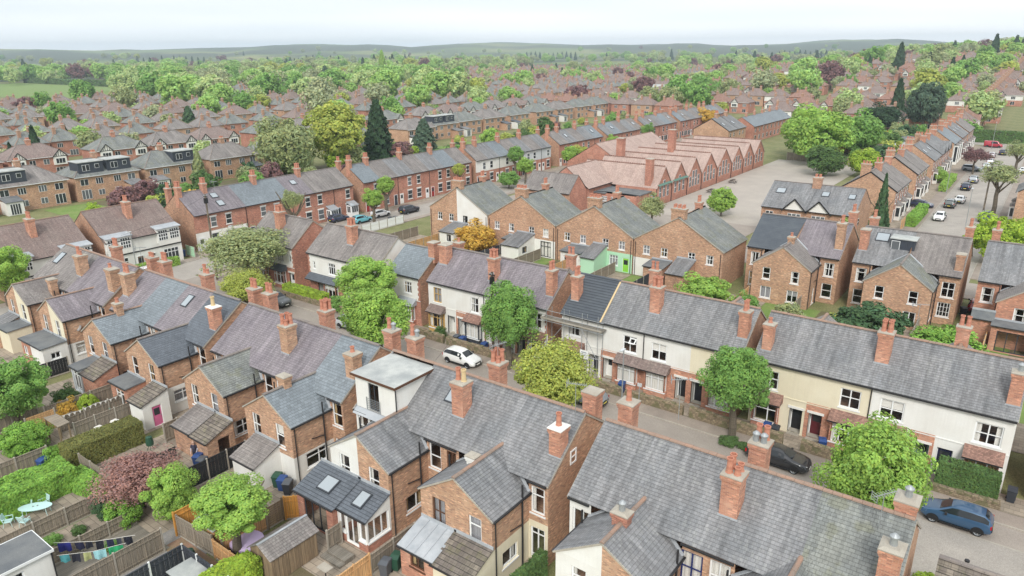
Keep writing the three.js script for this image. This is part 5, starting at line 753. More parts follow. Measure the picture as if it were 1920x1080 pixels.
// ---------------------------------------------------------------- hipped houses of the suburb beyond
// x 0..W, z = 0 front (+z), hips at the ends named; party ends stay straight
function hipHouse(t, o) {
  const W = o.W, D = o.D, EY = o.EY || 5.2, RY = o.RY || 8.3, h = D / 2, a = o.hipL ? h * 0.92 : 0, b = o.hipR ? W - h * 0.92 : W, r = rng(o.seed), bag = new Bag(r), w = o.wall || 'brick_red';
  wall(bag, 0, 0, 0, W, 0, EY, w); wall(bag, 2, -D, 0, W, 0, EY, w); for (const [x, f] of [[0, 3], [W, 1]]) wall(bag, f, x, -D, 0, 0, EY, w);
  if (!o.hipL) bag.at('brick_brown').poly([[0, EY, 0], [0, EY, -D], [0, RY - 0.1, -h]]); if (!o.hipR) bag.at('brick_brown').poly([[W, EY, 0], [W, EY, -D], [W, RY - 0.1, -h]]);
  bag.build(t, Object.fromEntries(Object.keys(bag.m).map((k) => [k, 'wall'])));
  const q = new MB(r() * 20, Math.floor(r() * 20)), e = 0.35, l = o.hipL ? -e : 0, rr = o.hipR ? W + e : W, y = EY - 0.05, rd = new MB();
  q.poly([[l, y, e], [rr, y, e], [b, RY, -h], [a, RY, -h]]).poly([[rr, y, -D - e], [l, y, -D - e], [a, RY, -h], [b, RY, -h]]);
  if (o.hipL) q.poly([[l, y, -D - e], [l, y, e], [a, RY, -h]]); if (o.hipR) q.poly([[rr, y, e], [rr, y, -D - e], [b, RY, -h]]);
  q.poly([[l, y - 0.02, e], [rr, y - 0.02, e], [rr, y - 0.02, -D - e], [l, y - 0.02, -D - e]]);
  const roof = part(t, 'roof', q.geo(), M[o.roof || 'tile_brown']);
  if (b - a > 0.4) rd.bar([a, RY + 0.02, -h], [b, RY + 0.02, -h], 0.24, 0.1); if (o.hipL) rd.bar([l, y + 0.04, e], [a, RY + 0.03, -h], 0.2, 0.08).bar([l, y + 0.04, -D - e], [a, RY + 0.03, -h], 0.2, 0.08); if (o.hipR) rd.bar([rr, y + 0.04, e], [b, RY + 0.03, -h], 0.2, 0.08).bar([rr, y + 0.04, -D - e], [b, RY + 0.03, -h], 0.2, 0.08);
  part(roof, 'ridge', rd.geo(), M[o.ridge || 'ridge_grey']);
  part(t, 'gutter', new MB().box(l, rr, EY - 0.16, EY - 0.05, e, e + 0.08).geo(), M[o.gutter || 'gutter_white']);
  for (const k of o.wins || []) farWindow(t, k[0], [0, W, -D, 0][k[0]], k[1], k[2], k[3], k[4], k[5] || 'three', k[6] || (r() < 0.4 ? 'glass_mid' : 'glass_dark'));
  for (const c of o.chimneys || []) chimney(t, c[0], c[1], EY + 0.8, c[2] || RY + 1.1, c[3] || 0.9, c[4] || 0.9, c[5] || 'SS', c[6] || 'brick_brown', { lead: false });
  if (o.gablet) { const c = o.gablet, g = new THREE.Group(); g.name = 'gablet'; t.add(g); const p = new MB(); for (const k of [-1, 1]) p.slab([[c + k * 1.8, 5.0, 0.75], [c, 6.9, 0.75], [c, 6.9, -2.6], [c + k * 1.8, 5.0, -0.1]], 0.1); part(g, 'roof', p.geo(), M[o.roof || 'tile_brown']); const f = new MB(); f.poly([[c - 1.55, 5.1, 0.6], [c + 1.55, 5.1, 0.6], [c, 6.75, 0.6]]); f.box(c - 1.5, c + 1.5, 3.0, 5.1, 0, 0.58); part(g, 'wall', f.geo(), M.render_white); const tb = new MB(); for (const x of [-0.8, -0.3, 0.3, 0.8]) tb.bar([c + x, 5.1, 0.62], [c + x, 6.6 - Math.abs(x) * 1.05, 0.62], 0.12, 0.04); tb.bar([c - 1.5, 5.12, 0.62], [c + 1.5, 5.12, 0.62], 0.04, 0.14).bar([c - 1.8, 4.95, 0.77], [c, 6.85, 0.77], 0.05, 0.2).bar([c + 1.8, 4.95, 0.77], [c, 6.85, 0.77], 0.05, 0.2); part(g, 'timbering', tb.geo(), M.black); farWindow(g, 0, 0.58, c, 3.3, 2.2, 1.3, 'three'); }
  if (o.dormer) { const [x0, x1, yy] = o.dormer, g = new THREE.Group(); g.name = 'dormer'; t.add(g); const b2 = new Bag(); wall(b2, 0, -0.5, x0, x1, 5.3, yy || 8.0, 'cladding'); for (const [x, f] of [[x0, 3], [x1, 1]]) wall(b2, f, x, -h, -0.5, 5.3, yy || 8.0, 'cladding'); b2.build(g, { cladding: 'wall' }); farWindow(g, 0, -0.5, lerp(x0, x1, 0.3), 6.2, 1.5, 1.3, 'two'); farWindow(g, 0, -0.5, lerp(x0, x1, 0.75), 6.6, 0.9, 0.9, 'pic'); part(g, 'dormer_roof', new MB().slab([[x0 - 0.15, 8.12, -0.3], [x1 + 0.15, 8.12, -0.3], [x1 + 0.15, 8.16, -h - 0.4], [x0 - 0.15, 8.16, -h - 0.4]], 0.14).geo(), M.felt_pale); }
  if (o.ext) { const [x0, x1, L, rm, wm] = o.ext, g = new THREE.Group(); g.name = 'extension'; t.add(g); const b3 = new Bag(); wall(b3, 0, L, x0, x1, 0, 2.5, wm); for (const [x, f] of [[x0, 3], [x1, 1]]) wall(b3, f, x, 0, L, 0, 2.6, wm); b3.build(g, { [wm]: 'wall' }); farWindow(g, 0, L, (x0 + x1) / 2, 0.1, (x1 - x0) * 0.6, 2.1, 'four'); part(g, 'roof', new MB().slab([[x0 - 0.15, 2.62, L + 0.2], [x1 + 0.15, 2.62, L + 0.2], [x1 + 0.15, 3.3, 0.02], [x0 - 0.15, 3.3, 0.02]], 0.12).geo(), M[rm]); }
  return t;
}
const backWins = (W, flip) => { const X = (x) => (flip ? W - x : x); return [[0, X(1.7), 3.3, 1.6, 1.3, 'two'], [0, X(4.8), 3.3, 1.5, 1.3, 'three'], [0, X(1.8), 0.4, 2.0, 2.0, 'three'], [0, X(4.9), 0.9, 1.3, 1.2, 'two']]; };
// row whose backs face the long terrace's gardens
{
  const starts = [36, 51, 66, 81, 97, 112, 142, 172, 187, 202, 217, 233, 251, 267, 283, 299], uOf = (v) => -163.6 - 11 * sstep(130, 200, v), W = 6.7;
  const feat = ['in the left edge pair', 'with long dark dormer at the left edge', 'with dark dormer and brick extension', 'with grey dormer by the gap', 'beside the small conifer', 'behind the weeping tree', 'behind the tall yellow green tree', 'behind the black conifers', 'with dark clad dormers past the conifers', 'with hip roof right of the dark dormers', 'with pale stained hip roof', 'right of the pale stained hips', 'further right above the terrace', 'above the terrace chimneys', 'near the right end of the garden row', 'at the right end of the garden row'];
  starts.forEach((v, i) => { for (const k of [0, 1]) {
    const t = thing('semi_detached_house', (k ? 'right half of the hipped brick pair ' : 'left half of the hipped brick pair ') + feat[i], 'house', uOf(v), v + k * W, Math.PI / 2, 'hipped pairs backing on the long terrace'), dk = (i === 1 && !k) || i === 2 || (i === 3 && k) || (i === 8);
    hipHouse(t, { W, D: 9.2, hipL: !k, hipR: !!k, roof: i % 3 === 1 ? 'slate_brown' : 'slate_moss', wall: 'brick', seed: 600 + i * 2 + k, wins: backWins(W, k), chimneys: k ? [] : [[W - 0.1, -4.8, 9.5, 1.0, 1.0, 'SSSS']], dormer: dk ? [k ? 0.4 : 1.2, k ? W - 1.2 : W - 0.4] : undefined, ext: (i + k) % 2 ? [k ? 3.2 : 0.6, k ? W - 0.4 : 3.6, 3.0, ['slate', 'felt', 'slate_dark'][(i + k) % 3], ['brick', 'render_white'][i % 2]] : undefined });
  } });
}
// row behind it, fronts with timbered gablets
{
  const starts = [38, 53, 68, 89, 104, 118, 138, 153, 168, 190, 213, 228, 243, 258, 274, 290], W = 6.9, names = ['first', 'second', 'third', 'fourth', 'fifth', 'sixth', 'seventh', 'eighth', 'ninth', 'tenth', 'eleventh', 'twelfth', 'thirteenth', 'fourteenth', 'fifteenth', 'last'];
  starts.forEach((v, i) => { for (const k of [0, 1]) { const t = thing('semi_detached_house', (k ? 'right' : 'left') + ' half of ' + names[i] + ' timber gabled pair from the left, second row', 'house', -204, v + k * W, Math.PI / 2, 'timber gabled pairs in the second row'); hipHouse(t, { W, D: 9, hipL: !k, hipR: !!k, roof: ['slate_moss', 'slate_brown', 'tile_brown'][i % 3], wall: 'brick_red', seed: 650 + i * 2 + k, gablet: i > 1 ? (k ? W - 2.2 : 2.2) : undefined, wins: [[0, k ? 1.6 : W - 1.6, 3.3, 1.4, 1.3, 'two'], [0, k ? W - 2.2 : 2.2, 0.7, 2.4, 1.6, 'three']], chimneys: k ? [] : [[W - 0.1, -4.5, 9.4, 1.0, 1.0, 'SSSS', 'brick_orange']] }); } });
}
// the suburb further out: prototypes copied house by house, the farthest joined as one mass
const farTrees = []; // [u, v, size, kind] filled while laying out gardens
{
  const protos = [], spec = [['tile_brown', 'brick_red', 1], ['slate_brown', 'brick', 0], ['tile_brown', 'render_white', 1], ['slate_moss', 'brick_red', 0], ['tile_red', 'brick_red', 1], ['tile_brown', 'brick', 0]];
  spec.forEach(([roof, w, gb], i) => { const g = new THREE.Group(); hipHouse(g, { W: 9 + (i % 3) * 0.8, D: 8.6, hipL: true, hipR: true, RY: 8.6, roof, ridge: 'ridge_tile', wall: w === 'render_white' ? [[2.8, 'brick_red'], [99, w]] : w, seed: 700 + i, gablet: gb ? 2.4 : undefined, wins: [[0, 7, 3.3, 1.7, 1.3, 'three'], [0, 2.4, 0.8, 2.2, 1.5, 'three'], [0, 7, 0.8, 1.6, 1.5, 'two'], [1, -3, 3.3, 1.0, 1.1, 'two'], [3, -5, 3.3, 1.0, 1.1, 'two'], [2, 2.2, 3.3, 1.6, 1.3, 'three'], [2, 6.6, 3.3, 1.6, 1.3, 'three'], [2, 3, 0.7, 2.4, 1.7, 'three']], chimneys: [[3.2, -4.3, 9.6, 0.9, 0.8, 'SS'], [6.6, -6, 9.2, 0.8, 0.7, 'S']] }); protos.push(g); });
  const list = [], r = rng(909), f = new THREE.Frustum(); camera.updateMatrixWorld(); f.setFromProjectionMatrix(new THREE.Matrix4().multiplyMatrices(camera.projectionMatrix, camera.matrixWorldInverse)); const sp = new THREE.Sphere(new THREE.Vector3(), 9);
  const seen = (u, v) => { sp.center.set(u, landY(u, v) + 4, -v); return f.intersectsSphere(sp); };
  const reserved = (u, v) => (u > -215 && v < 315) || (u < -560 && v < 330) || (u < -470 && v < 0.62 * -u - 30) || (u > -22 && u < -4 && v < 700) || (Math.abs(u + 190) < 16 && Math.abs(v - 407) < 14);
  // rows along v on the left and centre
  const rows = []; for (let u = -243, s = 0; u > -1150; s++) { rows.push([u, s % 2 ? 1 : -1]); u -= s % 2 ? 40 : 27; }
  for (const [u0, face] of rows) for (let v = 30; v < 1000; v += 11.2 + (r() < 0.25 ? 4 : 0)) { const u = u0 + (r() - 0.5) * 2.5 - 10 * Math.sin(v / 170); if (reserved(u, v) || !seen(u, v) || Math.hypot(u, v) > 1080) { r(); r(); continue; } if (r() < 0.1) { farTrees.push([u, v, 5 + r() * 5, r()]); continue; } list.push([u, v + r() * 1.5, face > 0 ? Math.PI / 2 : -Math.PI / 2, u < -215 && v < 460 ? [1, 3, 5, 1, 3][Math.floor(r() * 5)] : Math.floor(r() * 6)]); if (r() < 0.42) farTrees.push([u - face * (12 + r() * 12), v + r() * 10, 3 + r() * 4.5, r()]); }
  // rows along u in the centre and right, climbing the hill
  for (let v = 322, s = 0; v < 980; s++) { const face = s % 2 ? 1 : -1; for (let u = 60; u > -222; u -= 11.6 + (r() < 0.3 ? 5 : 0)) { const vv = v + (r() - 0.5) * 3 + 8 * Math.sin(u / 60); if (reserved(u, vv) || !seen(u, vv)) { r(); continue; } if (r() < 0.14) { farTrees.push([u, vv, 5 + r() * 6, r()]); continue; } list.push([u, vv, face > 0 ? 0 : Math.PI, [0, 2, 4, 5, 0, 2][Math.floor(r() * 6)]]); if (r() < 0.6) farTrees.push([u + r() * 8, vv + face * -(11 + r() * 14), 3 + r() * 5.5, r()]); } v += s % 2 ? 44 : 26; }
  // houses lining the car street further up
  for (let v = 292; v < 700; v += 11) for (const [u, turn] of [[-31, Math.PI / 2], [6, -Math.PI / 2]]) if (seen(u, v)) list.push([u + (u > 0 ? 0 : 8), v, turn, [0, 5, 4][Math.floor(r() * 3)]]);
  list.sort((a, b) => Math.hypot(a[0], a[1]) - Math.hypot(b[0], b[1]));
  const rest = protos.map(() => []), what = ['brown tiled house with white gablet', 'grey hipped house', 'brown tiled half white house', 'mossy hipped house', 'red tiled house', 'brown hipped house'];
  list.forEach(([u, v, turn, k], i) => {
    if (i < 270) { const c = protos[k].clone(); c.name = numbered('suburban_house'); c.position.set(u, landY(u, v) - 0.2, -v); c.rotation.y = turn; scene.add(c); const far = Math.hypot(u, v), side = u < -330 ? 'in the left suburb' : u < -215 ? 'in the middle suburb' : 'on the right hillside', dist = far < 330 ? 'nearer rows ' : far < 420 ? 'mid rows ' : 'farther rows '; tag(c, what[k] + ' among the ' + dist + side, 'house', what[k] + 's, ' + dist + side); } else rest[k].push([u, v, turn]);
  });
  // remaining farther houses: joined geometry, copied
  rest.forEach((l, k) => { if (!l.length) return; const parts = [], mats = []; protos[k].updateMatrixWorld(true); protos[k].traverse((m) => { if (!m.isMesh) return; const arr = [].concat(m.material); const gs = Array.isArray(m.material) ? m.geometry.groups.map((q, j) => { const gg = m.geometry.clone(); gg.clearGroups(); const cut = (n, s) => { const at = m.geometry.attributes[n]; return new THREE.Float32BufferAttribute(at.array.slice(q.start * s, (q.start + q.count) * s), s); }; const ng = new THREE.BufferGeometry(); ng.setAttribute('position', cut('position', 3)); ng.setAttribute('normal', cut('normal', 3)); ng.setAttribute('uv', cut('uv', 2)); return [ng, arr[q.materialIndex]]; }) : [[m.geometry.clone(), arr[0]]]; for (const [g, mt] of gs) { g.applyMatrix4(m.matrixWorld); parts.push(g); mats.push(mt); } });
    const by = [...new Set(mats)], geo = mergeGeometries(by.map((mt) => mergeGeometries(parts.filter((_, i) => mats[i] === mt))), true), im = new THREE.InstancedMesh(geo, by, l.length), d = new THREE.Object3D();
    l.forEach(([u, v, turn], i) => { d.position.set(u, landY(u, v) - 0.2, -v); d.rotation.y = turn; d.updateMatrix(); im.setMatrixAt(i, d.matrix); }); im.name = numbered('distant_houses'); im.castShadow = im.receiveShadow = true; scene.add(im); tag(im, 'distant mass of ' + what[k] + 's towards the skyline', 'houses', null, 'stuff'); });
}
// ---------------------------------------------------------------- streets, yards, gardens (sheets a few millimetres apart)
const sheet = (name, pts, y, mat) => ground(name, new MB().poly(pts.map(([u, v]) => [u, y, -v])).geo(), M[mat]);
const rect = (name, u0, u1, v0, v1, y, mat) => sheet(name, [[u0, v0], [u1, v0], [u1, v1], [u0, v1]], y, mat);
const raised = (name, u0, u1, v0, v1, mat = 'pavement', h = 0.09) => ground(name, new MB().box(u0, u1, -0.1, h, -v1, -v0).geo(), M[mat]);
rect('main_street_road', -94.4, 60, 42.6, 51.15, 0.012, 'asphalt');
rect('cross_street_road', -101.4, -94.4, -30, 300, 0.013, 'asphalt');
rect('back_street_road', -94.4, 30, 103, 109, 0.012, 'asphalt_dark');
rect('car_street_road', -16.2, -5.8, 109, 272, 0.016, 'asphalt');
rect('top_street_road', -94.4, 60, 272, 279, 0.014, 'asphalt');
raised('main_street_pavement', -93.4, 60, 51.15, 52.75); raised('main_street_pavement', -93.4, 60, 40.9, 42.6);
raised('cross_street_pavement', -103, -101.4, -30, 300); raised('cross_street_pavement', -94.4, -93.0, 53.5, 300); raised('cross_street_pavement', -94.4, -93.0, -30, 40.5);
raised('car_street_pavement', -18.2, -16.2, 111, 270); raised('car_street_pavement', -5.8, -4.0, 111, 270); raised('back_street_pavement', -92, -18.2, 109, 110.8); raised('back_street_pavement', -92, -4, 101.3, 103);
// pale kerb lines and drainage line beside the parking strip
for (const [a, b, v] of [[-93.4, 60, 51.08], [-93.4, 60, 42.56]]) ground('kerb', new MB().box(a, b, -0.05, 0.105, -v - 0.13, -v).geo(), M.kerb);
for (const [u, a, b] of [[-16.2, 111, 270], [-5.95, 111, 270], [-101.5, -30, 300], [-94.45, 53.5, 300]]) ground('kerb', new MB().box(u, u + 0.13, -0.05, 0.105, -b, -a).geo(), M.kerb);
rect('channel_marking', -93, 60, 48.66, 48.8, 0.018, 'kerb'); rect('channel_marking', 3.6, 4.0, 42.7, 48.66, 0.018, 'kerb');
rect('parking_strip_road', -93.4, 60, 48.8, 51.08, 0.0165, 'asphalt_dark');
rect('school_playground', -61.2, -38.5, 124.6, 207, 0.02, 'playground'); rect('school_forecourt', -92, -38.5, 110.8, 124.6, 0.018, 'asphalt_dark');
rect('front_garden_path', -92, 20, 52.9, 55.3, 0.03, 'paving'); rect('front_garden_path', -92, 20, 38.2, 40.9, 0.03, 'paving');
rect('front_garden_path', -105.4, -103, 56, 290, 0.03, 'paving'); rect('car_street_front_path', -21, -18.2, 135, 270, 0.03, 'paving');
// back yards and gardens of the front row: paving by the houses, then lawn or beds
{
  const r = rng(31), kinds = ['paving', 'lawn', 'paving', 'gravel', 'lawn', 'earth', 'paving', 'lawn'];
  let i = 0; for (const c of [-86.65, -78.35, -68.5, -60.2, -50.65, -42.35, -32.6, -24.3, -14.5, -6.2]) for (const s of [-1, 1]) { const a = c + (s < 0 ? -4.15 : 0), b = a + 4.15; rect('back_yard', a, b, 21.4, 30.2, 0.02 + (i % 2) * 0.002, 'paving'); rect('garden_plot', a, b, 8, 21.4, 0.02 + (i % 2) * 0.002, kinds[i++ % 8]); }
  i = 0; for (let u = -86; u < 8; u += 4.5) { rect('back_yard', u, u + 4.4, 62.4, 68, 0.02, i % 3 ? 'paving' : 'gravel'); rect('garden_plot', u, u + 4.4, 68, 76, 0.021, i++ % 2 ? 'lawn' : 'earth'); }
  i = 0; for (let u = -88; u < 8; u += 6.3) rect('garden_plot', u, u + 6.2, 76.2, 86.5, 0.021, ['paving', 'lawn', 'earth'][i++ % 3]);
  for (let v = 58; v < 290; v += 9.2) { rect('garden_plot', -134, -116.5, v, v + 9, 0.02, ['lawn', 'earth', 'lawn', 'paving'][i++ % 4]); rect('garden_plot', -161, -136, v, v + 9, 0.021, ['earth', 'lawn', 'lawn'][i % 3]); }
}
rect('sports_field', -900, -560, 215, 330, 0.05, 'lawn');
// ---------------------------------------------------------------- trees, shrubs, hedges
const leafMat = (r, g, b, t = 0.35) => new THREE.MeshPhysicalMaterial({ color: new THREE.Color().setRGB(r / 255, g / 255, b / 255, THREE.SRGBColorSpace), vertexColors: true, roughness: 0.95, transmission: t, thickness: 0, specularIntensity: 0.35, side: THREE.DoubleSide });
Object.assign(M, { leaf_lime: leafMat(156, 190, 92), leaf_green: leafMat(132, 172, 90), leaf_yellow: leafMat(180, 190, 96), leaf_olive: leafMat(164, 174, 122), leaf_dark: leafMat(78, 106, 72, 0.15), leaf_conifer: leafMat(58, 80, 56, 0.1), leaf_blue: leafMat(84, 104, 84, 0.12), leaf_copper: leafMat(138, 104, 104), leaf_pink: leafMat(174, 136, 128), leaf_gold: leafMat(212, 176, 82), leaf_acid: leafMat(166, 192, 72), leaf_hedge: leafMat(92, 120, 68, 0.2), leaf_cypress: leafMat(122, 124, 70, 0.2), leaf_pale: leafMat(182, 200, 136), leaf_mist: leafMat(176, 184, 142), leaf_fresh: leafMat(166, 200, 112), leaf_laurel: leafMat(134, 176, 78, 0.25), leaf_white: leafMat(214, 218, 204) });
function leafCloud(n, seed, o) { // o.point(r) -> {p, n (outward), s (leaf size)}
  const r = rng(seed), pos = new Float32Array(n * 18), nor = new Float32Array(n * 18), col = new Float32Array(n * 18), A = new THREE.Vector3(), B = new THREE.Vector3(), N = new THREE.Vector3(), C = new THREE.Vector3();
  for (let i = 0; i < n; i++) {
    const q = o.point(r); N.set(q.n[0] + (r() - 0.5) * 1.3, q.n[1] + (r() - 0.5) * 1.3 + (o.up || 0.25), q.n[2] + (r() - 0.5) * 1.3).normalize(); A.set(r() - 0.5, r() - 0.5 - (o.droop || 0), r() - 0.5).cross(N).normalize(); B.crossVectors(N, A);
    const s = q.s * (0.7 + r() * 0.6), l = s * (o.long || 1.35); C.set(...q.p);
    const v = [[-0.5, 0], [0, -0.62], [0.5, 0], [0, 0.62]].map(([a, b]) => [C.x + A.x * a * s + B.x * b * l, C.y + A.y * a * s + B.y * b * l, C.z + A.z * a * s + B.z * b * l]);
    const k = [v[0], v[1], v[2], v[0], v[2], v[3]], t = 0.78 + r() * 0.44, h = (r() - 0.5) * 0.22, c = q.tint || 1;
    for (let j = 0; j < 6; j++) { const w = i * 18 + j * 3; pos[w] = k[j][0]; pos[w + 1] = k[j][1]; pos[w + 2] = k[j][2]; nor[w] = N.x; nor[w + 1] = N.y; nor[w + 2] = N.z; col[w] = t * c * (1 + h); col[w + 1] = t * c; col[w + 2] = t * c * (1 - h); }
  }
  const g = new THREE.BufferGeometry(); g.setAttribute('position', new THREE.BufferAttribute(pos, 3)); g.setAttribute('normal', new THREE.BufferAttribute(nor, 3)); g.setAttribute('color', new THREE.BufferAttribute(col, 3)); return g;
}
// crown of unit radius, centred at 0, about -1..1 high: leaves on many uneven clumps
function crownGeo(seed, n, leaf, o = {}) {
  const r = rng(seed * 7 + 1), K = o.clumps || 46, cl = [];
  for (let i = 0; i < K; i++) { const y = 1 - 2 * (i + 0.5) / K, a = i * 2.39996 + r() * 0.8, e = Math.sqrt(1 - y * y), d = (o.in || 0.5) + (1 - (o.in || 0.5)) * r() * 0.62 + (r() < 0.24 ? 0.08 + r() * 0.14 : 0), sq = y < 0 ? (o.low || 0.85) : 1; cl.push({ c: [Math.cos(a) * e * d, y * d * sq, Math.sin(a) * e * d], r: (o.cr || 0.27) * (0.5 + r() * 0.95), t: 0.86 + r() * 0.28 }); }
  return leafCloud(n, seed, { up: o.up, droop: o.droop, long: o.long, point: (q) => { const k = cl[Math.floor(q() * K)]; let x, y, z, l; do { x = q() * 2 - 1; y = q() * 2 - 1; z = q() * 2 - 1; l = Math.hypot(x, y, z); } while (l > 1 || l < 0.1); const f = (o.fill ? Math.cbrt(q()) : 0.72 + 0.34 * q()) * k.r / l; return { p: [k.c[0] + x * f, k.c[1] + y * f * 0.85 - (o.sag || 0) * k.r * Math.max(0, -y) * q(), k.c[2] + z * f], n: [x / l * 0.7 + k.c[0] * 0.4, y / l * 0.7 + k.c[1] * 0.4, z / l * 0.7 + k.c[2] * 0.4], s: leaf, tint: k.t }; } });
}
function coneGeo(seed, n, leaf, fat = 1) { // conifer, base 0 to tip 1... unit radius at the skirt, height -1..1
  const L = 17; return leafCloud(n, seed, { up: -0.1, long: 1.9, point: (q) => { const k = Math.floor(Math.pow(q(), 1.25) * L), h = (k + 0.5) / L, R = Math.pow(1 - h, fat) * (0.86 + 0.28 * hash2(k, seed, 4)), a = q() * 6.283, arm = 0.75 + 0.25 * Math.sin(a * (5 + (k % 3)) + k * 2.1), d = R * arm * Math.sqrt(0.25 + 0.75 * q()); return { p: [Math.cos(a) * d, -1 + h * 2 - d * 0.22 + (q() - 0.5) * 0.09, Math.sin(a) * d], n: [Math.cos(a), 0.5, Math.sin(a)], s: leaf, tint: 0.85 + 0.3 * q() }; } });
}
const CROWN = {
  a: crownGeo(1, 27000, 0.043, { clumps: 74, sag: 1.1, cr: 0.22 }), b: crownGeo(2, 27000, 0.042, { clumps: 70, sag: 1.0, low: 0.75, cr: 0.23 }), c: crownGeo(3, 17000, 0.036, { clumps: 60, cr: 0.3, in: 0.3, fill: true }), d: crownGeo(12, 24000, 0.04, { clumps: 56, cr: 0.22, in: 0.42, sag: 0.6 }),
  m1: crownGeo(4, 9000, 0.066, { clumps: 48, cr: 0.25 }), m2: crownGeo(5, 9000, 0.066, { clumps: 58, cr: 0.22 }), m3: crownGeo(6, 6000, 0.058, { clumps: 40, cr: 0.3, in: 0.3, fill: true }), w: crownGeo(7, 10000, 0.05, { clumps: 46, sag: 2.2, long: 2.2, cr: 0.28 }),
  f1: crownGeo(8, 2400, 0.125, { clumps: 30, cr: 0.28 }), f2: crownGeo(9, 2400, 0.12, { clumps: 34, cr: 0.27 }), f3: crownGeo(10, 2000, 0.115, { clumps: 24, cr: 0.34, in: 0.35 }),
  k: coneGeo(11, 8000, 0.1, 0.9), kf: coneGeo(13, 1800, 0.19, 0.7), ko: coneGeo(14, 9000, 0.085, 0.55),
};
const trunkGeo = {};
function trunkOf(seed, bare) { // unit-height trunk with limbs that reach into the crown; y 0..1 is ground to crown centre
  if (trunkGeo[seed]) return trunkGeo[seed]; const r = rng(seed + 40), b = new MB(); b.tube([[0, -0.04, 0], [0.01, 0.2, 0.01], [0.02, 0.45, -0.01], [0, 0.68, 0]], 0.055, 0.04, 9);
  for (let i = 0; i < 7; i++) { const a = i * 0.9 + r() * 0.6, l = 0.3 + r() * 0.3, h0 = 0.5 + r() * 0.16; b.tube([[0, h0, 0], [Math.cos(a) * l * 0.35, h0 + 0.2, Math.sin(a) * l * 0.35], [Math.cos(a) * l * 0.75, h0 + 0.42 + r() * 0.15, Math.sin(a) * l * 0.75]], 0.026, 0.008, 6); }
  return (trunkGeo[seed] = b.geo());
}
function tree(u, v, r, top, bot, crown, leaf, label, o = {}) {
  const y0 = o.y ?? (Math.hypot(u, v) > 250 ? landY(u, v) : 0), t = thing(o.name || 'tree', label, o.cat || 'tree', u, v, o.turn ?? (u * 3.7 + v) % 6.28, o.group, y0), mid = (top + bot) / 2;
  const tr = part(t, 'trunk', trunkOf(o.ts || 1), M[o.bark || 'bark']), k = o.tr || 1; tr.scale.set(mid * k, mid, mid * k);
  const c = part(t, 'crown', CROWN[crown], M['leaf_' + leaf]); c.position.y = mid; c.scale.set(r, (top - bot) / 2, r * (o.flat || 1)); return t;
}
function bush(u, v, r, h, leaf, label, o = {}) { return tree(u, v, r, h, -h * 0.15, o.crown || 'm1', leaf, label, { name: o.name || 'shrub', cat: o.cat || 'shrub', group: o.group, tr: 0.5, bark: 'bark_dark', y: o.y, flat: o.flat }); }
const pollards = 'street trees on the main street';
tree(-16.6, 51.6, 2.75, 8.1, 2.6, 'a', 'green', 'rounded leafy pollard growing in a grass patch before the cream houses', { group: pollards, tr: 1.1, ts: 1, name: 'street_tree' });
tree(-5.0, 42.4, 3.0, 9.4, 3.2, 'b', 'lime', 'big dense lime green street tree beside the black car', { group: pollards, ts: 2, name: 'street_tree' });
tree(-39.2, 51.7, 3.05, 9.2, 2.6, 'a', 'green', 'bright green street tree beside the dark telegraph pole', { group: pollards, ts: 3, turn: 2, name: 'street_tree' });
tree(-27.7, 42.3, 3.9, 9.7, 2.4, 'c', 'yellow', 'loose yellow green street tree over the grey car', { group: pollards, ts: 2, name: 'street_tree' });
tree(-47.3, 42.4, 3.5, 9.6, 3.6, 'b', 'lime', 'round lime green street tree left of the white dormer', { group: pollards, ts: 1, turn: 1, name: 'street_tree' });
tree(-58.2, 51.4, 3.9, 8.7, 3.4, 'd', 'lime', 'pale green street tree before the white gabled villa', { group: pollards, ts: 3, name: 'street_tree' });
tree(-82, 51.8, 7.0, 9.3, 2.4, 'c', 'olive', 'wide grey green tree at the junction', { group: pollards, ts: 2, name: 'street_tree' });
tree(-70.5, 44, 3.5, 7.1, 2.6, 'c', 'yellow', 'small yellow green tree at the near kerb by the grouped chimneys', { group: pollards, ts: 1, name: 'street_tree' });
tree(-101.5, 30.4, 3.6, 8.2, 2.0, 'd', 'lime', 'lime green tree cut by the left edge before the tiled houses', { ts: 3 });
for (const [u, v, h, r, l, c, label] of [[-97, 88, 4.7, 1.9, 'lime', 'm1', 'ball pruned street tree between the white and turquoise cars'], [-101, 95, 5.6, 1.9, 'lime', 'm2', 'ball pruned street tree behind the first one by the red brick terrace'], [-98, 71.3, 7.1, 2, 'olive', 'm3', 'half bare little tree before the red brick terrace'], [-98, 136.6, 4.2, 2.2, 'lime', 'm1', 'lime ball street tree before the white upper floors'], [-103, 139.7, 6.1, 2.2, 'green', 'm2', 'green ball street tree touching the white upper floors'], [-97.5, 129.5, 1.6, 2.6, 'green', 'm1', 'low round green tree near the annex'], [-98, 156.4, 4.4, 2.6, 'lime', 'm2', 'lime ball tree at the end of the white terrace'], [-98, 161, 4.2, 2.4, 'yellow', 'm1', 'yellow green ball tree past the white terrace'], [-98, 199.4, 7, 2.3, 'green', 'm3', 'thin tree behind the school chimney'], [-98, 178.4, 5.4, 2.1, 'lime', 'm1', 'pollard between school roof and terrace'], [-103, 118.7, 5.2, 1.6, 'yellow', 'm2', 'slim lime tree against the red brick terrace']]) tree(u, v, r, h + r * 0.95, Math.max(0.3, h - r * 0.9), c, l, label, { group: 'ball pruned trees on the cross street', ts: 2, tr: 1.2, name: 'street_tree' });
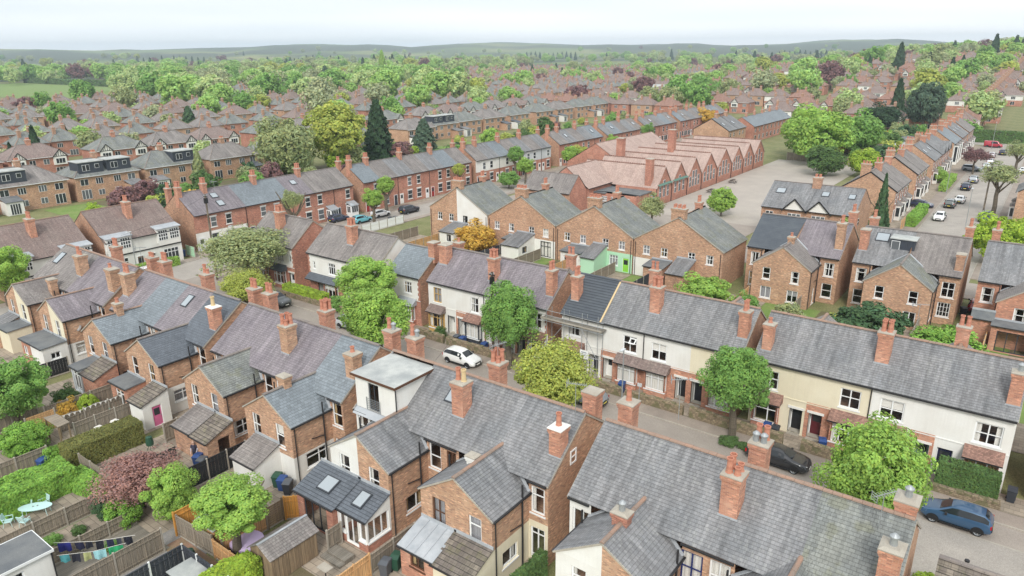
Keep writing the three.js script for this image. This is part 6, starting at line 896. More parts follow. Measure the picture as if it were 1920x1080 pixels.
for (const a of [[-154, 112, 8, 15.5, 0.6, 'w', 'olive', 'weeping grey green tree behind the long terrace'], [-154, 128, 8.9, 18, 2, 'm2', 'yellow', 'tall yellow green tree beside the black conifer'], [-156, 145, 5.6, 16.5, 0.5, 'ko', 'conifer', 'tall black conifer beside the yellow green tree'], [-156, 164, 5, 10, 0.3, 'ko', 'blue', 'rounded dark evergreen behind the brick terrace'], [-158.8, 91, 2.3, 8.4, 0.2, 'ko', 'olive', 'small columnar conifer by the brick extensions'], [-458, 376, 7, 19, 0.5, 'ko', 'blue', 'lone dark conifer far off among the roofs'], [-267, 152, 4.4, 10.5, 0.3, 'ko', 'dark', 'dark conifer between the gabled pairs'], [-40.4, 308, 6.7, 18, 1, 'm2', 'blue', 'tall blue grey evergreen beyond the school yard'], [-53, 300, 7.4, 10, 0.3, 'm1', 'conifer', 'broad dark evergreen left of the tall one'], [-50, 202, 8.4, 15.5, 0.8, 'm1', 'lime', 'big fresh green tree at the corner of the school yard'], [-56, 216, 8, 14.5, 1, 'm2', 'lime', 'second fresh green tree behind the school yard corner'], [-45, 226, 7, 13, 0.5, 'm1', 'green', 'green tree above the brick garages'], [-47.6, 129, 2.9, 5.6, 0.4, 'm2', 'lime', 'round tree at the edge of the school yard'], [-54, 113, 2.6, 6.5, 1.6, 'm3', 'olive', 'half bare tree before the school mural'], [-21.6, 134, 1.9, 9.4, 0.2, 'k', 'dark', 'slim spruce at the corner of the car street'], [-6.9, 158.8, 3.7, 10, 5.2, 'm3', 'olive', 'thinly leafed pollard by the navy car'], [-6.3, 207, 3.3, 9, 4.4, 'm3', 'olive', 'second thinly leafed pollard up the car street'], [-14.8, 208, 3.8, 6.8, 2.6, 'm3', 'copper', 'purple budded bare tree between parked cars'], [-69, 83, 3.5, 5.0, 0.1, 'm1', 'gold', 'golden yellow shrub behind the terrace ridge'], [-30, 78, 3.2, 4.8, 0.2, 'm1', 'lime', 'lime green tree peeping over the terrace ridge'], [-11.5, 75, 4.0, 6.0, 0.2, 'm2', 'dark', 'dark shrub with pale blossom over the terrace ridge'], [-5, 76, 3.2, 4.6, 0.2, 'm1', 'laurel', 'yellow green shrub right of the rear chimney'], [-20, 77, 2.1, 3.6, 0.1, 'm2', 'olive', 'small shrub beside the grey skylight roof'], [-4.2, 121, 3.8, 7.5, 0.4, 'm1', 'acid', 'lime tree between the two slate pairs'], [0.5, 128, 3.6, 6.5, 0.3, 'm2', 'acid', 'lime tree at the right edge by the chimney pots'], [-24, 113.5, 2.6, 6.0, 0.4, 'm3', 'lime', 'spring green tree left of the spruce'], [-20, 190, 2.2, 3.5, 0, 'm1', 'lime', 'lime shrub in a front garden of the car street'], [-36, 190, 4, 7, 0.2, 'm1', 'acid', 'lime bush over the brick yard walls'], [-44, 186, 5, 7.5, 0.2, 'm2', 'hedge', 'dark green mass by the yard corner'], [-105, 262, 5, 9, 0.5, 'm1', 'gold', 'peach blossom tree behind the terrace'], [-585, 557, 7, 30, 1, 'ko', 'lime', 'tall pale poplar on the skyline']]) { const [u, v, r, top, bot, c, l, label] = a; tree(u, v, r, top, bot, c, l, label, { ts: 3, group: 'trees among the houses' }); }
// gardens behind the long terrace: shrubs and small trees one by one
{
  const r = rng(515), kinds = ['green', 'lime', 'olive', 'hedge', 'yellow', 'acid', 'green', 'copper', 'gold', 'dark'], used = [];
  const word = { green: 'mid green', lime: 'lime green', olive: 'olive green', hedge: 'dark green', yellow: 'yellow green', acid: 'bright yellow green', copper: 'copper red', gold: 'golden', dark: 'very dark' };
  for (let i = 0; i < 110; i++) { const u = -120 - r() * 40, v = 60 + r() * 230; if (used.some((q) => Math.hypot(q[0] - u, q[1] - v) < 4.5)) continue; used.push([u, v]); const k = kinds[Math.floor(r() * kinds.length)], R = 1.3 + r() * 2.2; bush(u, v, R, R * (1.1 + r() * 0.9), k, word[k] + ' shrub in the gardens behind the long terrace', { crown: r() < 0.5 ? 'f1' : 'f2', group: word[k] + ' shrubs behind the long terrace' }); }
  for (let i = 0; i < 46; i++) { const u = -90 + r() * 92, v = 66 + r() * 17; if (used.some((q) => Math.hypot(q[0] - u, q[1] - v) < 3.4)) continue; used.push([u, v]); const k = kinds[Math.floor(r() * kinds.length)], R = 0.7 + r() * 1.2; bush(u, v, R, R * 1.5, k, word[k] + ' shrub in the yards behind the main street terrace', { crown: 'm1', group: word[k] + ' shrubs behind the main street' }); }
  for (let i = 0; i < 60; i++) { const u = -60 + r() * 38, v = 208 + r() * 90; if ((u > -32 && v < 262) || used.some((q) => Math.hypot(q[0] - u, q[1] - v) < 5)) continue; used.push([u, v]); const k = kinds[Math.floor(r() * kinds.length)], R = 1.6 + r() * 2.6; bush(u, v, R, R * 1.5, k, word[k] + ' shrub in the gardens past the school yard', { crown: 'f2', group: word[k] + ' shrubs past the school yard' }); }
}
// garden and street trees of the suburb: nearest as single trees, the rest as masses
{
  const r = rng(616), kind = (x) => x < 0.2 ? ['f1', 'fresh', 'fresh green'] : x < 0.42 ? ['f2', 'pale', 'pale spring green'] : x < 0.54 ? ['f2', 'green', 'mid green'] : x < 0.7 ? ['f3', 'mist', 'grey green'] : x < 0.77 ? ['f1', 'yellow', 'yellow green'] : x < 0.83 ? ['f2', 'copper', 'copper leaved'] : x < 0.88 ? ['kf', 'conifer', 'dark conifer'] : ['f3', 'olive', 'olive green'];
  for (let i = 0; i < 46; i++) { const c = [-184, -226, -232, -252][i % 4]; farTrees.push([c + (r() - 0.5) * 10, 40 + r() * 280, 2.6 + r() * 3.4, r()]); }
  for (let i = 0; i < 95; i++) { const a = -0.95 + r() * 0.42, d = 420 + r() * 320; farTrees.push([Math.sin(a - YAW * 0.28) * d, Math.cos(a - YAW * 0.28) * d, 7 + r() * 5, r() * 0.7]); } // park trees on the left
  for (let i = 0; i < 60; i++) farTrees.push([-40 + r() * 130 - 100 * r(), 560 + r() * 330, 6 + r() * 5, r() < 0.2 ? 0.85 : r()]); // wooded hilltop on the right
  for (let i = 0; i < 1500; i++) { const a = -1.35 + r() * 1.75, d = 900 + 2300 * r() * r(), u = Math.sin(a) * d, v = Math.cos(a) * d; if (vnoise(u / 300 + 40, v / 300 + 40, 64, 64, 3) > 0.4) farTrees.push([u, v, 6 + r() * 6, r()]); }
  for (const [a0, a1, d, n] of [[-0.93, -0.86, 1500, 14], [-0.82, -0.77, 1650, 10], [-1.1, -1.02, 1900, 12], [-0.62, -0.55, 2100, 12], [-0.3, -0.24, 1800, 10]]) for (let i = 0; i < n; i++) { const a = lerp(a0, a1, i / n), q = d + r() * 40; farTrees.push([Math.sin(a) * q, Math.cos(a) * q, 7 + r() * 3, 0.86]); }
  farTrees.sort((a, b) => Math.hypot(a[0], a[1]) - Math.hypot(b[0], b[1])); const mass = {};
  farTrees.forEach(([u, v, s, x], i) => { const [c, l, w] = kind(x), top = s * (c === 'kf' ? 2.0 : 1.75), rad = c === 'kf' ? s * 0.62 : s; if (i < 200) { const side = u < -330 ? 'left of the view' : u < -215 ? 'mid view' : 'right hillside'; tree(u, v, rad * 0.8, top, s * 0.25, c, l, w + ' tree among far suburban roofs, ' + side, { group: w + ' far trees, ' + side, ts: 2 }); } else (mass[c + ' ' + l] = mass[c + ' ' + l] || []).push([u, v, rad, top, s * 0.2]); });
  for (const k in mass) { const [c, l] = k.split(' '), im = new THREE.InstancedMesh(CROWN[c], M['leaf_' + l], mass[k].length), d = new THREE.Object3D(); mass[k].forEach(([u, v, rad, top, bot], i) => { d.position.set(u, landY(u, v) + (top + bot) / 2, -v); d.scale.set(rad * 0.9, (top - bot) / 2, rad * 0.9); d.rotation.y = u + v; d.updateMatrix(); im.setMatrixAt(i, d.matrix); }); im.name = numbered('distant_trees'); scene.add(im); tag(im, 'distant ' + l + ' tree crowns scattered to the skyline', 'trees', null, 'stuff'); }
}
// clipped hedges: leaf shell over a twiggy core
function hedge(u0, v0, u1, v1, w, h, leaf, label, o = {}) {
  const L = Math.hypot(u1 - u0, v1 - v0), t = thing('hedge', label, 'hedge', (u0 + u1) / 2, (v0 + v1) / 2, Math.atan2(v1 - v0, u1 - u0), o.group, o.y0 || 0), n = Math.round((L * w + 2 * L * h + 2 * w * h) * (o.dense || 330));
  const bump = (a, b) => 0.12 * (vnoise(a * 1.3 + 30, b * 1.3 + 30, 64, 64, 5) - 0.4) * (o.rough || 1);
  part(t, 'leaves', leafCloud(n, Math.round(L * 31 + h * 7), { point: (q) => { const A = [L * w, L * h, L * h, w * h, w * h], S = A.reduce((x, y) => x + y); let k = q() * S, i = 0; while (k > A[i]) k -= A[i++]; const a = (q() - 0.5), b = q(), e = q() * -0.1; let p, nn; if (i === 0) { p = [a * L, h + bump(a * L, b * w) + e, (b - 0.5) * w]; nn = [0, 1, 0]; } else if (i < 3) { const s = i === 1 ? 1 : -1; p = [a * L, b * h, s * (w / 2 + bump(a * L, b * h) + e)]; nn = [0, 0.2, s]; } else { const s = i === 3 ? 1 : -1; p = [s * (L / 2 + bump(a, b) + e), b * h, a * w]; nn = [s, 0.2, 0]; } return { p, n: nn, s: o.leaf || 0.11, tint: 0.85 + 0.3 * vnoise(p[0] * 2 + 40, p[1] * 2 + p[2] * 2 + 40, 64, 64, 2) }; } }), M['leaf_' + leaf]);
  part(t, 'branches', new MB().box(-L / 2 + 0.12, L / 2 - 0.12, 0, h - 0.14, -w / 2 + 0.12, w / 2 - 0.12).geo(), M.bark_dark); return t;
}
// ---------------------------------------------------------------- cars
const TYRE = flat(28, 28, 30, 0.8), RIM = flat(176, 180, 184, 0.3, { metalness: 0.7 }), CARGLASS = new THREE.MeshPhysicalMaterial({ color: new THREE.Color(0.02, 0.025, 0.03), roughness: 0.04, ior: 1.5, side: THREE.DoubleSide }), LAMP = flat(226, 230, 234, 0.1), TAIL = flat(170, 24, 24, 0.2), PLATE = flat(226, 208, 90, 0.5), PLATEW = flat(236, 236, 230, 0.5);
const paint = (r, g, b) => new THREE.MeshPhysicalMaterial({ color: new THREE.Color().setRGB(r / 255, g / 255, b / 255, THREE.SRGBColorSpace), roughness: 0.35, metalness: 0.15, clearcoat: 1, clearcoatRoughness: 0.05, side: THREE.DoubleSide });
// stations from tail to nose: [x, top y, half width at top, shoulder y, half width at shoulder, bottom y]
const CARS = {
  hatch: { L: 4.05, st: [[-2.02, 0.72, 0.6, 0.66, 0.68, 0.36], [-1.96, 0.98, 0.62, 0.92, 0.8, 0.28], [-1.78, 1.2, 0.58, 0.98, 0.86, 0.24], [-1.5, 1.42, 0.56, 1.0, 0.875, 0.22], [-0.8, 1.48, 0.58, 0.99, 0.88, 0.22], [-0.1, 1.47, 0.58, 0.97, 0.88, 0.22], [0.3, 1.4, 0.56, 0.95, 0.88, 0.22], [1.0, 1.0, 0.66, 0.93, 0.875, 0.22], [1.35, 0.93, 0.66, 0.86, 0.865, 0.22], [1.8, 0.82, 0.62, 0.76, 0.82, 0.24], [1.98, 0.7, 0.52, 0.62, 0.7, 0.28], [2.03, 0.55, 0.46, 0.5, 0.6, 0.32]], glass: [2, 7], wind: [6, 7], rear: [2, 3], wheels: [-1.27, 1.27], wr: 0.31 },
  saloon: { L: 4.6, st: [[-2.3, 0.72, 0.55, 0.64, 0.66, 0.36], [-2.24, 0.98, 0.6, 0.86, 0.8, 0.28], [-1.85, 1.04, 0.62, 0.95, 0.88, 0.22], [-1.1, 1.36, 0.56, 0.97, 0.9, 0.2], [-0.5, 1.43, 0.57, 0.97, 0.9, 0.2], [0.1, 1.42, 0.57, 0.95, 0.9, 0.2], [0.45, 1.34, 0.55, 0.94, 0.9, 0.2], [1.2, 0.98, 0.68, 0.91, 0.895, 0.2], [1.7, 0.9, 0.68, 0.84, 0.88, 0.2], [2.1, 0.8, 0.62, 0.74, 0.82, 0.22], [2.27, 0.66, 0.52, 0.6, 0.7, 0.26], [2.31, 0.5, 0.45, 0.46, 0.6, 0.3]], glass: [2, 7], wind: [6, 7], rear: [2, 3], wheels: [-1.4, 1.4], wr: 0.32 },
  suv: { L: 4.5, st: [[-2.22, 0.85, 0.6, 0.76, 0.7, 0.42], [-2.17, 1.15, 0.64, 1.05, 0.85, 0.34], [-2.0, 1.45, 0.62, 1.1, 0.91, 0.3], [-1.75, 1.6, 0.6, 1.11, 0.92, 0.3], [-0.9, 1.66, 0.62, 1.1, 0.925, 0.3], [0, 1.65, 0.62, 1.08, 0.925, 0.3], [0.35, 1.56, 0.6, 1.07, 0.925, 0.3], [1.05, 1.16, 0.7, 1.05, 0.92, 0.3], [1.5, 1.08, 0.7, 1.0, 0.91, 0.3], [2.0, 0.96, 0.66, 0.88, 0.86, 0.32], [2.18, 0.8, 0.56, 0.72, 0.74, 0.36], [2.23, 0.62, 0.5, 0.56, 0.64, 0.4]], glass: [2, 7], wind: [6, 7], rear: [2, 3], wheels: [-1.36, 1.38], wr: 0.36 },
  van: { L: 4.9, st: [[-2.45, 1.9, 0.72, 1.0, 0.86, 0.36], [-2.4, 1.95, 0.76, 1.1, 0.93, 0.32], [-1.8, 1.97, 0.78, 1.12, 0.95, 0.3], [-0.6, 1.97, 0.78, 1.12, 0.95, 0.3], [0.3, 1.97, 0.78, 1.12, 0.95, 0.3], [0.8, 1.94, 0.76, 1.12, 0.95, 0.3], [1.0, 1.88, 0.74, 1.12, 0.95, 0.3], [1.75, 1.18, 0.76, 1.05, 0.94, 0.3], [2.1, 1.08, 0.74, 0.98, 0.92, 0.3], [2.36, 0.92, 0.66, 0.82, 0.86, 0.32], [2.44, 0.7, 0.6, 0.62, 0.74, 0.36], [2.46, 0.6, 0.5, 0.54, 0.64, 0.4]], glass: [3, 7], wind: [6, 7], rear: [0, 1], wheels: [-1.5, 1.55], wr: 0.34 },
};
const carParts = {};
function carGeo(type) {
  if (carParts[type]) return carParts[type]; const C = CARS[type], S = C.st, n = S.length, ring = S.map(([x, yt, wt, ys, ws, yb]) => [[x, yb, ws * 0.8], [x, yb + 0.12, ws * 0.97], [x, (yb + ys) / 2, ws], [x, ys, ws * 0.985], [x, lerp(ys, yt, 0.9), wt * 1.03], [x, yt, wt * 0.86], [x, yt + 0.025, 0]]);
  const pos = [], idx = [], K = 13, full = ring.map((h) => [...h, ...h.slice(0, 6).reverse().map(([x, y, z]) => [x, y, -z])]); full.forEach((f) => f.forEach((p) => pos.push(...p)));
  for (let i = 0; i + 1 < n; i++) for (let k = 0; k + 1 < K; k++) { const a = i * K + k; idx.push(a, a + 1, a + K, a + 1, a + K + 1, a + K); } for (const [s, i] of [[0, 0], [1, n - 1]]) for (let k = 1; k + 1 < K; k++) idx.push(i * K, i * K + k, i * K + k + 1);
  for (let i = 0; i + 1 < n; i++) idx.push(i * K, i * K + K, i * K + K - 1, i * K + K, i * K + 2 * K - 1, i * K + K - 1);
  const body = new THREE.BufferGeometry(); body.setAttribute('position', new THREE.Float32BufferAttribute(pos, 3)); body.setIndex(idx); body.computeVertexNormals();
  const out = { body, side: [], arch: new MB(), trim: new MB() }, lift = 0.012;
  const on = (i, t, s) => { const a = ring[i][3], b = ring[i][4], p = [lerp(a[0], b[0], t), lerp(a[1], b[1], t), lerp(a[2], b[2], t) + lift]; return [p[0], p[1], p[2] * s]; };
  for (const s of [1, -1]) { const g = new MB(), lo = C.glass[0], hi = C.glass[1]; for (let i = lo; i < hi; i++) { const t0 = (q) => (ring[q][4][1] - ring[q][3][1] < 0.16 ? 0.5 : 0.12), t1 = (q) => (ring[q][4][1] - ring[q][3][1] < 0.16 ? 0.5 : 0.93); g.poly([on(i, t0(i), s), on(i + 1, t0(i + 1), s), on(i + 1, t1(i + 1), s), on(i, t1(i), s)]); } out.side.push(g.geo()); out.trim.box(ring[4][3][0] - 0.04, ring[4][3][0] + 0.04, S[4][3], S[4][1] - 0.08, s * (S[4][4] - 0.2), s * (S[4][4] - 0.32)); }
  const top = (i, e, f) => { const a = ring[i][5], c = ring[i][6]; return (s) => [a[0] + f[0], lerp(a[1], c[1], 0.2) + f[1], a[2] * e * s]; };
  const scr = ([i, j], f) => { const m = new MB(), A = top(i, 0.98, f), B = top(j, 0.98, f), mid = (q, k) => [lerp(A(q)[0], B(q)[0], k), lerp(A(q)[1], B(q)[1], k), lerp(A(q)[2], B(q)[2], k)]; m.poly([mid(1, 0.08), mid(-1, 0.08), mid(-1, 0.94), mid(1, 0.94)]); return m.geo(); };
  out.wind = scr(C.wind, [0.012, 0.014]); out.rear = type === 'van' ? new MB().poly([[-2.47, 1.25, 0.6], [-2.47, 1.25, -0.6], [-2.46, 1.75, -0.55], [-2.46, 1.75, 0.55]]).geo() : scr(C.rear, [-0.012, 0.014]);
  out.tyre = new MB().lathe([[0, -0.1], [C.wr * 0.66, -0.1], [C.wr * 0.9, -0.1], [C.wr, -0.06], [C.wr, 0.06], [C.wr * 0.9, 0.1], [C.wr * 0.68, 0.1]], 0, 0, 20).geo().rotateX(Math.PI / 2);
  const rm = new MB(); for (let k = 0; k < 5; k++) { const a = k * 1.2566, p = (r, t) => [Math.cos(t) * r, 0.085, -Math.sin(t) * r]; rm.poly([p(0.03, a - 1), p(0.03, a + 1), p(C.wr * 0.68, a + 0.32), p(C.wr * 0.68, a - 0.32)]); } rm.lathe([[C.wr * 0.6, 0.06], [C.wr * 0.7, 0.1], [C.wr * 0.72, 0.09]], 0, 0, 20); out.rim = rm.geo().rotateX(Math.PI / 2); out.hub = new MB().lathe([[0, 0.04], [C.wr * 0.68, 0.04]], 0, 0, 18).geo().rotateX(Math.PI / 2);
  for (const x of C.wheels) for (const s of [1, -1]) { const w = S[5][4], q = []; for (let k = 0; k <= 14; k++) { const t = Math.PI * k / 14; q.push([x + Math.cos(t) * (C.wr + 0.06), C.wr + Math.sin(t) * (C.wr + 0.06), s * (w + 0.006)]); } q.push([x - C.wr - 0.06, 0.24, s * (w + 0.006)], [x + C.wr + 0.06, 0.24, s * (w + 0.006)]); out.arch.poly(q); }
  out.archG = out.arch.geo(); const f = S[n - 3], b = S[1]; out.skirt = new MB().box(C.wheels[0] + C.wr + 0.1, C.wheels[1] - C.wr - 0.1, 0.2, 0.3, -S[5][4] - 0.004, S[5][4] + 0.004).geo(); out.bump = [new MB().box(S[n - 1][0] - 0.02, S[n - 1][0] + 0.03, S[n - 1][5], S[n - 1][5] + 0.14, -0.45, 0.45).geo(), new MB().box(S[0][0] - 0.03, S[0][0] + 0.03, S[0][5] - 0.02, S[0][5] + 0.12, -0.5, 0.5).geo()];
  out.head = [1, -1].map((s) => new MB().poly([[f[0] + 0.03, f[3] - 0.13, s * f[4] * 0.62], [f[0] - 0.24, f[3] - 0.11, s * (f[4] + 0.012)], [f[0] - 0.26, f[3] + 0.015, s * (f[4] * 0.99 + 0.012)], [f[0] + 0.02, f[3] + 0.01, s * f[4] * 0.6]].map(([x, y, z]) => [x + 0.14, y, z])).geo());
  out.tail = [1, -1].map((s) => new MB().box(b[0] - 0.025, b[0] + 0.16, b[3] - 0.22, b[3] + (type === 'van' ? 0.4 : 0.02), s * (b[4] - 0.14), s * (b[4] + 0.014)).geo());
  out.mirror = [1, -1].map((s) => new MB().box(C.st[6][0] + 0.2, C.st[6][0] + 0.34, C.st[6][3] - 0.02, C.st[6][3] + 0.12, s * (C.st[6][4] - 0.02), s * (C.st[6][4] + 0.17)).geo());
  out.plate = new MB().box(S[0][0] - 0.04, S[0][0] - 0.031, 0.5, 0.61, -0.26, 0.26).geo(); out.plateF = new MB().box(S[n - 1][0] + 0.031, S[n - 1][0] + 0.04, 0.38, 0.49, -0.26, 0.26).geo(); out.grille = new MB().box(S[n - 2][0] + 0.0, S[n - 1][0] + 0.02, 0.5, 0.62, -0.42, 0.42).geo();
  return (carParts[type] = out);
}
function car(type, color, u, v, turn, label, group, y = 0.013) {
  const t = thing(type === 'van' ? 'parked_van' : 'parked_car', label, type === 'van' ? 'van' : 'car', u, v, turn, group, y), g = carGeo(type), C = CARS[type];
  part(t, 'body', g.body, paint(...color)); part(t, 'sill', g.skirt, M.black); g.bump.forEach((q) => part(t, 'bumper', q, M.black)); part(t, 'wheel_arch', g.archG, TYRE); part(t, 'windscreen', g.wind, CARGLASS); part(t, 'rear_window', g.rear, CARGLASS); g.side.forEach((q) => part(t, 'side_windows', q, CARGLASS)); part(t, 'grille', g.grille, M.black);
  g.head.forEach((q) => part(t, 'headlight', q, LAMP)); g.tail.forEach((q) => part(t, 'tail_light', q, TAIL)); g.mirror.forEach((q) => part(t, 'mirror', q, M.black)); part(t, 'number_plate', g.plate, PLATE); part(t, 'number_plate', g.plateF, PLATEW);
  for (const x of C.wheels) for (const s of [1, -1]) { const w = new THREE.Group(); w.name = 'wheel'; w.position.set(x, C.wr, s * (C.st[5][4] - 0.085)); if (s < 0) w.rotation.y = Math.PI; t.add(w); part(w, 'tyre', g.tyre, TYRE); part(w, 'rim', g.rim, RIM); part(w, 'hub', g.hub, TYRE); }
  return t;
}
const E_ = 0, W_ = Math.PI, S_ = -Math.PI / 2, N_ = Math.PI / 2, mainCars = 'cars parked on the main street', topCars = 'cars parked on the far straight street', yC = 0.018;
car('hatch', [240, 241, 240], -43.9, 50.25, E_, 'white hatchback parked beside the stone wall and telegraph pole', mainCars, yC);
car('hatch', [142, 148, 154], -29.5, 50.15, W_, 'grey hatchback half hidden by the loose yellow green tree', mainCars, yC);
car('saloon', [26, 28, 34], -12.5, 50.1, E_, 'black saloon partly behind a chimney stack', mainCars, yC);
car('hatch', [44, 82, 116], -0.75, 49.7, W_, 'blue hatchback at the right, tail to the edge', mainCars, yC);
car('suv', [92, 96, 100], -74.3, 50.2, E_, 'dark grey car behind the chimney pots near the yellow hedge', mainCars, yC);
car('hatch', [196, 200, 204], -60.2, 50.2, E_, 'silver car hidden behind the round lime tree', mainCars, yC);
car('hatch', [228, 222, 226], -99.2, 47.6, N_, 'pale pinkish white car at the junction', mainCars, yC);
car('hatch', [112, 190, 204], -99.6, 87.2, N_, 'turquoise hatchback on the cross street', 'cars on the cross street'); car('hatch', [238, 238, 238], -100.3, 92.6, N_, 'white hatchback behind the ball pruned tree', 'cars on the cross street'); car('suv', [50, 56, 66], -98.2, 98.2, N_, 'dark blue estate car by the wheelie bins', 'cars on the cross street'); car('hatch', [58, 64, 88], -103.8, 85.4, N_, 'navy car by the white porch', 'cars on the cross street');
for (const [ty, c, u, v, d, label] of [['saloon', [236, 238, 238], -14.3, 148.6, S_, 'white saloon nearest on the far straight street'], ['suv', [96, 102, 100], -14.2, 161.8, N_, 'grey green car behind the white saloon'], ['saloon', [232, 234, 234], -13.2, 167.8, N_, 'white estate car beside the grey green one'], ['suv', [40, 50, 74], -13.8, 184, N_, 'navy four by four on the far straight street'], ['suv', [170, 176, 182], -13.4, 195, N_, 'silver car behind the navy four by four'], ['hatch', [34, 42, 72], -18.6, 158.4, E_, 'navy hatchback nosed into a front garden'], ['suv', [150, 158, 168], -15.4, 212.6, E_, 'silver blue four by four under the bare purple tree'], ['hatch', [206, 212, 216], -12.9, 219.6, N_, 'pale silver car past the bare purple tree'], ['hatch', [226, 228, 232], -12.8, 229, N_, 'small white car further up the street'], ['saloon', [236, 236, 240], -13.6, 243.5, N_, 'white car near the top of the street'], ['suv', [48, 52, 70], -11.4, 250.4, N_, 'dark car near the top of the street'], ['van', [176, 44, 62], -15, 267.3, E_, 'red van across the top of the street'], ['suv', [38, 46, 84], -7.6, 151.8, S_, 'dark blue car on the right of the street'], ['saloon', [236, 238, 238], -5.0, 216.5, N_, 'white car at the right edge of the street'], ['van', [240, 240, 240], -10.5, 118, N_, 'white van roof behind the slate ridge']]) car(ty, c, u, v, d, label, topCars, 0.02);
car('hatch', [170, 36, 52], -3.9, 97.5, N_, 'red car in the gap between brick houses');
// ---------------------------------------------------------------- walls, fences, street furniture, garden things
const panelCache = {};
function fence(u0, v0, u1, v1, h, mat, label, o = {}) {
  const L = Math.hypot(u1 - u0, v1 - v0), n = Math.max(1, Math.round(L / (o.panel || 1.83))), w = L / n, t = thing('fence', label, 'fence', u0, v0, Math.atan2(v1 - v0, u1 - u0), o.group || 'garden fences');
  const pk = [w.toFixed(2), h, mat, o.slat].join(), bw = 0.14;
  if (!panelCache[pk]) { const b = new MB(L, 0); if (o.slat) for (let y = 0.12; y < h - 0.08; y += 0.17) b.box(0.05, w - 0.05, y, y + 0.14, -0.02, 0.01); else { const k = Math.max(2, Math.round((w - 0.08) / bw)); for (let i = 0; i < k; i++) b.box(0.045 + i * (w - 0.09) / k, 0.045 + (i + 1) * (w - 0.09) / k - 0.012, 0.12, h - 0.05 - (o.scallop ? 0.12 * Math.cos((i + 0.5) / k * 6.283) : 0), -0.012 - (i % 2) * 0.012, 0.012 - (i % 2) * 0.012); b.box(0.04, w - 0.04, 0.3, 0.38, 0.012, 0.05).box(0.04, w - 0.04, h - 0.4, h - 0.32, 0.012, 0.05); if (!o.scallop) b.box(0.03, w - 0.03, h - 0.05, h - 0.01, -0.045, 0.045); } panelCache[pk] = [b.geo(), new MB().box(0.03, w - 0.03, 0, 0.115, -0.025, 0.025).geo()]; }
  for (let i = 0; i < n; i++) { const p = part(t, 'fence_panel', panelCache[pk][0], M[mat]); p.position.x = i * w; if (o.board !== false) { const g = part(t, 'gravel_board', panelCache[pk][1], M.concrete); g.position.x = i * w; } }
  const pg = (panelCache['post' + h] = panelCache['post' + h] || new MB().box(-0.05, 0.05, 0, h + 0.06, -0.055, 0.055).geo()); for (let i = 0; i <= n; i++) { const p = part(t, 'fence_post', pg, M[o.post || 'concrete']); p.position.x = i * w; } return t;
}
fence(-48.3, 9, -48.3, 16.7, 1.4, 'fence', 'weathered fence with concrete posts beside the pale blue table');
fence(-44.8, 12.4, -44.8, 17.6, 1.15, 'fence', 'low weathered fence between the patio and the washing lines');
fence(-40.5, 8.5, -40.5, 17.2, 1.75, 'fence', 'tall bleached close board fence right of the washing lines', { panel: 2.6 });
fence(-38.05, 9, -38.05, 17.2, 1.7, 'fence_dark', 'dark blue fence with white posts behind the grey shelter', { post: 'gutter_white' }); fence(-38.05, 17.2, -33.2, 17.2, 1.7, 'fence_dark', 'dark blue fence turning along the alley', { post: 'gutter_white' });
fence(-57.6, 11, -57.6, 17.4, 1.6, 'fence', 'plain fence behind the lime green hedge at the left');
fence(-54.3, 18.35, -48.9, 18.35, 1.6, 'fence', 'fence at the foot of the dark conifer hedge', { slat: true });
fence(-59.2, 20.1, -59.2, 26.6, 1.8, 'fence', 'tall grey fence behind two white covered barbecues');
fence(-61.8, 20, -61.8, 26, 1.55, 'fence', 'scalloped fence hung with white bunting', { scallop: true });
fence(-45.5, 21.8, -45.5, 26.6, 1.8, 'fence_black', 'black fence with pale posts below the person', { panel: 1.6 });
fence(-41.35, 18.5, -41.35, 21.6, 1.8, 'fence_orange', 'new orange boarded fence under the spreading garden tree', { post: 'fence_orange', board: false });
fence(-41.2, 18.6, -37.5, 18.8, 1.6, 'fence', 'greenish old fence along the brick alley', { post: 'fence' }); fence(-37.3, 18.75, -33.6, 18.7, 1.4, 'fence_new', 'new pale timber fence along the brick alley', { post: 'fence_new' });
fence(-37.1, 19.2, -37.1, 22.4, 1.7, 'fence_new', 'pale panel fence behind the round purple cover', { post: 'fence', panel: 1.0 }); fence(-37.1, 22.5, -37.1, 23.7, 1.7, 'shed', 'brown slatted screen beside the pale panel fence', { slat: true, post: 'shed' }); fence(-37.0, 23.8, -36.1, 24.7, 1.8, 'fence_orange', 'short orange fence at the corner of the slate extension', { post: 'fence_orange', panel: 0.6 });
fence(-28.2, 18.5, -28.2, 23.3, 1.7, 'fence_new', 'new pale fence beside the wooden steps', { post: 'fence_new', panel: 1.2 }); fence(-28.25, 23.4, -28.25, 27.2, 1.5, 'fence', 'grey fence between the garden room and two bins', {});
fence(-53.2, 24.3, -53.2, 26.6, 1.8, 'fence', 'old garden gate and fence near the pink door', { panel: 1.1 }); fence(-50.6, 20.2, -50.6, 23.8, 0.9, 'fence_black', 'low dark picket fence by the pink blossom tree', { slat: true, board: false });
fence(-32.05, 23.3, -32.05, 24.4, 1.6, 'fence', 'small wooden gate beside the bifold doors', { panel: 1.0 }); fence(-63.2, 18.1, -63.2, 20.3, 1.8, 'fence_new', 'open trellis panel below the yellow shrub', { slat: true, panel: 2.2, board: false });
for (const [u, a, b, m, label] of [[-82.5, 14, 22.8, 'fence', 'fence between the two far left back gardens'], [-74.3, 15, 26, 'fence_black', 'dark fence beyond the white flat roofed extension'], [-66, 14, 20, 'fence', 'fence below the white blossom tree'], [-64.5, 20, 27.5, 'fence', 'fence right of the round clipped bush'], [-69.5, 9, 17, 'fence', 'leaning fence at the left edge of the gardens'], [-10.4, 20, 29.8, 'fence', 'fence at the bottom edge of the right row']]) fence(u, a, u, b, 1.65, m, label);
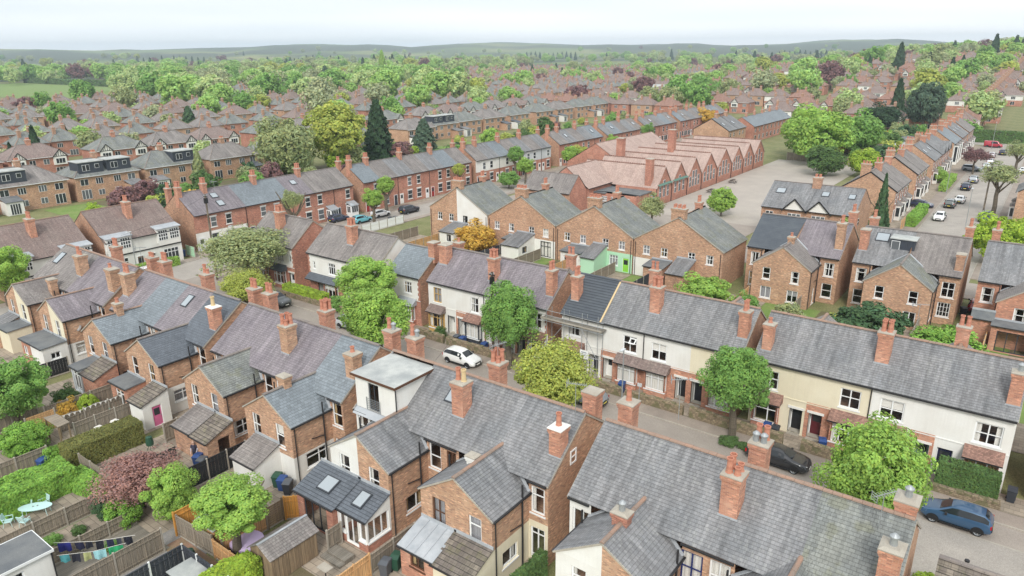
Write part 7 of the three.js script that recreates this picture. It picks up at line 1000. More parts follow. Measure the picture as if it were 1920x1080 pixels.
{ const r = rng(44); let i = 0; for (let u = -84; u < 4; u += 6.3) fence(u, 66 + r() * 2, u, 85.8, 1.7, ['fence', 'fence_new', 'fence', 'fence_dark'][i % 4], 'garden fence ' + ['first', 'second', 'third', 'fourth', 'fifth', 'sixth', 'seventh', 'eighth', 'ninth', 'tenth', 'eleventh', 'twelfth', 'thirteenth', 'fourteenth'][i++] + ' from the left behind the main street terrace', { group: 'fences behind the main street terrace' }); fence(-86, 76.1, 6, 76.1, 1.6, 'fence', 'long fence between the two rows of back gardens', { group: 'fences behind the main street terrace' }); }
fence(-59, 206.9, -38.6, 206.9, 2.2, 'fence', 'grey boundary fence across the far end of the school yard', { group: 'school yard boundary' }); fence(-92.6, 81, -92.6, 91, 1.6, 'upvc', 'white panel fence beside the cross street', { panel: 2.0 }); fence(-18.4, 134, -18.4, 138.5, 1.9, 'fence_new', 'pale fence at the corner of the car street', {}); fence(-105, 56.2, -102.6, 56.2, 1.7, 'render_mint', 'pale green fence beside the red brick terrace', { panel: 1.2 });
// bunting on the scalloped fence
{ const t = thing('bunting', 'string of white triangular bunting flags along the scalloped fence', 'bunting', -61.7, 20.1, Math.PI / 2, null); part(t, 'string', new MB().tube([[0, 1.62, 0], [1.4, 1.5, 0], [2.8, 1.6, 0], [4.2, 1.5, 0], [5.4, 1.62, 0]], 0.012, 0.012, 4).geo(), M.curtain); for (let i = 0; i < 12; i++) { const x = 0.3 + i * 0.42, y = 1.53 + 0.06 * Math.abs(Math.cos(x * 1.12)); part(t, 'flag', new MB().poly([[x - 0.12, y, 0.02], [x + 0.12, y, 0.02], [x, y - 0.26, 0.05]]).geo(), M.curtain); } }
// dry stone front walls
function stoneWall(u0, u1, v, h, label) { const r = rng(Math.round(u0 * 9)), t = thing('garden_wall', label, 'garden wall', u0, v, 0, 'stone front garden walls'), b = new MB(); let x = 0; const L = u1 - u0; b.box(0, L, 0, h - 0.12, -0.17, 0.17); part(t, 'wall', b.geo(), M.stone); while (x < L - 0.1) { const w = Math.min(L - x, 0.28 + r() * 0.25), hh = 0.12 + r() * 0.1; part(t, 'coping_stone', new MB(x, 0).box(x + 0.01, x + w - 0.01, h - 0.12, h - 0.12 + hh, -0.19 - r() * 0.04, 0.19 + r() * 0.04).geo(), M.stone); x += w; } return t; }
for (const [a, b, h, label] of [[-52.4, -48.8, 0.95, 'stone wall before the timber bay'], [-48.3, -38.6, 0.95, 'long stone wall behind the white hatchback'], [-30.9, -27.3, 0.9, 'stone wall under the scaffolding'], [-26.9, -21.4, 0.9, 'stone wall before the net curtained bays'], [-20.8, -13.0, 1.0, 'stone wall behind the pollard trunk'], [-11.6, -8.4, 0.95, 'stone wall stub beside the black saloon'], [-7.8, -3.2, 0.9, 'stone wall behind the big round tree'], [-2.6, 1.5, 0.6, 'low stone wall under the clipped hedge'], [-66, -54.6, 0.9, 'stone wall before the villas'], [-77, -67, 0.7, 'low wall under the yellow green hedge']]) stoneWall(a, b, 52.9, h, label);
hedge(-2.5, 53.6, 1.2, 53.6, 1.1, 2.3, 'hedge', 'clipped dark green hedge before the white end house', { leaf: 0.1 }); hedge(-76.6, 53.5, -68.8, 53.5, 1.2, 1.55, 'acid', 'long vivid yellow green hedge on the main street', { dense: 220 }); bush(-66.4, 53.3, 1.7, 1.9, 'green', 'dark green bush at the end of the yellow hedge', { crown: 'm2' });
hedge(-55.6, 17.9, -55.6, 23.4, 1.9, 1.95, 'cypress', 'tall conifer hedge with browning top in the left gardens', { leaf: 0.09, dense: 420 }); hedge(-53.4, 12, -53.4, 17.2, 2.6, 1.8, 'laurel', 'broad glossy lime green hedge beside the pale blue table', { leaf: 0.15, rough: 3 }); hedge(-53.2, 17.4, -50.2, 17.6, 1.2, 1.1, 'laurel', 'low end of the glossy lime green hedge', { leaf: 0.15, rough: 3 });
hedge(-33.8, 16.2, -33.8, 19.2, 1.3, 1.7, 'acid', 'yellow green shrub hedge at the bottom of the alley', { leaf: 0.14, rough: 4 }); hedge(-19.95, 24, -19.95, 29.5, 0.5, 1.8, 'hedge', 'ivy covered fence beside the cream ground floor', { leaf: 0.12, rough: 2 });
hedge(-101.8, 44.5, -101.3, 52.8, 0.9, 1.3, 'lime', 'lime green front hedge of the tiled white houses', { dense: 200 }); hedge(-17.6, 139, -17.6, 153, 1.6, 1.8, 'laurel', 'bright green hedge along the car street', { dense: 90, leaf: 0.2 }); hedge(-17.6, 178, -17.6, 196, 1.4, 1.6, 'lime', 'second green hedge along the car street', { dense: 60, leaf: 0.22 }); hedge(-34, 281, 40, 283, 4, 3.6, 'hedge', 'tall dark hedge closing the top of the car street', { dense: 22, leaf: 0.4 }); hedge(-900, 336, -560, 338, 6, 5, 'hedge', 'long clipped hedge at the edge of the sports field', { dense: 3, leaf: 1.1 });
// garden trees in the foreground
tree(-66.0, 18.4, 3.3, 6.6, 1.2, 'd', 'green', 'green tree with white blossom at the left edge', { ts: 2 }); tree(-36.15, 19.7, 2.9, 5.4, 2.3, 'd', 'lime', 'spreading lime green tree over the round purple cover', { ts: 3, tr: 1.5 }); tree(-46.2, 18.9, 3.1, 4.6, 0.5, 'c', 'pink', 'pink blossom tree with bronze leaves', { ts: 1, bark: 'bark_dark' }); tree(-43.0, 19.4, 2.0, 4.2, 0.2, 'd', 'lime', 'lime green shrub leaning on the pink blossom tree', { ts: 2 }); bush(-45.6, 17.2, 1.3, 1.9, 'laurel', 'yellow green shrub under the pink blossom tree', { crown: 'm2' }); bush(-47.3, 17.0, 1.0, 1.5, 'dark', 'dark shrub beside the weathered fence', { crown: 'm1' });
bush(-61.2, 17.2, 2.1, 2.5, 'laurel', 'broad green shrub behind the plain fence', { crown: 'd' }); bush(-64.5, 21.7, 0.95, 1.8, 'gold', 'orange yellow shrub beside the bunting', { crown: 'm1' }); bush(-63.9, 23.2, 0.95, 1.8, 'acid', 'round clipped bush beside the tiled lean-to', { crown: 'm2' }); bush(-66.2, 22.4, 1.2, 2.2, 'hedge', 'dark shrub beside the orange yellow one', { crown: 'm1' }); bush(-57.3, 17.6, 0.9, 1.6, 'laurel', 'shrub at the corner by the blue bin', { crown: 'm1' }); bush(-31.2, 19.0, 0.6, 1.0, 'dark', 'small dark shrub before the wooden shed', { crown: 'm1' }); bush(-30.6, 18.3, 0.6, 0.8, 'acid', 'small yellow shrub before the wooden shed', { crown: 'm1' }); bush(-43.5, 15.4, 0.5, 0.6, 'green', 'weedy plant on the patio by the low fence', { crown: 'm1' }); bush(-47.2, 13.4, 0.6, 0.6, 'green', 'leafy plant at the foot of the weathered fence', { crown: 'm1' }); bush(-46.9, 14.9, 0.5, 0.55, 'hedge', 'second leafy plant at the foot of the weathered fence', { crown: 'm1' }); bush(-50.2, 53.9, 0.75, 1.5, 'hedge', 'round shrub before the timber bay', { crown: 'm1' }); bush(-16.5, 50.75, 0.9, 0.5, 'hedge', 'grassy tuft at the foot of the pollard', { crown: 'm1' }); bush(-15.2, 50.8, 0.7, 0.4, 'hedge', 'grass patch right of the pollard trunk', { crown: 'm1' });
bush(-1.3, 41.2, 0.9, 1.4, 'acid', 'green bush beside the last chimney gable', { crown: 'm1' });
// wheelie bins
const binGeo = (() => { const b = new MB(), l = new MB(), w = new MB(); const A = (y, e, f) => [[-e, y, -f], [e, y, -f], [e, y, f], [-e, y, f]], P = [A(0.06, 0.23, 0.27), A(0.92, 0.285, 0.34)]; for (let i = 0; i < 4; i++) { const j = (i + 1) % 4; b.poly([P[0][i], P[0][j], P[1][j], P[1][i]]); } b.poly(P[0]); b.box(-0.3, 0.3, 0.88, 0.93, -0.355, 0.355); l.poly([[-0.3, 0.95, 0.38], [0.3, 0.95, 0.38], [0.27, 1.05, 0.05], [-0.27, 1.05, 0.05]]).poly([[-0.27, 1.05, 0.05], [0.27, 1.05, 0.05], [0.28, 1.03, -0.36], [-0.28, 1.03, -0.36]]).box(-0.3, 0.3, 0.93, 0.96, -0.37, 0.38).bar([-0.24, 0.97, -0.42], [0.24, 0.97, -0.42], 0.04); l.poly([[-0.3, 0.95, 0.38], [-0.27, 1.05, 0.05], [-0.28, 1.03, -0.36], [-0.3, 0.95, -0.37]]).poly([[0.3, 0.95, 0.38], [0.27, 1.05, 0.05], [0.28, 1.03, -0.36], [0.3, 0.95, -0.37]]); w.lathe([[0, -0.03], [0.1, -0.03], [0.1, 0.03], [0, 0.03]], 0, 0, 12); return [b.geo(), l.geo(), w.geo().rotateZ(Math.PI / 2)]; })();
const BIN = { blue: flat(44, 74, 130, 0.5), green: flat(40, 78, 60, 0.5), grey: flat(86, 90, 96, 0.5), dark: flat(54, 58, 66, 0.5) };
function bin(u, v, turn, c, lid, label) { const t = thing('wheelie_bin', label, 'wheelie bin', u, v, turn, 'wheelie bins'); part(t, 'bin_body', binGeo[0], BIN[c]); part(t, 'lid', binGeo[1], BIN[lid]); for (const x of [-0.26, 0.26]) part(t, 'wheel', binGeo[2], TYRE).position.set(x, 0.1, -0.3); }
for (const b of [[-40.75, 25.9, 0.5, 'green', 'green', 'green bin, left of three at the white lean-to'], [-40.1, 25.85, 0.45, 'blue', 'blue', 'blue bin, middle of three at the white lean-to'], [-39.4, 25.8, 0.5, 'dark', 'grey', 'grey bin, right of three at the white lean-to'], [-47.9, 24.0, 0.4, 'blue', 'blue', 'blue lidded bin beside the person'], [-47.2, 23.9, 0.4, 'blue', 'grey', 'grey lidded bin beside the person'], [-27.65, 24.0, 0.3, 'grey', 'grey', 'grey bin by the metal lean-to'], [-27.5, 24.75, 0.3, 'green', 'green', 'green bin by the metal lean-to'], [-27.1, 25.6, 0.3, 'blue', 'blue', 'blue bin hidden behind the green bin'], [-47.6, 53.7, 0, 'dark', 'grey', 'grey bin left of the navy bay'], [-46.8, 53.7, 0, 'blue', 'blue', 'blue bin left of the navy bay'], [-43.9, 53.8, 0, 'blue', 'blue', 'blue bin right of the navy bay'], [-27.8, 53.8, 0.2, 'blue', 'blue', 'blue bin under the net curtained bay'], [-14.6, 53.9, 0, 'blue', 'blue', 'blue bin before the cream bay'], [-13.9, 53.8, 0, 'dark', 'dark', 'dark bin before the cream bay'], [-10.3, 53.9, 0.3, 'blue', 'blue', 'blue bin before the dark red door'], [2.0, 54.6, 0, 'dark', 'dark', 'dark bin in the passage at the right edge'], [-95.2, 90.2, 0, 'dark', 'dark', 'dark bin beside the white panel fence'], [-94.9, 91.2, 0, 'dark', 'dark', 'second dark bin beside the white panel fence'], [-105.0, 55.6, 1.5, 'blue', 'blue', 'blue bin by the pale green fence'], [-57.0, 16.8, 0.3, 'blue', 'blue', 'blue bin at the end of the lime green hedge'], [-5.0, 94.5, 0.5, 'dark', 'dark', 'covered dark bin in the brick passage']]) bin(...b);
// poles, lamps, wires
{
  const pole = (u, v, h, label, m = 'bark_dark') => { const t = thing('telegraph_pole', label, 'telegraph pole', u, v, 0, 'telegraph poles'); part(t, 'pole', new MB().tube([[0, -0.3, 0], [0, h, 0]], 0.16, 0.11, 9).geo(), M[m]); part(t, 'crossarm', new MB().box(-0.12, 0.12, h - 1.2, h - 0.5, -0.25, 0.25).box(-0.35, 0.35, h - 0.35, h - 0.25, -0.05, 0.05).geo(), M.black); for (let i = 0; i < 6; i++) part(t, 'insulator', new MB().lathe([[0.05, 0], [0.05, 0.1], [0, 0.12]], Math.cos(i) * 0.2, Math.sin(i) * 0.2, 6, h - 0.2).geo(), M.galv); return t; };
  pole(-40.75, 51.3, 9.9, 'dark telegraph pole beside the white hatchback'); pole(-89.6, 51.7, 12, 'pale telegraph pole at the junction', 'bark'); pole(-8.4, 158, 9, 'grey pole beside the thinly leafed pollard', 'bark');
  const lamp = (u, v, h, label, d = 1) => { const t = thing('street_lamp', label, 'street lamp', u, v, 0, 'street lamps'); part(t, 'post', new MB().tube([[0, 0, 0], [0, h, 0]], 0.07, 0.045, 8).geo(), M.galv); part(t, 'lamp_head', new MB().box(-0.14, 0.14, h, h + 0.1, d > 0 ? -0.1 : -0.6, d > 0 ? 0.6 : 0.1).geo(), M.render_grey); };
  lamp(-26.5, 51.4, 5.4, 'grey street lamp before the net curtained bays'); lamp(-16.5, 175.5, 7, 'street lamp beside the navy four by four'); lamp(-9.7, 142.8, 7, 'street lamp behind the slate ridge'); lamp(-15, 262, 8, 'street lamp by the red van'); lamp(-93.6, 57.5, 6, 'street lamp at the junction corner'); lamp(-102.2, 47, 6, 'street lamp before the tiled white houses');
  const wire = (a, b, sag, label) => { const p = []; for (let i = 0; i <= 14; i++) { const t = i / 14; p.push([lerp(a[0], b[0], t), lerp(a[2], b[2], t) - sag * 4 * t * (1 - t), -lerp(a[1], b[1], t)]); } solo('telephone_wire', new MB().tube(p, 0.012, 0.012, 4).geo(), M.black, label, 'wire', 'telephone wires'); };
  wire([-40.75, 51.3, 9.7], [-45, 55.3, 5.5], 0.3, 'wire from the dark pole to the white house on its left'); wire([-40.75, 51.3, 9.7], [-38, 55.3, 5.5], 0.2, 'wire from the dark pole to the quoined white house'); wire([-40.75, 51.3, 9.7], [-32.6, 34.4, 9], 0.4, 'wire from the dark pole over the near roofs'); wire([-89.6, 51.7, 11.8], [-76, 55.3, 5.6], 0.4, 'wire from the pale pole to the villas'); wire([-89.6, 51.7, 11.8], [-103, 46, 5.6], 0.4, 'wire from the pale pole to the tiled houses');
  const sg = thing('sign_post', 'slim post with small box sign beside the stone wall', 'sign post', -25.1, 51.9, 0); part(sg, 'post', new MB().tube([[0, 0, 0], [0, 2.4, 0]], 0.04, 0.04, 7).geo(), M.galv); part(sg, 'sign', new MB().box(-0.2, 0.2, 2.1, 2.4, -0.04, 0.04).geo(), M.render_grey);
}
aerial(-14.9, 36.2, 9.6, 0.5, 'aerial beside the right row front chimneys', 2.2); aerial(-20.6, 33.9, 9.0, 0.2, 'aerial on the middle block ridge', 1.8); aerial(-3.4, 33.4, 8.6, 0.9, 'aerial on the last gable of the right row', 1.6); aerial(-28.2, 36.0, 9.6, 1.2, 'aerial on the front chimney by the white dormer', 1.2); aerial(-6.6, 66, 8.0, 0.3, 'aerial on the rear chimney behind the right terrace', 1.4); aerial(-73.6, 34.5, 9, 0.6, 'aerial behind the far left chimneys', 2.0); aerial(-104.5, 62, 9.2, 0.2, 'aerial on the red brick terrace', 1.6);
// scaffolding on the newly tiled house
{
  const t = thing('scaffolding', 'tube scaffolding with timber platform before the newly tiled white house', 'scaffolding', -36.6, 54.2, 0), P = (a, b) => part(t, 'scaffold_tube', new MB().tube([a, b], 0.03, 0.03, 6).geo(), M.galv);
  for (const x of [0.2, 2.2, 4.2, 5.9]) for (const z of [0, -0.95]) P([x, 0, z], [x, z ? 6.2 : 6.6, z]); for (const y of [2.4, 5.0, 5.6, 6.1]) P([-0.6, y, 0.05], [6.5, y, 0.05]); for (const y of [2.4, 5.0]) for (const x of [0.2, 2.2, 4.2, 5.9]) P([x, y + 0.06, 0.3], [x, y + 0.06, -1.0]); P([0.2, 2.4, 0.1], [2.2, 5, 0.1]); P([4.2, 5, 0.1], [5.9, 2.4, 0.1]);
  for (let i = 0; i < 4; i++) part(t, 'scaffold_board', new MB().box(-0.5, 6.3, 5.1, 5.15, -0.95 + i * 0.24, -0.73 + i * 0.24).geo(), M.decking); part(t, 'toe_board', new MB().box(-0.5, 6.3, 5.15, 5.3, 0.03, 0.06).geo(), M.concrete);
  const g = thing('estate_sign', 'white notice board hung on the scaffolding', 'sign', -32.0, 54.0, 0, null, 2.2); part(g, 'board', new MB().box(-0.45, 0.45, 0, 0.85, -0.02, 0.02).geo(), M.render_white); const pr = part(g, 'print', new THREE.PlaneGeometry(0.8, 0.75), (() => { const c = document.createElement('canvas'); c.width = 64; c.height = 64; const k = c.getContext('2d'); k.fillStyle = '#eef0f0'; k.fillRect(0, 0, 64, 64); k.fillStyle = '#7d858c'; k.fillRect(8, 10, 48, 8); k.fillRect(8, 26, 40, 5); k.fillRect(8, 38, 44, 5); k.fillRect(8, 50, 30, 5); const x = new THREE.CanvasTexture(c); x.colorSpace = THREE.SRGBColorSpace; return new THREE.MeshStandardMaterial({ map: x, roughness: 0.7 }); })()); pr.position.set(0, 0.42, 0.025);
}
// patio table and chairs
{
  const PB = flat(190, 222, 220, 0.5);
  const t = thing('garden_table', 'pale blue oval garden table on the patio', 'table', -51.25, 14.05, 0.85); const top = new MB(), q = [], q2 = []; for (let i = 0; i < 28; i++) { const a = i / 28 * 6.283; q.push([Math.cos(a) * 1.05, 0.73, -Math.sin(a) * 0.5]); } top.slab(q, 0.035); part(t, 'table_top', top.geo(), PB); for (const [x, z] of [[-0.7, -0.28], [0.7, -0.28], [-0.7, 0.28], [0.7, 0.28]]) part(t, 'leg', new MB().tube([[x, 0.7, z], [x * 1.1, 0, z * 1.15]], 0.025, 0.02, 6).geo(), PB); for (const [x, z] of [[-0.12, 0.02], [0.14, -0.02]]) part(t, 'glass_holder', new MB().lathe([[0.05, 0], [0.05, 0.06], [0, 0.06]], x, z, 8, 0.73).geo(), M.galv);
  const chair = (u, v, turn, label) => { const c = thing('garden_chair', label, 'chair', u, v, turn, 'pale blue garden chairs'); part(c, 'seat', new MB().slab([[-0.24, 0.44, 0.24], [0.24, 0.44, 0.24], [0.22, 0.42, -0.22], [-0.22, 0.42, -0.22]], 0.03).geo(), PB); const b = new MB(); b.bar([-0.23, 0.44, -0.22], [-0.24, 0.9, -0.34], 0.035).bar([0.23, 0.44, -0.22], [0.24, 0.9, -0.34], 0.035).bar([-0.24, 0.9, -0.34], [0.24, 0.9, -0.34], 0.035); for (let i = 0; i < 4; i++) b.poly([[-0.22, 0.52 + i * 0.09, -0.24 - i * 0.024], [0.22, 0.52 + i * 0.09, -0.24 - i * 0.024], [0.22, 0.595 + i * 0.09, -0.26 - i * 0.024], [-0.22, 0.595 + i * 0.09, -0.26 - i * 0.024]]); part(c, 'backrest', b.geo(), PB); for (const s of [-1, 1]) { part(c, 'armrest', new MB().bar([s * 0.25, 0.66, -0.28], [s * 0.26, 0.66, 0.22], 0.05, 0.03).bar([s * 0.26, 0.66, 0.22], [s * 0.26, 0.44, 0.22], 0.03).geo(), PB); part(c, 'leg', new MB().tube([[s * 0.23, 0.43, 0.21], [s * 0.26, 0, 0.26]], 0.018, 0.016, 6).geo(), PB); part(c, 'leg', new MB().tube([[s * 0.22, 0.43, -0.2], [s * 0.25, 0, -0.28]], 0.018, 0.016, 6).geo(), PB); } };
  chair(-52.05, 13.75, 0.3, 'pale blue chair behind the left half of the oval table'); chair(-51.75, 14.75, 0.1, 'pale blue chair behind the right half of the oval table'); chair(-51.5, 12.45, 2.5, 'pale blue armchair standing off to the left of the oval table'); chair(-50.6, 13.1, 3.6, 'pale blue armchair in front of the oval table');
}
// flat roofed outhouse, washing lines and clothes
{
  const t = thing('outhouse', 'white flat roofed outhouse in the bottom left corner', 'outhouse', -45.5, 11.9, 0), b = new Bag(); glazedWall(t, b, 1, 2.7, 0, 4, 0, 2.3, 'render_white', [{ a: 2.2, y: 0.9, w: 1.5, h: 1.1, s: 'two', cur: '' }]); wall(b, 3, 0, 0, 4, 0, 2.3, 'render_white'); wall(b, 2, 0, 0, 2.7, 0, 2.3, 'render_white'); wall(b, 0, 4, 0, 2.7, 0, 2.3, 'render_white'); b.build(t, { render_white: 'wall' }); part(t, 'roof', new MB().slab([[-0.12, 2.48, 4.1], [2.82, 2.48, 4.1], [2.82, 2.5, -0.12], [-0.12, 2.5, -0.12]], 0.16).geo(), M.felt); part(t, 'roof_trim', new MB().box(-0.14, 2.86, 2.36, 2.53, -0.16, -0.122).box(-0.16, -0.122, 2.36, 2.53, -0.12, 4.1).box(2.822, 2.86, 2.36, 2.53, -0.12, 4.1).geo(), M.upvc); pipe(t, [[2.77, 0, -0.02], [2.77, 2.3, -0.02]]);
  const ln = (u0, v0, u1, v1, label) => solo('washing_line', new MB().tube([[u0, 1.85, -v0], [(u0 + u1) / 2, 1.68, -(v0 + v1) / 2], [u1, 1.85, -v1]], 0.012, 0.012, 4).geo(), M.curtain, label, 'washing line', 'washing lines'); ln(-44.3, 12.6, -41.0, 15.9, 'rear washing line hung with dark clothes'); ln(-42.9, 12.2, -40.7, 15.2, 'front washing line hung with towels');
  const cloth = (k, f, w, h, c, label, name) => { const A = k ? [-42.9, 12.2, -40.7, 15.2] : [-44.3, 12.6, -41.0, 15.9], u = lerp(A[0], A[2], f), v = lerp(A[1], A[3], f), a = Math.atan2(A[3] - A[1], A[2] - A[0]), m = new MB(), y = 1.85 - 0.17 * 4 * f * (1 - f), n = 8; for (let i = 0; i < n; i++) { const x0 = -w / 2 + w * i / n, x1 = x0 + w / n, d = (q) => 0.05 * Math.sin(q * 13 + w * 40); m.poly([[x0, 0, 0], [x1, 0, 0], [x1, -h * 0.5, d(x1)], [x0, -h * 0.5, d(x0)]]).poly([[x0, -h * 0.5, d(x0)], [x1, -h * 0.5, d(x1)], [x1, -h, d(x1) * 1.6], [x0, -h, d(x0) * 1.6]]); } const o = solo(name, m.geo(), flat(...c, 0.95), label, 'laundry', 'laundry on the lines'); o.position.set(u, y, -v); o.rotation.y = a; };
  [[0, 0.12, 0.75, 0.6, [38, 42, 120], 'royal blue garment at the left end of the rear line', 'shirt'], [0, 0.3, 0.5, 0.5, [30, 32, 60], 'navy top next to the royal blue garment', 'shirt'], [0, 0.42, 0.4, 0.45, [34, 36, 48], 'short dark top in the middle of the rear line', 'shirt'], [0, 0.55, 0.45, 0.85, [26, 28, 40], 'black trousers on the rear line', 'trousers'], [0, 0.68, 0.4, 0.8, [34, 38, 66], 'dark blue jeans on the rear line', 'trousers'], [0, 0.79, 0.3, 0.75, [56, 60, 72], 'grey leggings on the rear line', 'trousers'], [0, 0.9, 0.5, 0.6, [30, 32, 44], 'dark jumper at the right end of the rear line', 'jumper'], [1, 0.1, 0.5, 0.5, [70, 140, 146], 'teal towel at the left end of the front line', 'towel'], [1, 0.26, 0.45, 0.55, [38, 40, 52], 'dark shorts on the front line', 'shorts'], [1, 0.42, 0.4, 0.55, [168, 172, 120], 'olive cloth on the front line', 'towel'], [1, 0.6, 0.7, 0.6, [150, 200, 206], 'pale blue patterned towel on the front line', 'towel'], [1, 0.84, 0.8, 0.5, [46, 158, 104], 'bright green towel at the right end of the front line', 'towel']].forEach((c) => cloth(...c));
  rect('decking_path', -44.7, -40.6, 12, 17.6, 0.05, 'decking');
}
// covered tub, shed, pergola, barbecues, shelter and other garden pieces
{
  const PU = flat(196, 178, 214, 0.8), PD = flat(120, 98, 140, 0.8), t = thing('hot_tub', 'round lilac covered tub under the spreading tree', 'hot tub', -36.4, 20.45); part(t, 'tub', new MB().lathe([[0.95, 0], [1.0, 0.1], [0.98, 0.62]], 0, 0, 28).geo(), PD); part(t, 'cover', new MB().lathe([[1.03, 0.58], [1.04, 0.7], [0.9, 0.76], [0.5, 0.79], [0, 0.8]], 0, 0, 28).geo(), PU);
  const s = thing('shed', 'long timber shed with weathered grey tile roof', 'shed', -33.35, 21.1), b = new Bag(); for (const [f, at, a, c] of [[1, 1.0, -1.65, 1.65], [3, -1.0, -1.65, 1.65]]) wall(b, f, at, a, c, 0, 1.85, 'shed'); for (const [f, at] of [[0, 1.65], [2, -1.65]]) { wall(b, f, at, -1.0, 1.0, 0, 1.85, 'shed'); b.at('shed').poly([[-1, 1.85, at], [1, 1.85, at], [0, 2.4, at]]); } b.build(s, { shed: 'wall' }); const rf = new MB(); coursed(rf, 1, -1.8, 1.8, 1.15, 1.78, 0, 2.45, 0.2, 0.015); coursed(rf, 1, -1.8, 1.8, -1.15, 1.78, 0, 2.45, 0.2, 0.015); part(s, 'roof', rf.geo(), M.slate_brown); part(s, 'ridge', new MB().bar([0, 2.48, -1.8], [0, 2.48, 1.8], 0.16, 0.05).geo(), M.lead); for (let i = 0; i < 14; i++) part(s, 'plank', new MB(i, 0).box(1.002, 1.03, 0.05, 1.78, -1.6 + i * 0.23, -1.6 + i * 0.23 + 0.215).geo(), M.shed);
  const sm2 = thing('tool_shed', 'small pale shed with glass like roof beside the orange fence', 'shed', -38.6, 19.9), b2 = new Bag(); for (const [f, at, a, c] of [[1, 0.95, -0.8, 0.8], [3, -0.95, -0.8, 0.8], [0, 0.8, -0.95, 0.95], [2, -0.8, -0.95, 0.95]]) wall(b2, f, at, a, c, 0, 1.7, 'fence_new'); b2.build(sm2, { fence_new: 'wall' }); part(sm2, 'roof', new MB().slab([[-1.05, 1.72, 0.95], [1.05, 1.72, 0.95], [1.05, 2.1, -0.9], [-1.05, 2.1, -0.9]], 0.05).geo(), M.felt_pale);
  const p = thing('pergola', 'weathered open pergola at the corner of the grey fence', 'pergola', -60.2, 19.35); for (const [x, z] of [[-1.2, 0.35], [1.1, 0.35], [-0.8, -0.35], [1.2, -0.35]]) part(p, 'post', new MB().box(x - 0.05, x + 0.05, 0, 2.05, z - 0.05, z + 0.05).geo(), M.shed); part(p, 'roof_panel', new MB().slab([[-1.35, 2.1, 0.45], [1.3, 2.1, 0.45], [1.3, 2.16, -0.45], [-1.0, 2.16, -0.45]], 0.05).geo(), M.fence);
  for (const [v, label] of [[21.7, 'white covered barbecue nearer the pergola'], [23.0, 'white covered barbecue nearer the lean-to']]) { const g = thing('barbecue', label, 'barbecue', -58.4, v, 0.2, 'covered barbecues'), m = new MB(), A = (y, a, c, o = 0) => [[-a, y, -c + o], [a, y, -c + o], [a, y, c + o], [-a, y, c + o]], L = [A(0.05, 0.55, 0.36), A(0.75, 0.5, 0.33), A(1.0, 0.42, 0.24), A(1.06, 0.3, 0.12)]; for (let k = 0; k < 3; k++) for (let i = 0; i < 4; i++) { const j = (i + 1) % 4; m.poly([L[k][i], L[k][j], L[k + 1][j], L[k + 1][i]]); } m.poly(L[3]); part(g, 'cover', m.geo(), M.curtain); for (const [x, z] of [[-0.4, -0.25], [0.4, 0.25], [-0.4, 0.25], [0.4, -0.25]]) part(g, 'leg', new MB().box(x - 0.03, x + 0.03, 0, 0.4, z - 0.03, z + 0.03).geo(), M.black); }
  const sh = thing('shelter', 'pale flat topped garden shelter behind the dark blue fence', 'shelter', -35.9, 16.45); part(sh, 'top', new MB().box(-1.2, 1.25, 1.18, 1.24, -0.8, 0.85).geo(), M.felt_pale); for (const [x, z] of [[-1.1, -0.7], [1.1, -0.7], [-1.1, 0.7], [1.1, 0.7]]) part(sh, 'leg', new MB().box(x - 0.04, x + 0.04, 0, 1.18, z - 0.04, z + 0.04).geo(), M.black); part(sh, 'back_panel', new MB().box(-1.15, 1.15, 0.2, 1.1, -0.73, -0.7).geo(), M.bark_dark);
  const cb = thing('compost_bin', 'green compost bin at the foot of the dark blue fence', 'compost bin', -38.4, 17.75); part(cb, 'bin_body', new MB().lathe([[0.36, 0], [0.3, 0.6], [0.24, 0.72]], 0, 0, 12).geo(), BIN.green); part(cb, 'lid', new MB().lathe([[0.25, 0.7], [0.25, 0.77], [0, 0.82]], 0, 0, 12).geo(), BIN.green);
  const bt = thing('bird_table', 'small pale square table on a black leg', 'table', -30.1, 21.5); part(bt, 'top', new MB().box(-0.42, 0.42, 0.98, 1.02, -0.3, 0.3).geo(), M.concrete); part(bt, 'leg', new MB().tube([[0, 0, 0], [0, 0.98, 0]], 0.04, 0.04, 7).geo(), M.black); part(bt, 'foot', new MB().box(-0.2, 0.2, 0, 0.03, -0.2, 0.2).geo(), M.black);
  const st = thing('garden_steps', 'two wide timber steps below the white garden room', 'steps', -31.2, 23.1); for (let i = 0; i < 2; i++) part(st, 'step', new MB().box(-0.9 + i * 0.15, 0.95, i * 0.16, 0.16 + i * 0.16, 0.7 - 1.1 + (i ? 0 : 0) - 0.35, 0.45 - i * 0.42).geo(), M.decking);
  const cu = thing('drying_stand', 'green folded rotary stand by the old gate', 'stand', -53.1, 23.0); part(cu, 'cover', new MB().lathe([[0.28, 0.55], [0.3, 0.75], [0.24, 1.25], [0.05, 1.35]], 0, 0, 10).geo(), BIN.green); for (const [x, z] of [[-0.25, 0.2], [0.3, 0.15], [0, -0.3]]) part(cu, 'leg', new MB().tube([[0, 0.7, 0], [x, 0, z]], 0.025, 0.02, 6).geo(), BIN.green);
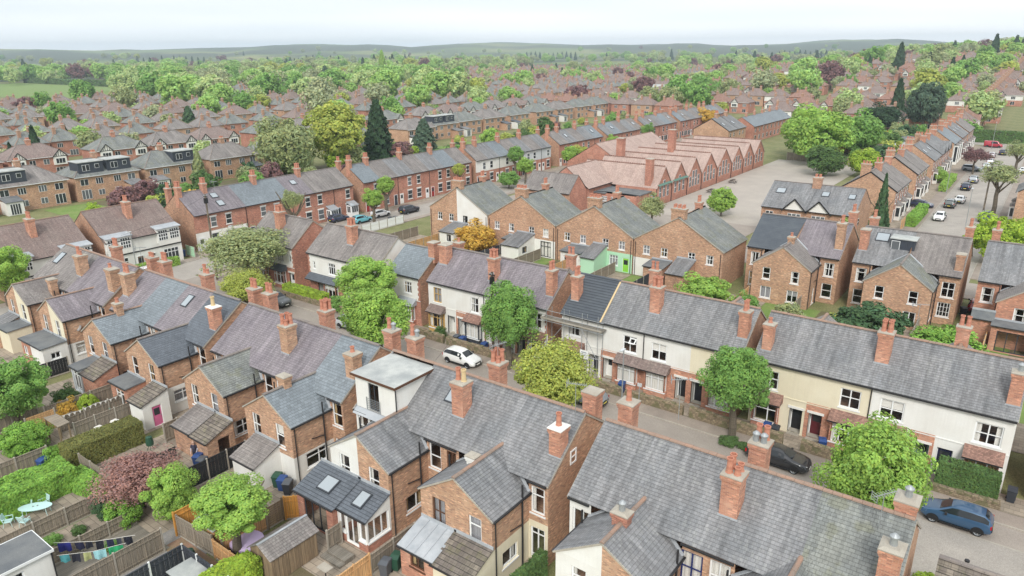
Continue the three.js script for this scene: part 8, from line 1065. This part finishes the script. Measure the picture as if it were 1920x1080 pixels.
  const gc = thing('bistro_set', 'round green metal table behind the bunting', 'table', -60.6, 24.4); part(gc, 'top', new MB().lathe([[0, 0.7], [0.45, 0.7], [0.45, 0.73], [0, 0.74]], 0, 0, 16).geo(), flat(120, 150, 140, 0.5)); part(gc, 'leg', new MB().tube([[0, 0, 0], [0, 0.7, 0]], 0.04, 0.04, 6).geo(), flat(120, 150, 140, 0.5)); for (const k of [0.5, 2.6]) { const q = new MB(), x = Math.cos(k) * 0.75, z = Math.sin(k) * 0.75; q.box(x - 0.2, x + 0.2, 0.42, 0.45, z - 0.2, z + 0.2).box(x - 0.2, x + 0.2, 0.45, 0.88, z + 0.18, z + 0.21); for (const [a, c] of [[-0.17, -0.17], [0.17, -0.17], [-0.17, 0.17], [0.17, 0.17]]) q.box(x + a - 0.015, x + a + 0.015, 0, 0.42, z + c - 0.015, z + c + 0.015); part(gc, 'chair', q.geo(), flat(120, 150, 140, 0.5)); }
  const bx = thing('storage_tub', 'blue plastic tub behind the spreading tree', 'tub', -43.2, 24.2); part(bx, 'tub', new MB().lathe([[0.25, 0], [0.34, 0.4], [0.36, 0.42], [0.3, 0.4], [0, 0.3]], 0, 0, 12).geo(), flat(80, 140, 190, 0.5));
  for (const [u, v, r1, label] of [[-58, 150, 0, 'dark picnic bench against the school gables'], [-58.4, 164, 1, 'second dark picnic bench further along the gables']]) { const g = thing('picnic_bench', label, 'picnic bench', u, v, Math.PI / 2, 'school picnic benches'); part(g, 'table_top', new MB().box(-0.9, 0.9, 0.72, 0.77, -0.38, 0.38).geo(), M.bark_dark); for (const s2 of [-0.75, 0.75]) part(g, 'seat', new MB().box(-0.9, 0.9, 0.42, 0.46, s2 - 0.14, s2 + 0.14).geo(), M.bark_dark); for (const x of [-0.6, 0.6]) part(g, 'leg', new MB().bar([x, 0, -0.7], [x, 0.72, -0.15], 0.08).bar([x, 0, 0.7], [x, 0.72, 0.15], 0.08).bar([x, 0.4, -0.8], [x, 0.4, 0.8], 0.06).geo(), M.bark_dark); }
  rect('alley_path', -41, -20, 17.3, 18.6, 0.04, 'alley'); rect('patio', -57.4, -48.4, 9, 18.2, 0.045, 'paving'); rect('patio', -48.2, -44.9, 9, 18.2, 0.045, 'paving');
}
// garages and low sheds between the school yard and the car street gardens
for (const [u, v, w, d, m, r, label] of [[-57, 236, 14, 6, 'brick', 'tile_brown', 'long low brick garage with brown roof'], [-44, 248, 12, 7, 'brick_brown', 'felt', 'flat roofed garage block behind the gardens'], [-38, 232, 9, 6, 'render_white', 'felt_pale', 'pale flat roofed garden building'], [-46, 224, 7, 5, 'brick', 'tile_old', 'small tiled brick outbuilding by the lime trees'], [-36, 210, 8, 5, 'brick_brown', 'felt', 'low dark roofed outbuilding by the yard']]) { const t = thing('outbuilding', label, 'outbuilding', u, v, 0, 'garages behind the car street'), b = new Bag(); wall(b, 0, 0, 0, w, 0, 2.6, m); wall(b, 1, w, -d, 0, 0, 2.6, m); wall(b, 3, 0, -d, 0, 0, 2.6, m); wall(b, 2, -d, 0, w, 0, 2.6, m); b.build(t, { [m]: 'wall' }); part(t, 'roof', new MB().slab([[-0.2, 2.6, 0.2], [w + 0.2, 2.6, 0.2], [w + 0.2, 3.4, -d - 0.2], [-0.2, 3.4, -d - 0.2]], 0.15).geo(), M[r]); farWindow(t, 0, 0, w / 2, 1, 1.4, 1, 'two'); }
// tiled roof at the bottom right corner
{
  const t = thing('tiled_outbuilding', 'dark plain tiled roof with small flue at the bottom right corner', 'building', -0.75, 34.6, 0), b = new Bag(); for (const [f, at, a, c] of [[0, 3.2, 0, 8], [3, 0, -3.2, 3.2], [1, 8, -3.2, 3.2], [2, -3.2, 0, 8]]) wall(b, f, at, a, c, 0, 4.2, 'brick'); b.at('brick').poly([[0, 4.2, -3.2], [0, 4.2, 3.2], [0, 7.0, 0]]); b.build(t, { brick: 'wall' }); const q = new MB(); coursed(q, 0, -0.1, 8.1, 3.4, 4.1, 0, 7.1, 0.3, 0.03); coursed(q, 0, -0.1, 8.1, -3.4, 4.1, 0, 7.1, 0.3, 0.03); const r = part(t, 'roof', q.geo(), M.tile_old); const rt = new MB(); ridgeTiles(rt, 0, -0.1, 8.1, 0, 7.12, 0.14); tag(part(r, 'ridge_tiles', rt.geo(), M.ridge_grey), null, null, null, 'stuff'); part(t, 'flue', new MB().lathe([[0.07, 0], [0.07, 0.35], [0.11, 0.36], [0.11, 0.44], [0, 0.46]], 1.0, -0.4, 10, 6.7).geo(), M.black);
}
// person standing at the back door of the outbuilding
{
  const t = thing('person', 'person in dark clothes with pale sleeve standing at the back door', 'person', -48.75, 24.25, 0.6);
  const bones = [[[0, 0.95, 0], [0, 1.2, 0.02], 0.145, 0.15], [[0, 1.2, 0.02], [0, 1.42, 0], 0.155, 0.12], [[0, 1.42, 0], [0, 1.53, 0.01], 0.06, 0.055], [[0, 1.6, 0.015], [0, 1.68, 0.02], 0.095, 0.1], [[-0.09, 0.92, 0], [-0.11, 0.5, 0.03], 0.09, 0.062], [[-0.11, 0.5, 0.03], [-0.12, 0.08, -0.01], 0.06, 0.042], [[-0.12, 0.05, -0.02], [-0.13, 0.04, 0.15], 0.045, 0.035], [[0.09, 0.92, 0], [0.1, 0.5, 0.04], 0.09, 0.062], [[0.1, 0.5, 0.04], [0.12, 0.08, 0.0], 0.06, 0.042], [[0.12, 0.05, 0], [0.14, 0.04, 0.16], 0.045, 0.035], [[-0.18, 1.4, 0], [-0.25, 1.12, 0.02], 0.058, 0.046], [[-0.25, 1.12, 0.02], [-0.2, 0.9, 0.16], 0.044, 0.032], [[0.18, 1.4, 0], [0.27, 1.13, 0.0], 0.058, 0.046], [[0.27, 1.13, 0], [0.24, 0.92, 0.18], 0.044, 0.032]];
  const hand = (x, y, z, s) => { const o = [[[x, y, z], [x, y - 0.05, z + 0.05], 0.03, 0.034]]; for (let f = 0; f < 4; f++) { const d = (f - 1.5) * 0.018; o.push([[x + d, y - 0.05, z + 0.06], [x + d * 1.2, y - 0.1 - (f % 2) * 0.008, z + 0.08], 0.0105, 0.009], [[x + d * 1.2, y - 0.1 - (f % 2) * 0.008, z + 0.08], [x + d * 1.2, y - 0.13, z + 0.065], 0.009, 0.008]); } o.push([[x - s * 0.03, y - 0.02, z + 0.03], [x - s * 0.055, y - 0.06, z + 0.07], 0.012, 0.0095]); return o; };
  const mesh = (list, cell, k, lo, hi) => { // tapered capsules joined smoothly, meshed by surface cells
    const sd = (x, y, z) => { let d = 9; for (const [a, b, r0, r1] of list) { const vx = b[0] - a[0], vy = b[1] - a[1], vz = b[2] - a[2], q = clamp(((x - a[0]) * vx + (y - a[1]) * vy + (z - a[2]) * vz) / (vx * vx + vy * vy + vz * vz)), e = Math.hypot(x - a[0] - vx * q, y - a[1] - vy * q, z - a[2] - vz * q) - lerp(r0, r1, q), h = clamp(0.5 + 0.5 * (d - e) / k); d = lerp(d, e, h) - k * h * (1 - h); } return d; };
    const nx = Math.ceil((hi[0] - lo[0]) / cell), ny = Math.ceil((hi[1] - lo[1]) / cell), nz = Math.ceil((hi[2] - lo[2]) / cell), F = new Float32Array((nx + 1) * (ny + 1) * (nz + 1)), I = (i, j, l) => (i * (ny + 1) + j) * (nz + 1) + l; for (let i = 0; i <= nx; i++) for (let j = 0; j <= ny; j++) for (let l = 0; l <= nz; l++) F[I(i, j, l)] = sd(lo[0] + i * cell, lo[1] + j * cell, lo[2] + l * cell);
    const vi = new Map(), pos = [], idx = [], V = (i, j, l) => { const key = I(i, j, l); if (vi.has(key)) return vi.get(key); let x = 0, y = 0, z = 0, n = 0; const C = [[0, 0, 0], [1, 0, 0], [0, 1, 0], [1, 1, 0], [0, 0, 1], [1, 0, 1], [0, 1, 1], [1, 1, 1]], E = [[0, 1], [2, 3], [4, 5], [6, 7], [0, 2], [1, 3], [4, 6], [5, 7], [0, 4], [1, 5], [2, 6], [3, 7]]; for (const [p, q] of E) { const A = C[p], B = C[q], fa = F[I(i + A[0], j + A[1], l + A[2])], fb = F[I(i + B[0], j + B[1], l + B[2])]; if (fa < 0 === fb < 0) continue; const s = fa / (fa - fb); x += lerp(A[0], B[0], s); y += lerp(A[1], B[1], s); z += lerp(A[2], B[2], s); n++; } pos.push(lo[0] + (i + x / n) * cell, lo[1] + (j + y / n) * cell, lo[2] + (l + z / n) * cell); vi.set(key, pos.length / 3 - 1); return pos.length / 3 - 1; };
    for (let i = 1; i < nx; i++) for (let j = 1; j < ny; j++) for (let l = 1; l < nz; l++) { const a = F[I(i, j, l)] < 0; const quad = (w, x, y, z, f) => (f ? idx.push(w, x, y, w, y, z) : idx.push(w, y, x, w, z, y)); if (i < nx && a !== F[I(i + 1, j, l)] < 0) quad(V(i, j - 1, l - 1), V(i, j, l - 1), V(i, j, l), V(i, j - 1, l), a); if (a !== F[I(i, j + 1, l)] < 0) quad(V(i - 1, j, l - 1), V(i - 1, j, l), V(i, j, l), V(i, j, l - 1), a); if (a !== F[I(i, j, l + 1)] < 0) quad(V(i - 1, j - 1, l), V(i, j - 1, l), V(i, j, l), V(i - 1, j, l), a); }
    const g = new THREE.BufferGeometry(); g.setAttribute('position', new THREE.Float32BufferAttribute(pos, 3)); g.setIndex(idx); g.computeVertexNormals(); return g; };
  const hands = [...hand(-0.2, 0.9, 0.16, 1), ...hand(0.24, 0.92, 0.18, -1)], body = mesh([...bones, ...hands], 0.011, 0.035, [-0.4, -0.02, -0.28], [0.4, 1.85, 0.4]);
  const col = [], p = body.attributes.position; for (let i = 0; i < p.count; i++) { const x = p.getX(i), y = p.getY(i), z = p.getZ(i), ax = Math.abs(x); col.push(...(y > 1.49 || (ax > 0.15 && y < 0.95 && y > 0.7 && z > 0.1) ? [0.55, 0.36, 0.28] : y < 0.1 ? [0.03, 0.03, 0.035] : y < 0.94 ? [0.03, 0.034, 0.06] : ax > 0.19 && y < 1.2 ? [0.5, 0.48, 0.56] : [0.045, 0.045, 0.075])); }
  body.setAttribute('color', new THREE.Float32BufferAttribute(col, 3)); const bm = flat(255, 255, 255, 0.9); bm.vertexColors = true; part(t, 'body', body, bm);
  part(t, 'hair', new THREE.SphereGeometry(0.112, 16, 10, 0, 6.2832, 0, 1.75).rotateX(-0.45).translate(0, 1.665, 0.005), flat(190, 180, 168, 0.9)); part(t, 'nose', new MB().poly([[-0.015, 1.6, 0.112], [0.015, 1.6, 0.112], [0, 1.645, 0.112]]).poly([[-0.015, 1.6, 0.112], [0, 1.605, 0.14], [0, 1.645, 0.112]]).poly([[0.015, 1.6, 0.112], [0, 1.605, 0.14], [0, 1.645, 0.112]]).geo(), flat(196, 160, 142, 0.8)); for (const s of [-1, 1]) { part(t, 'eye', new THREE.SphereGeometry(0.011, 8, 6).translate(s * 0.036, 1.65, 0.108), flat(40, 34, 30, 0.3)); part(t, 'ear', new THREE.SphereGeometry(0.022, 8, 6).scale(0.5, 1.2, 0.8).translate(s * 0.102, 1.63, 0.01), flat(196, 160, 142, 0.8)); } part(t, 'mouth', new MB().box(-0.025, 0.025, 1.572, 1.58, 0.104, 0.11).geo(), flat(150, 90, 84, 0.7));
}
renderer.render(scene, camera);
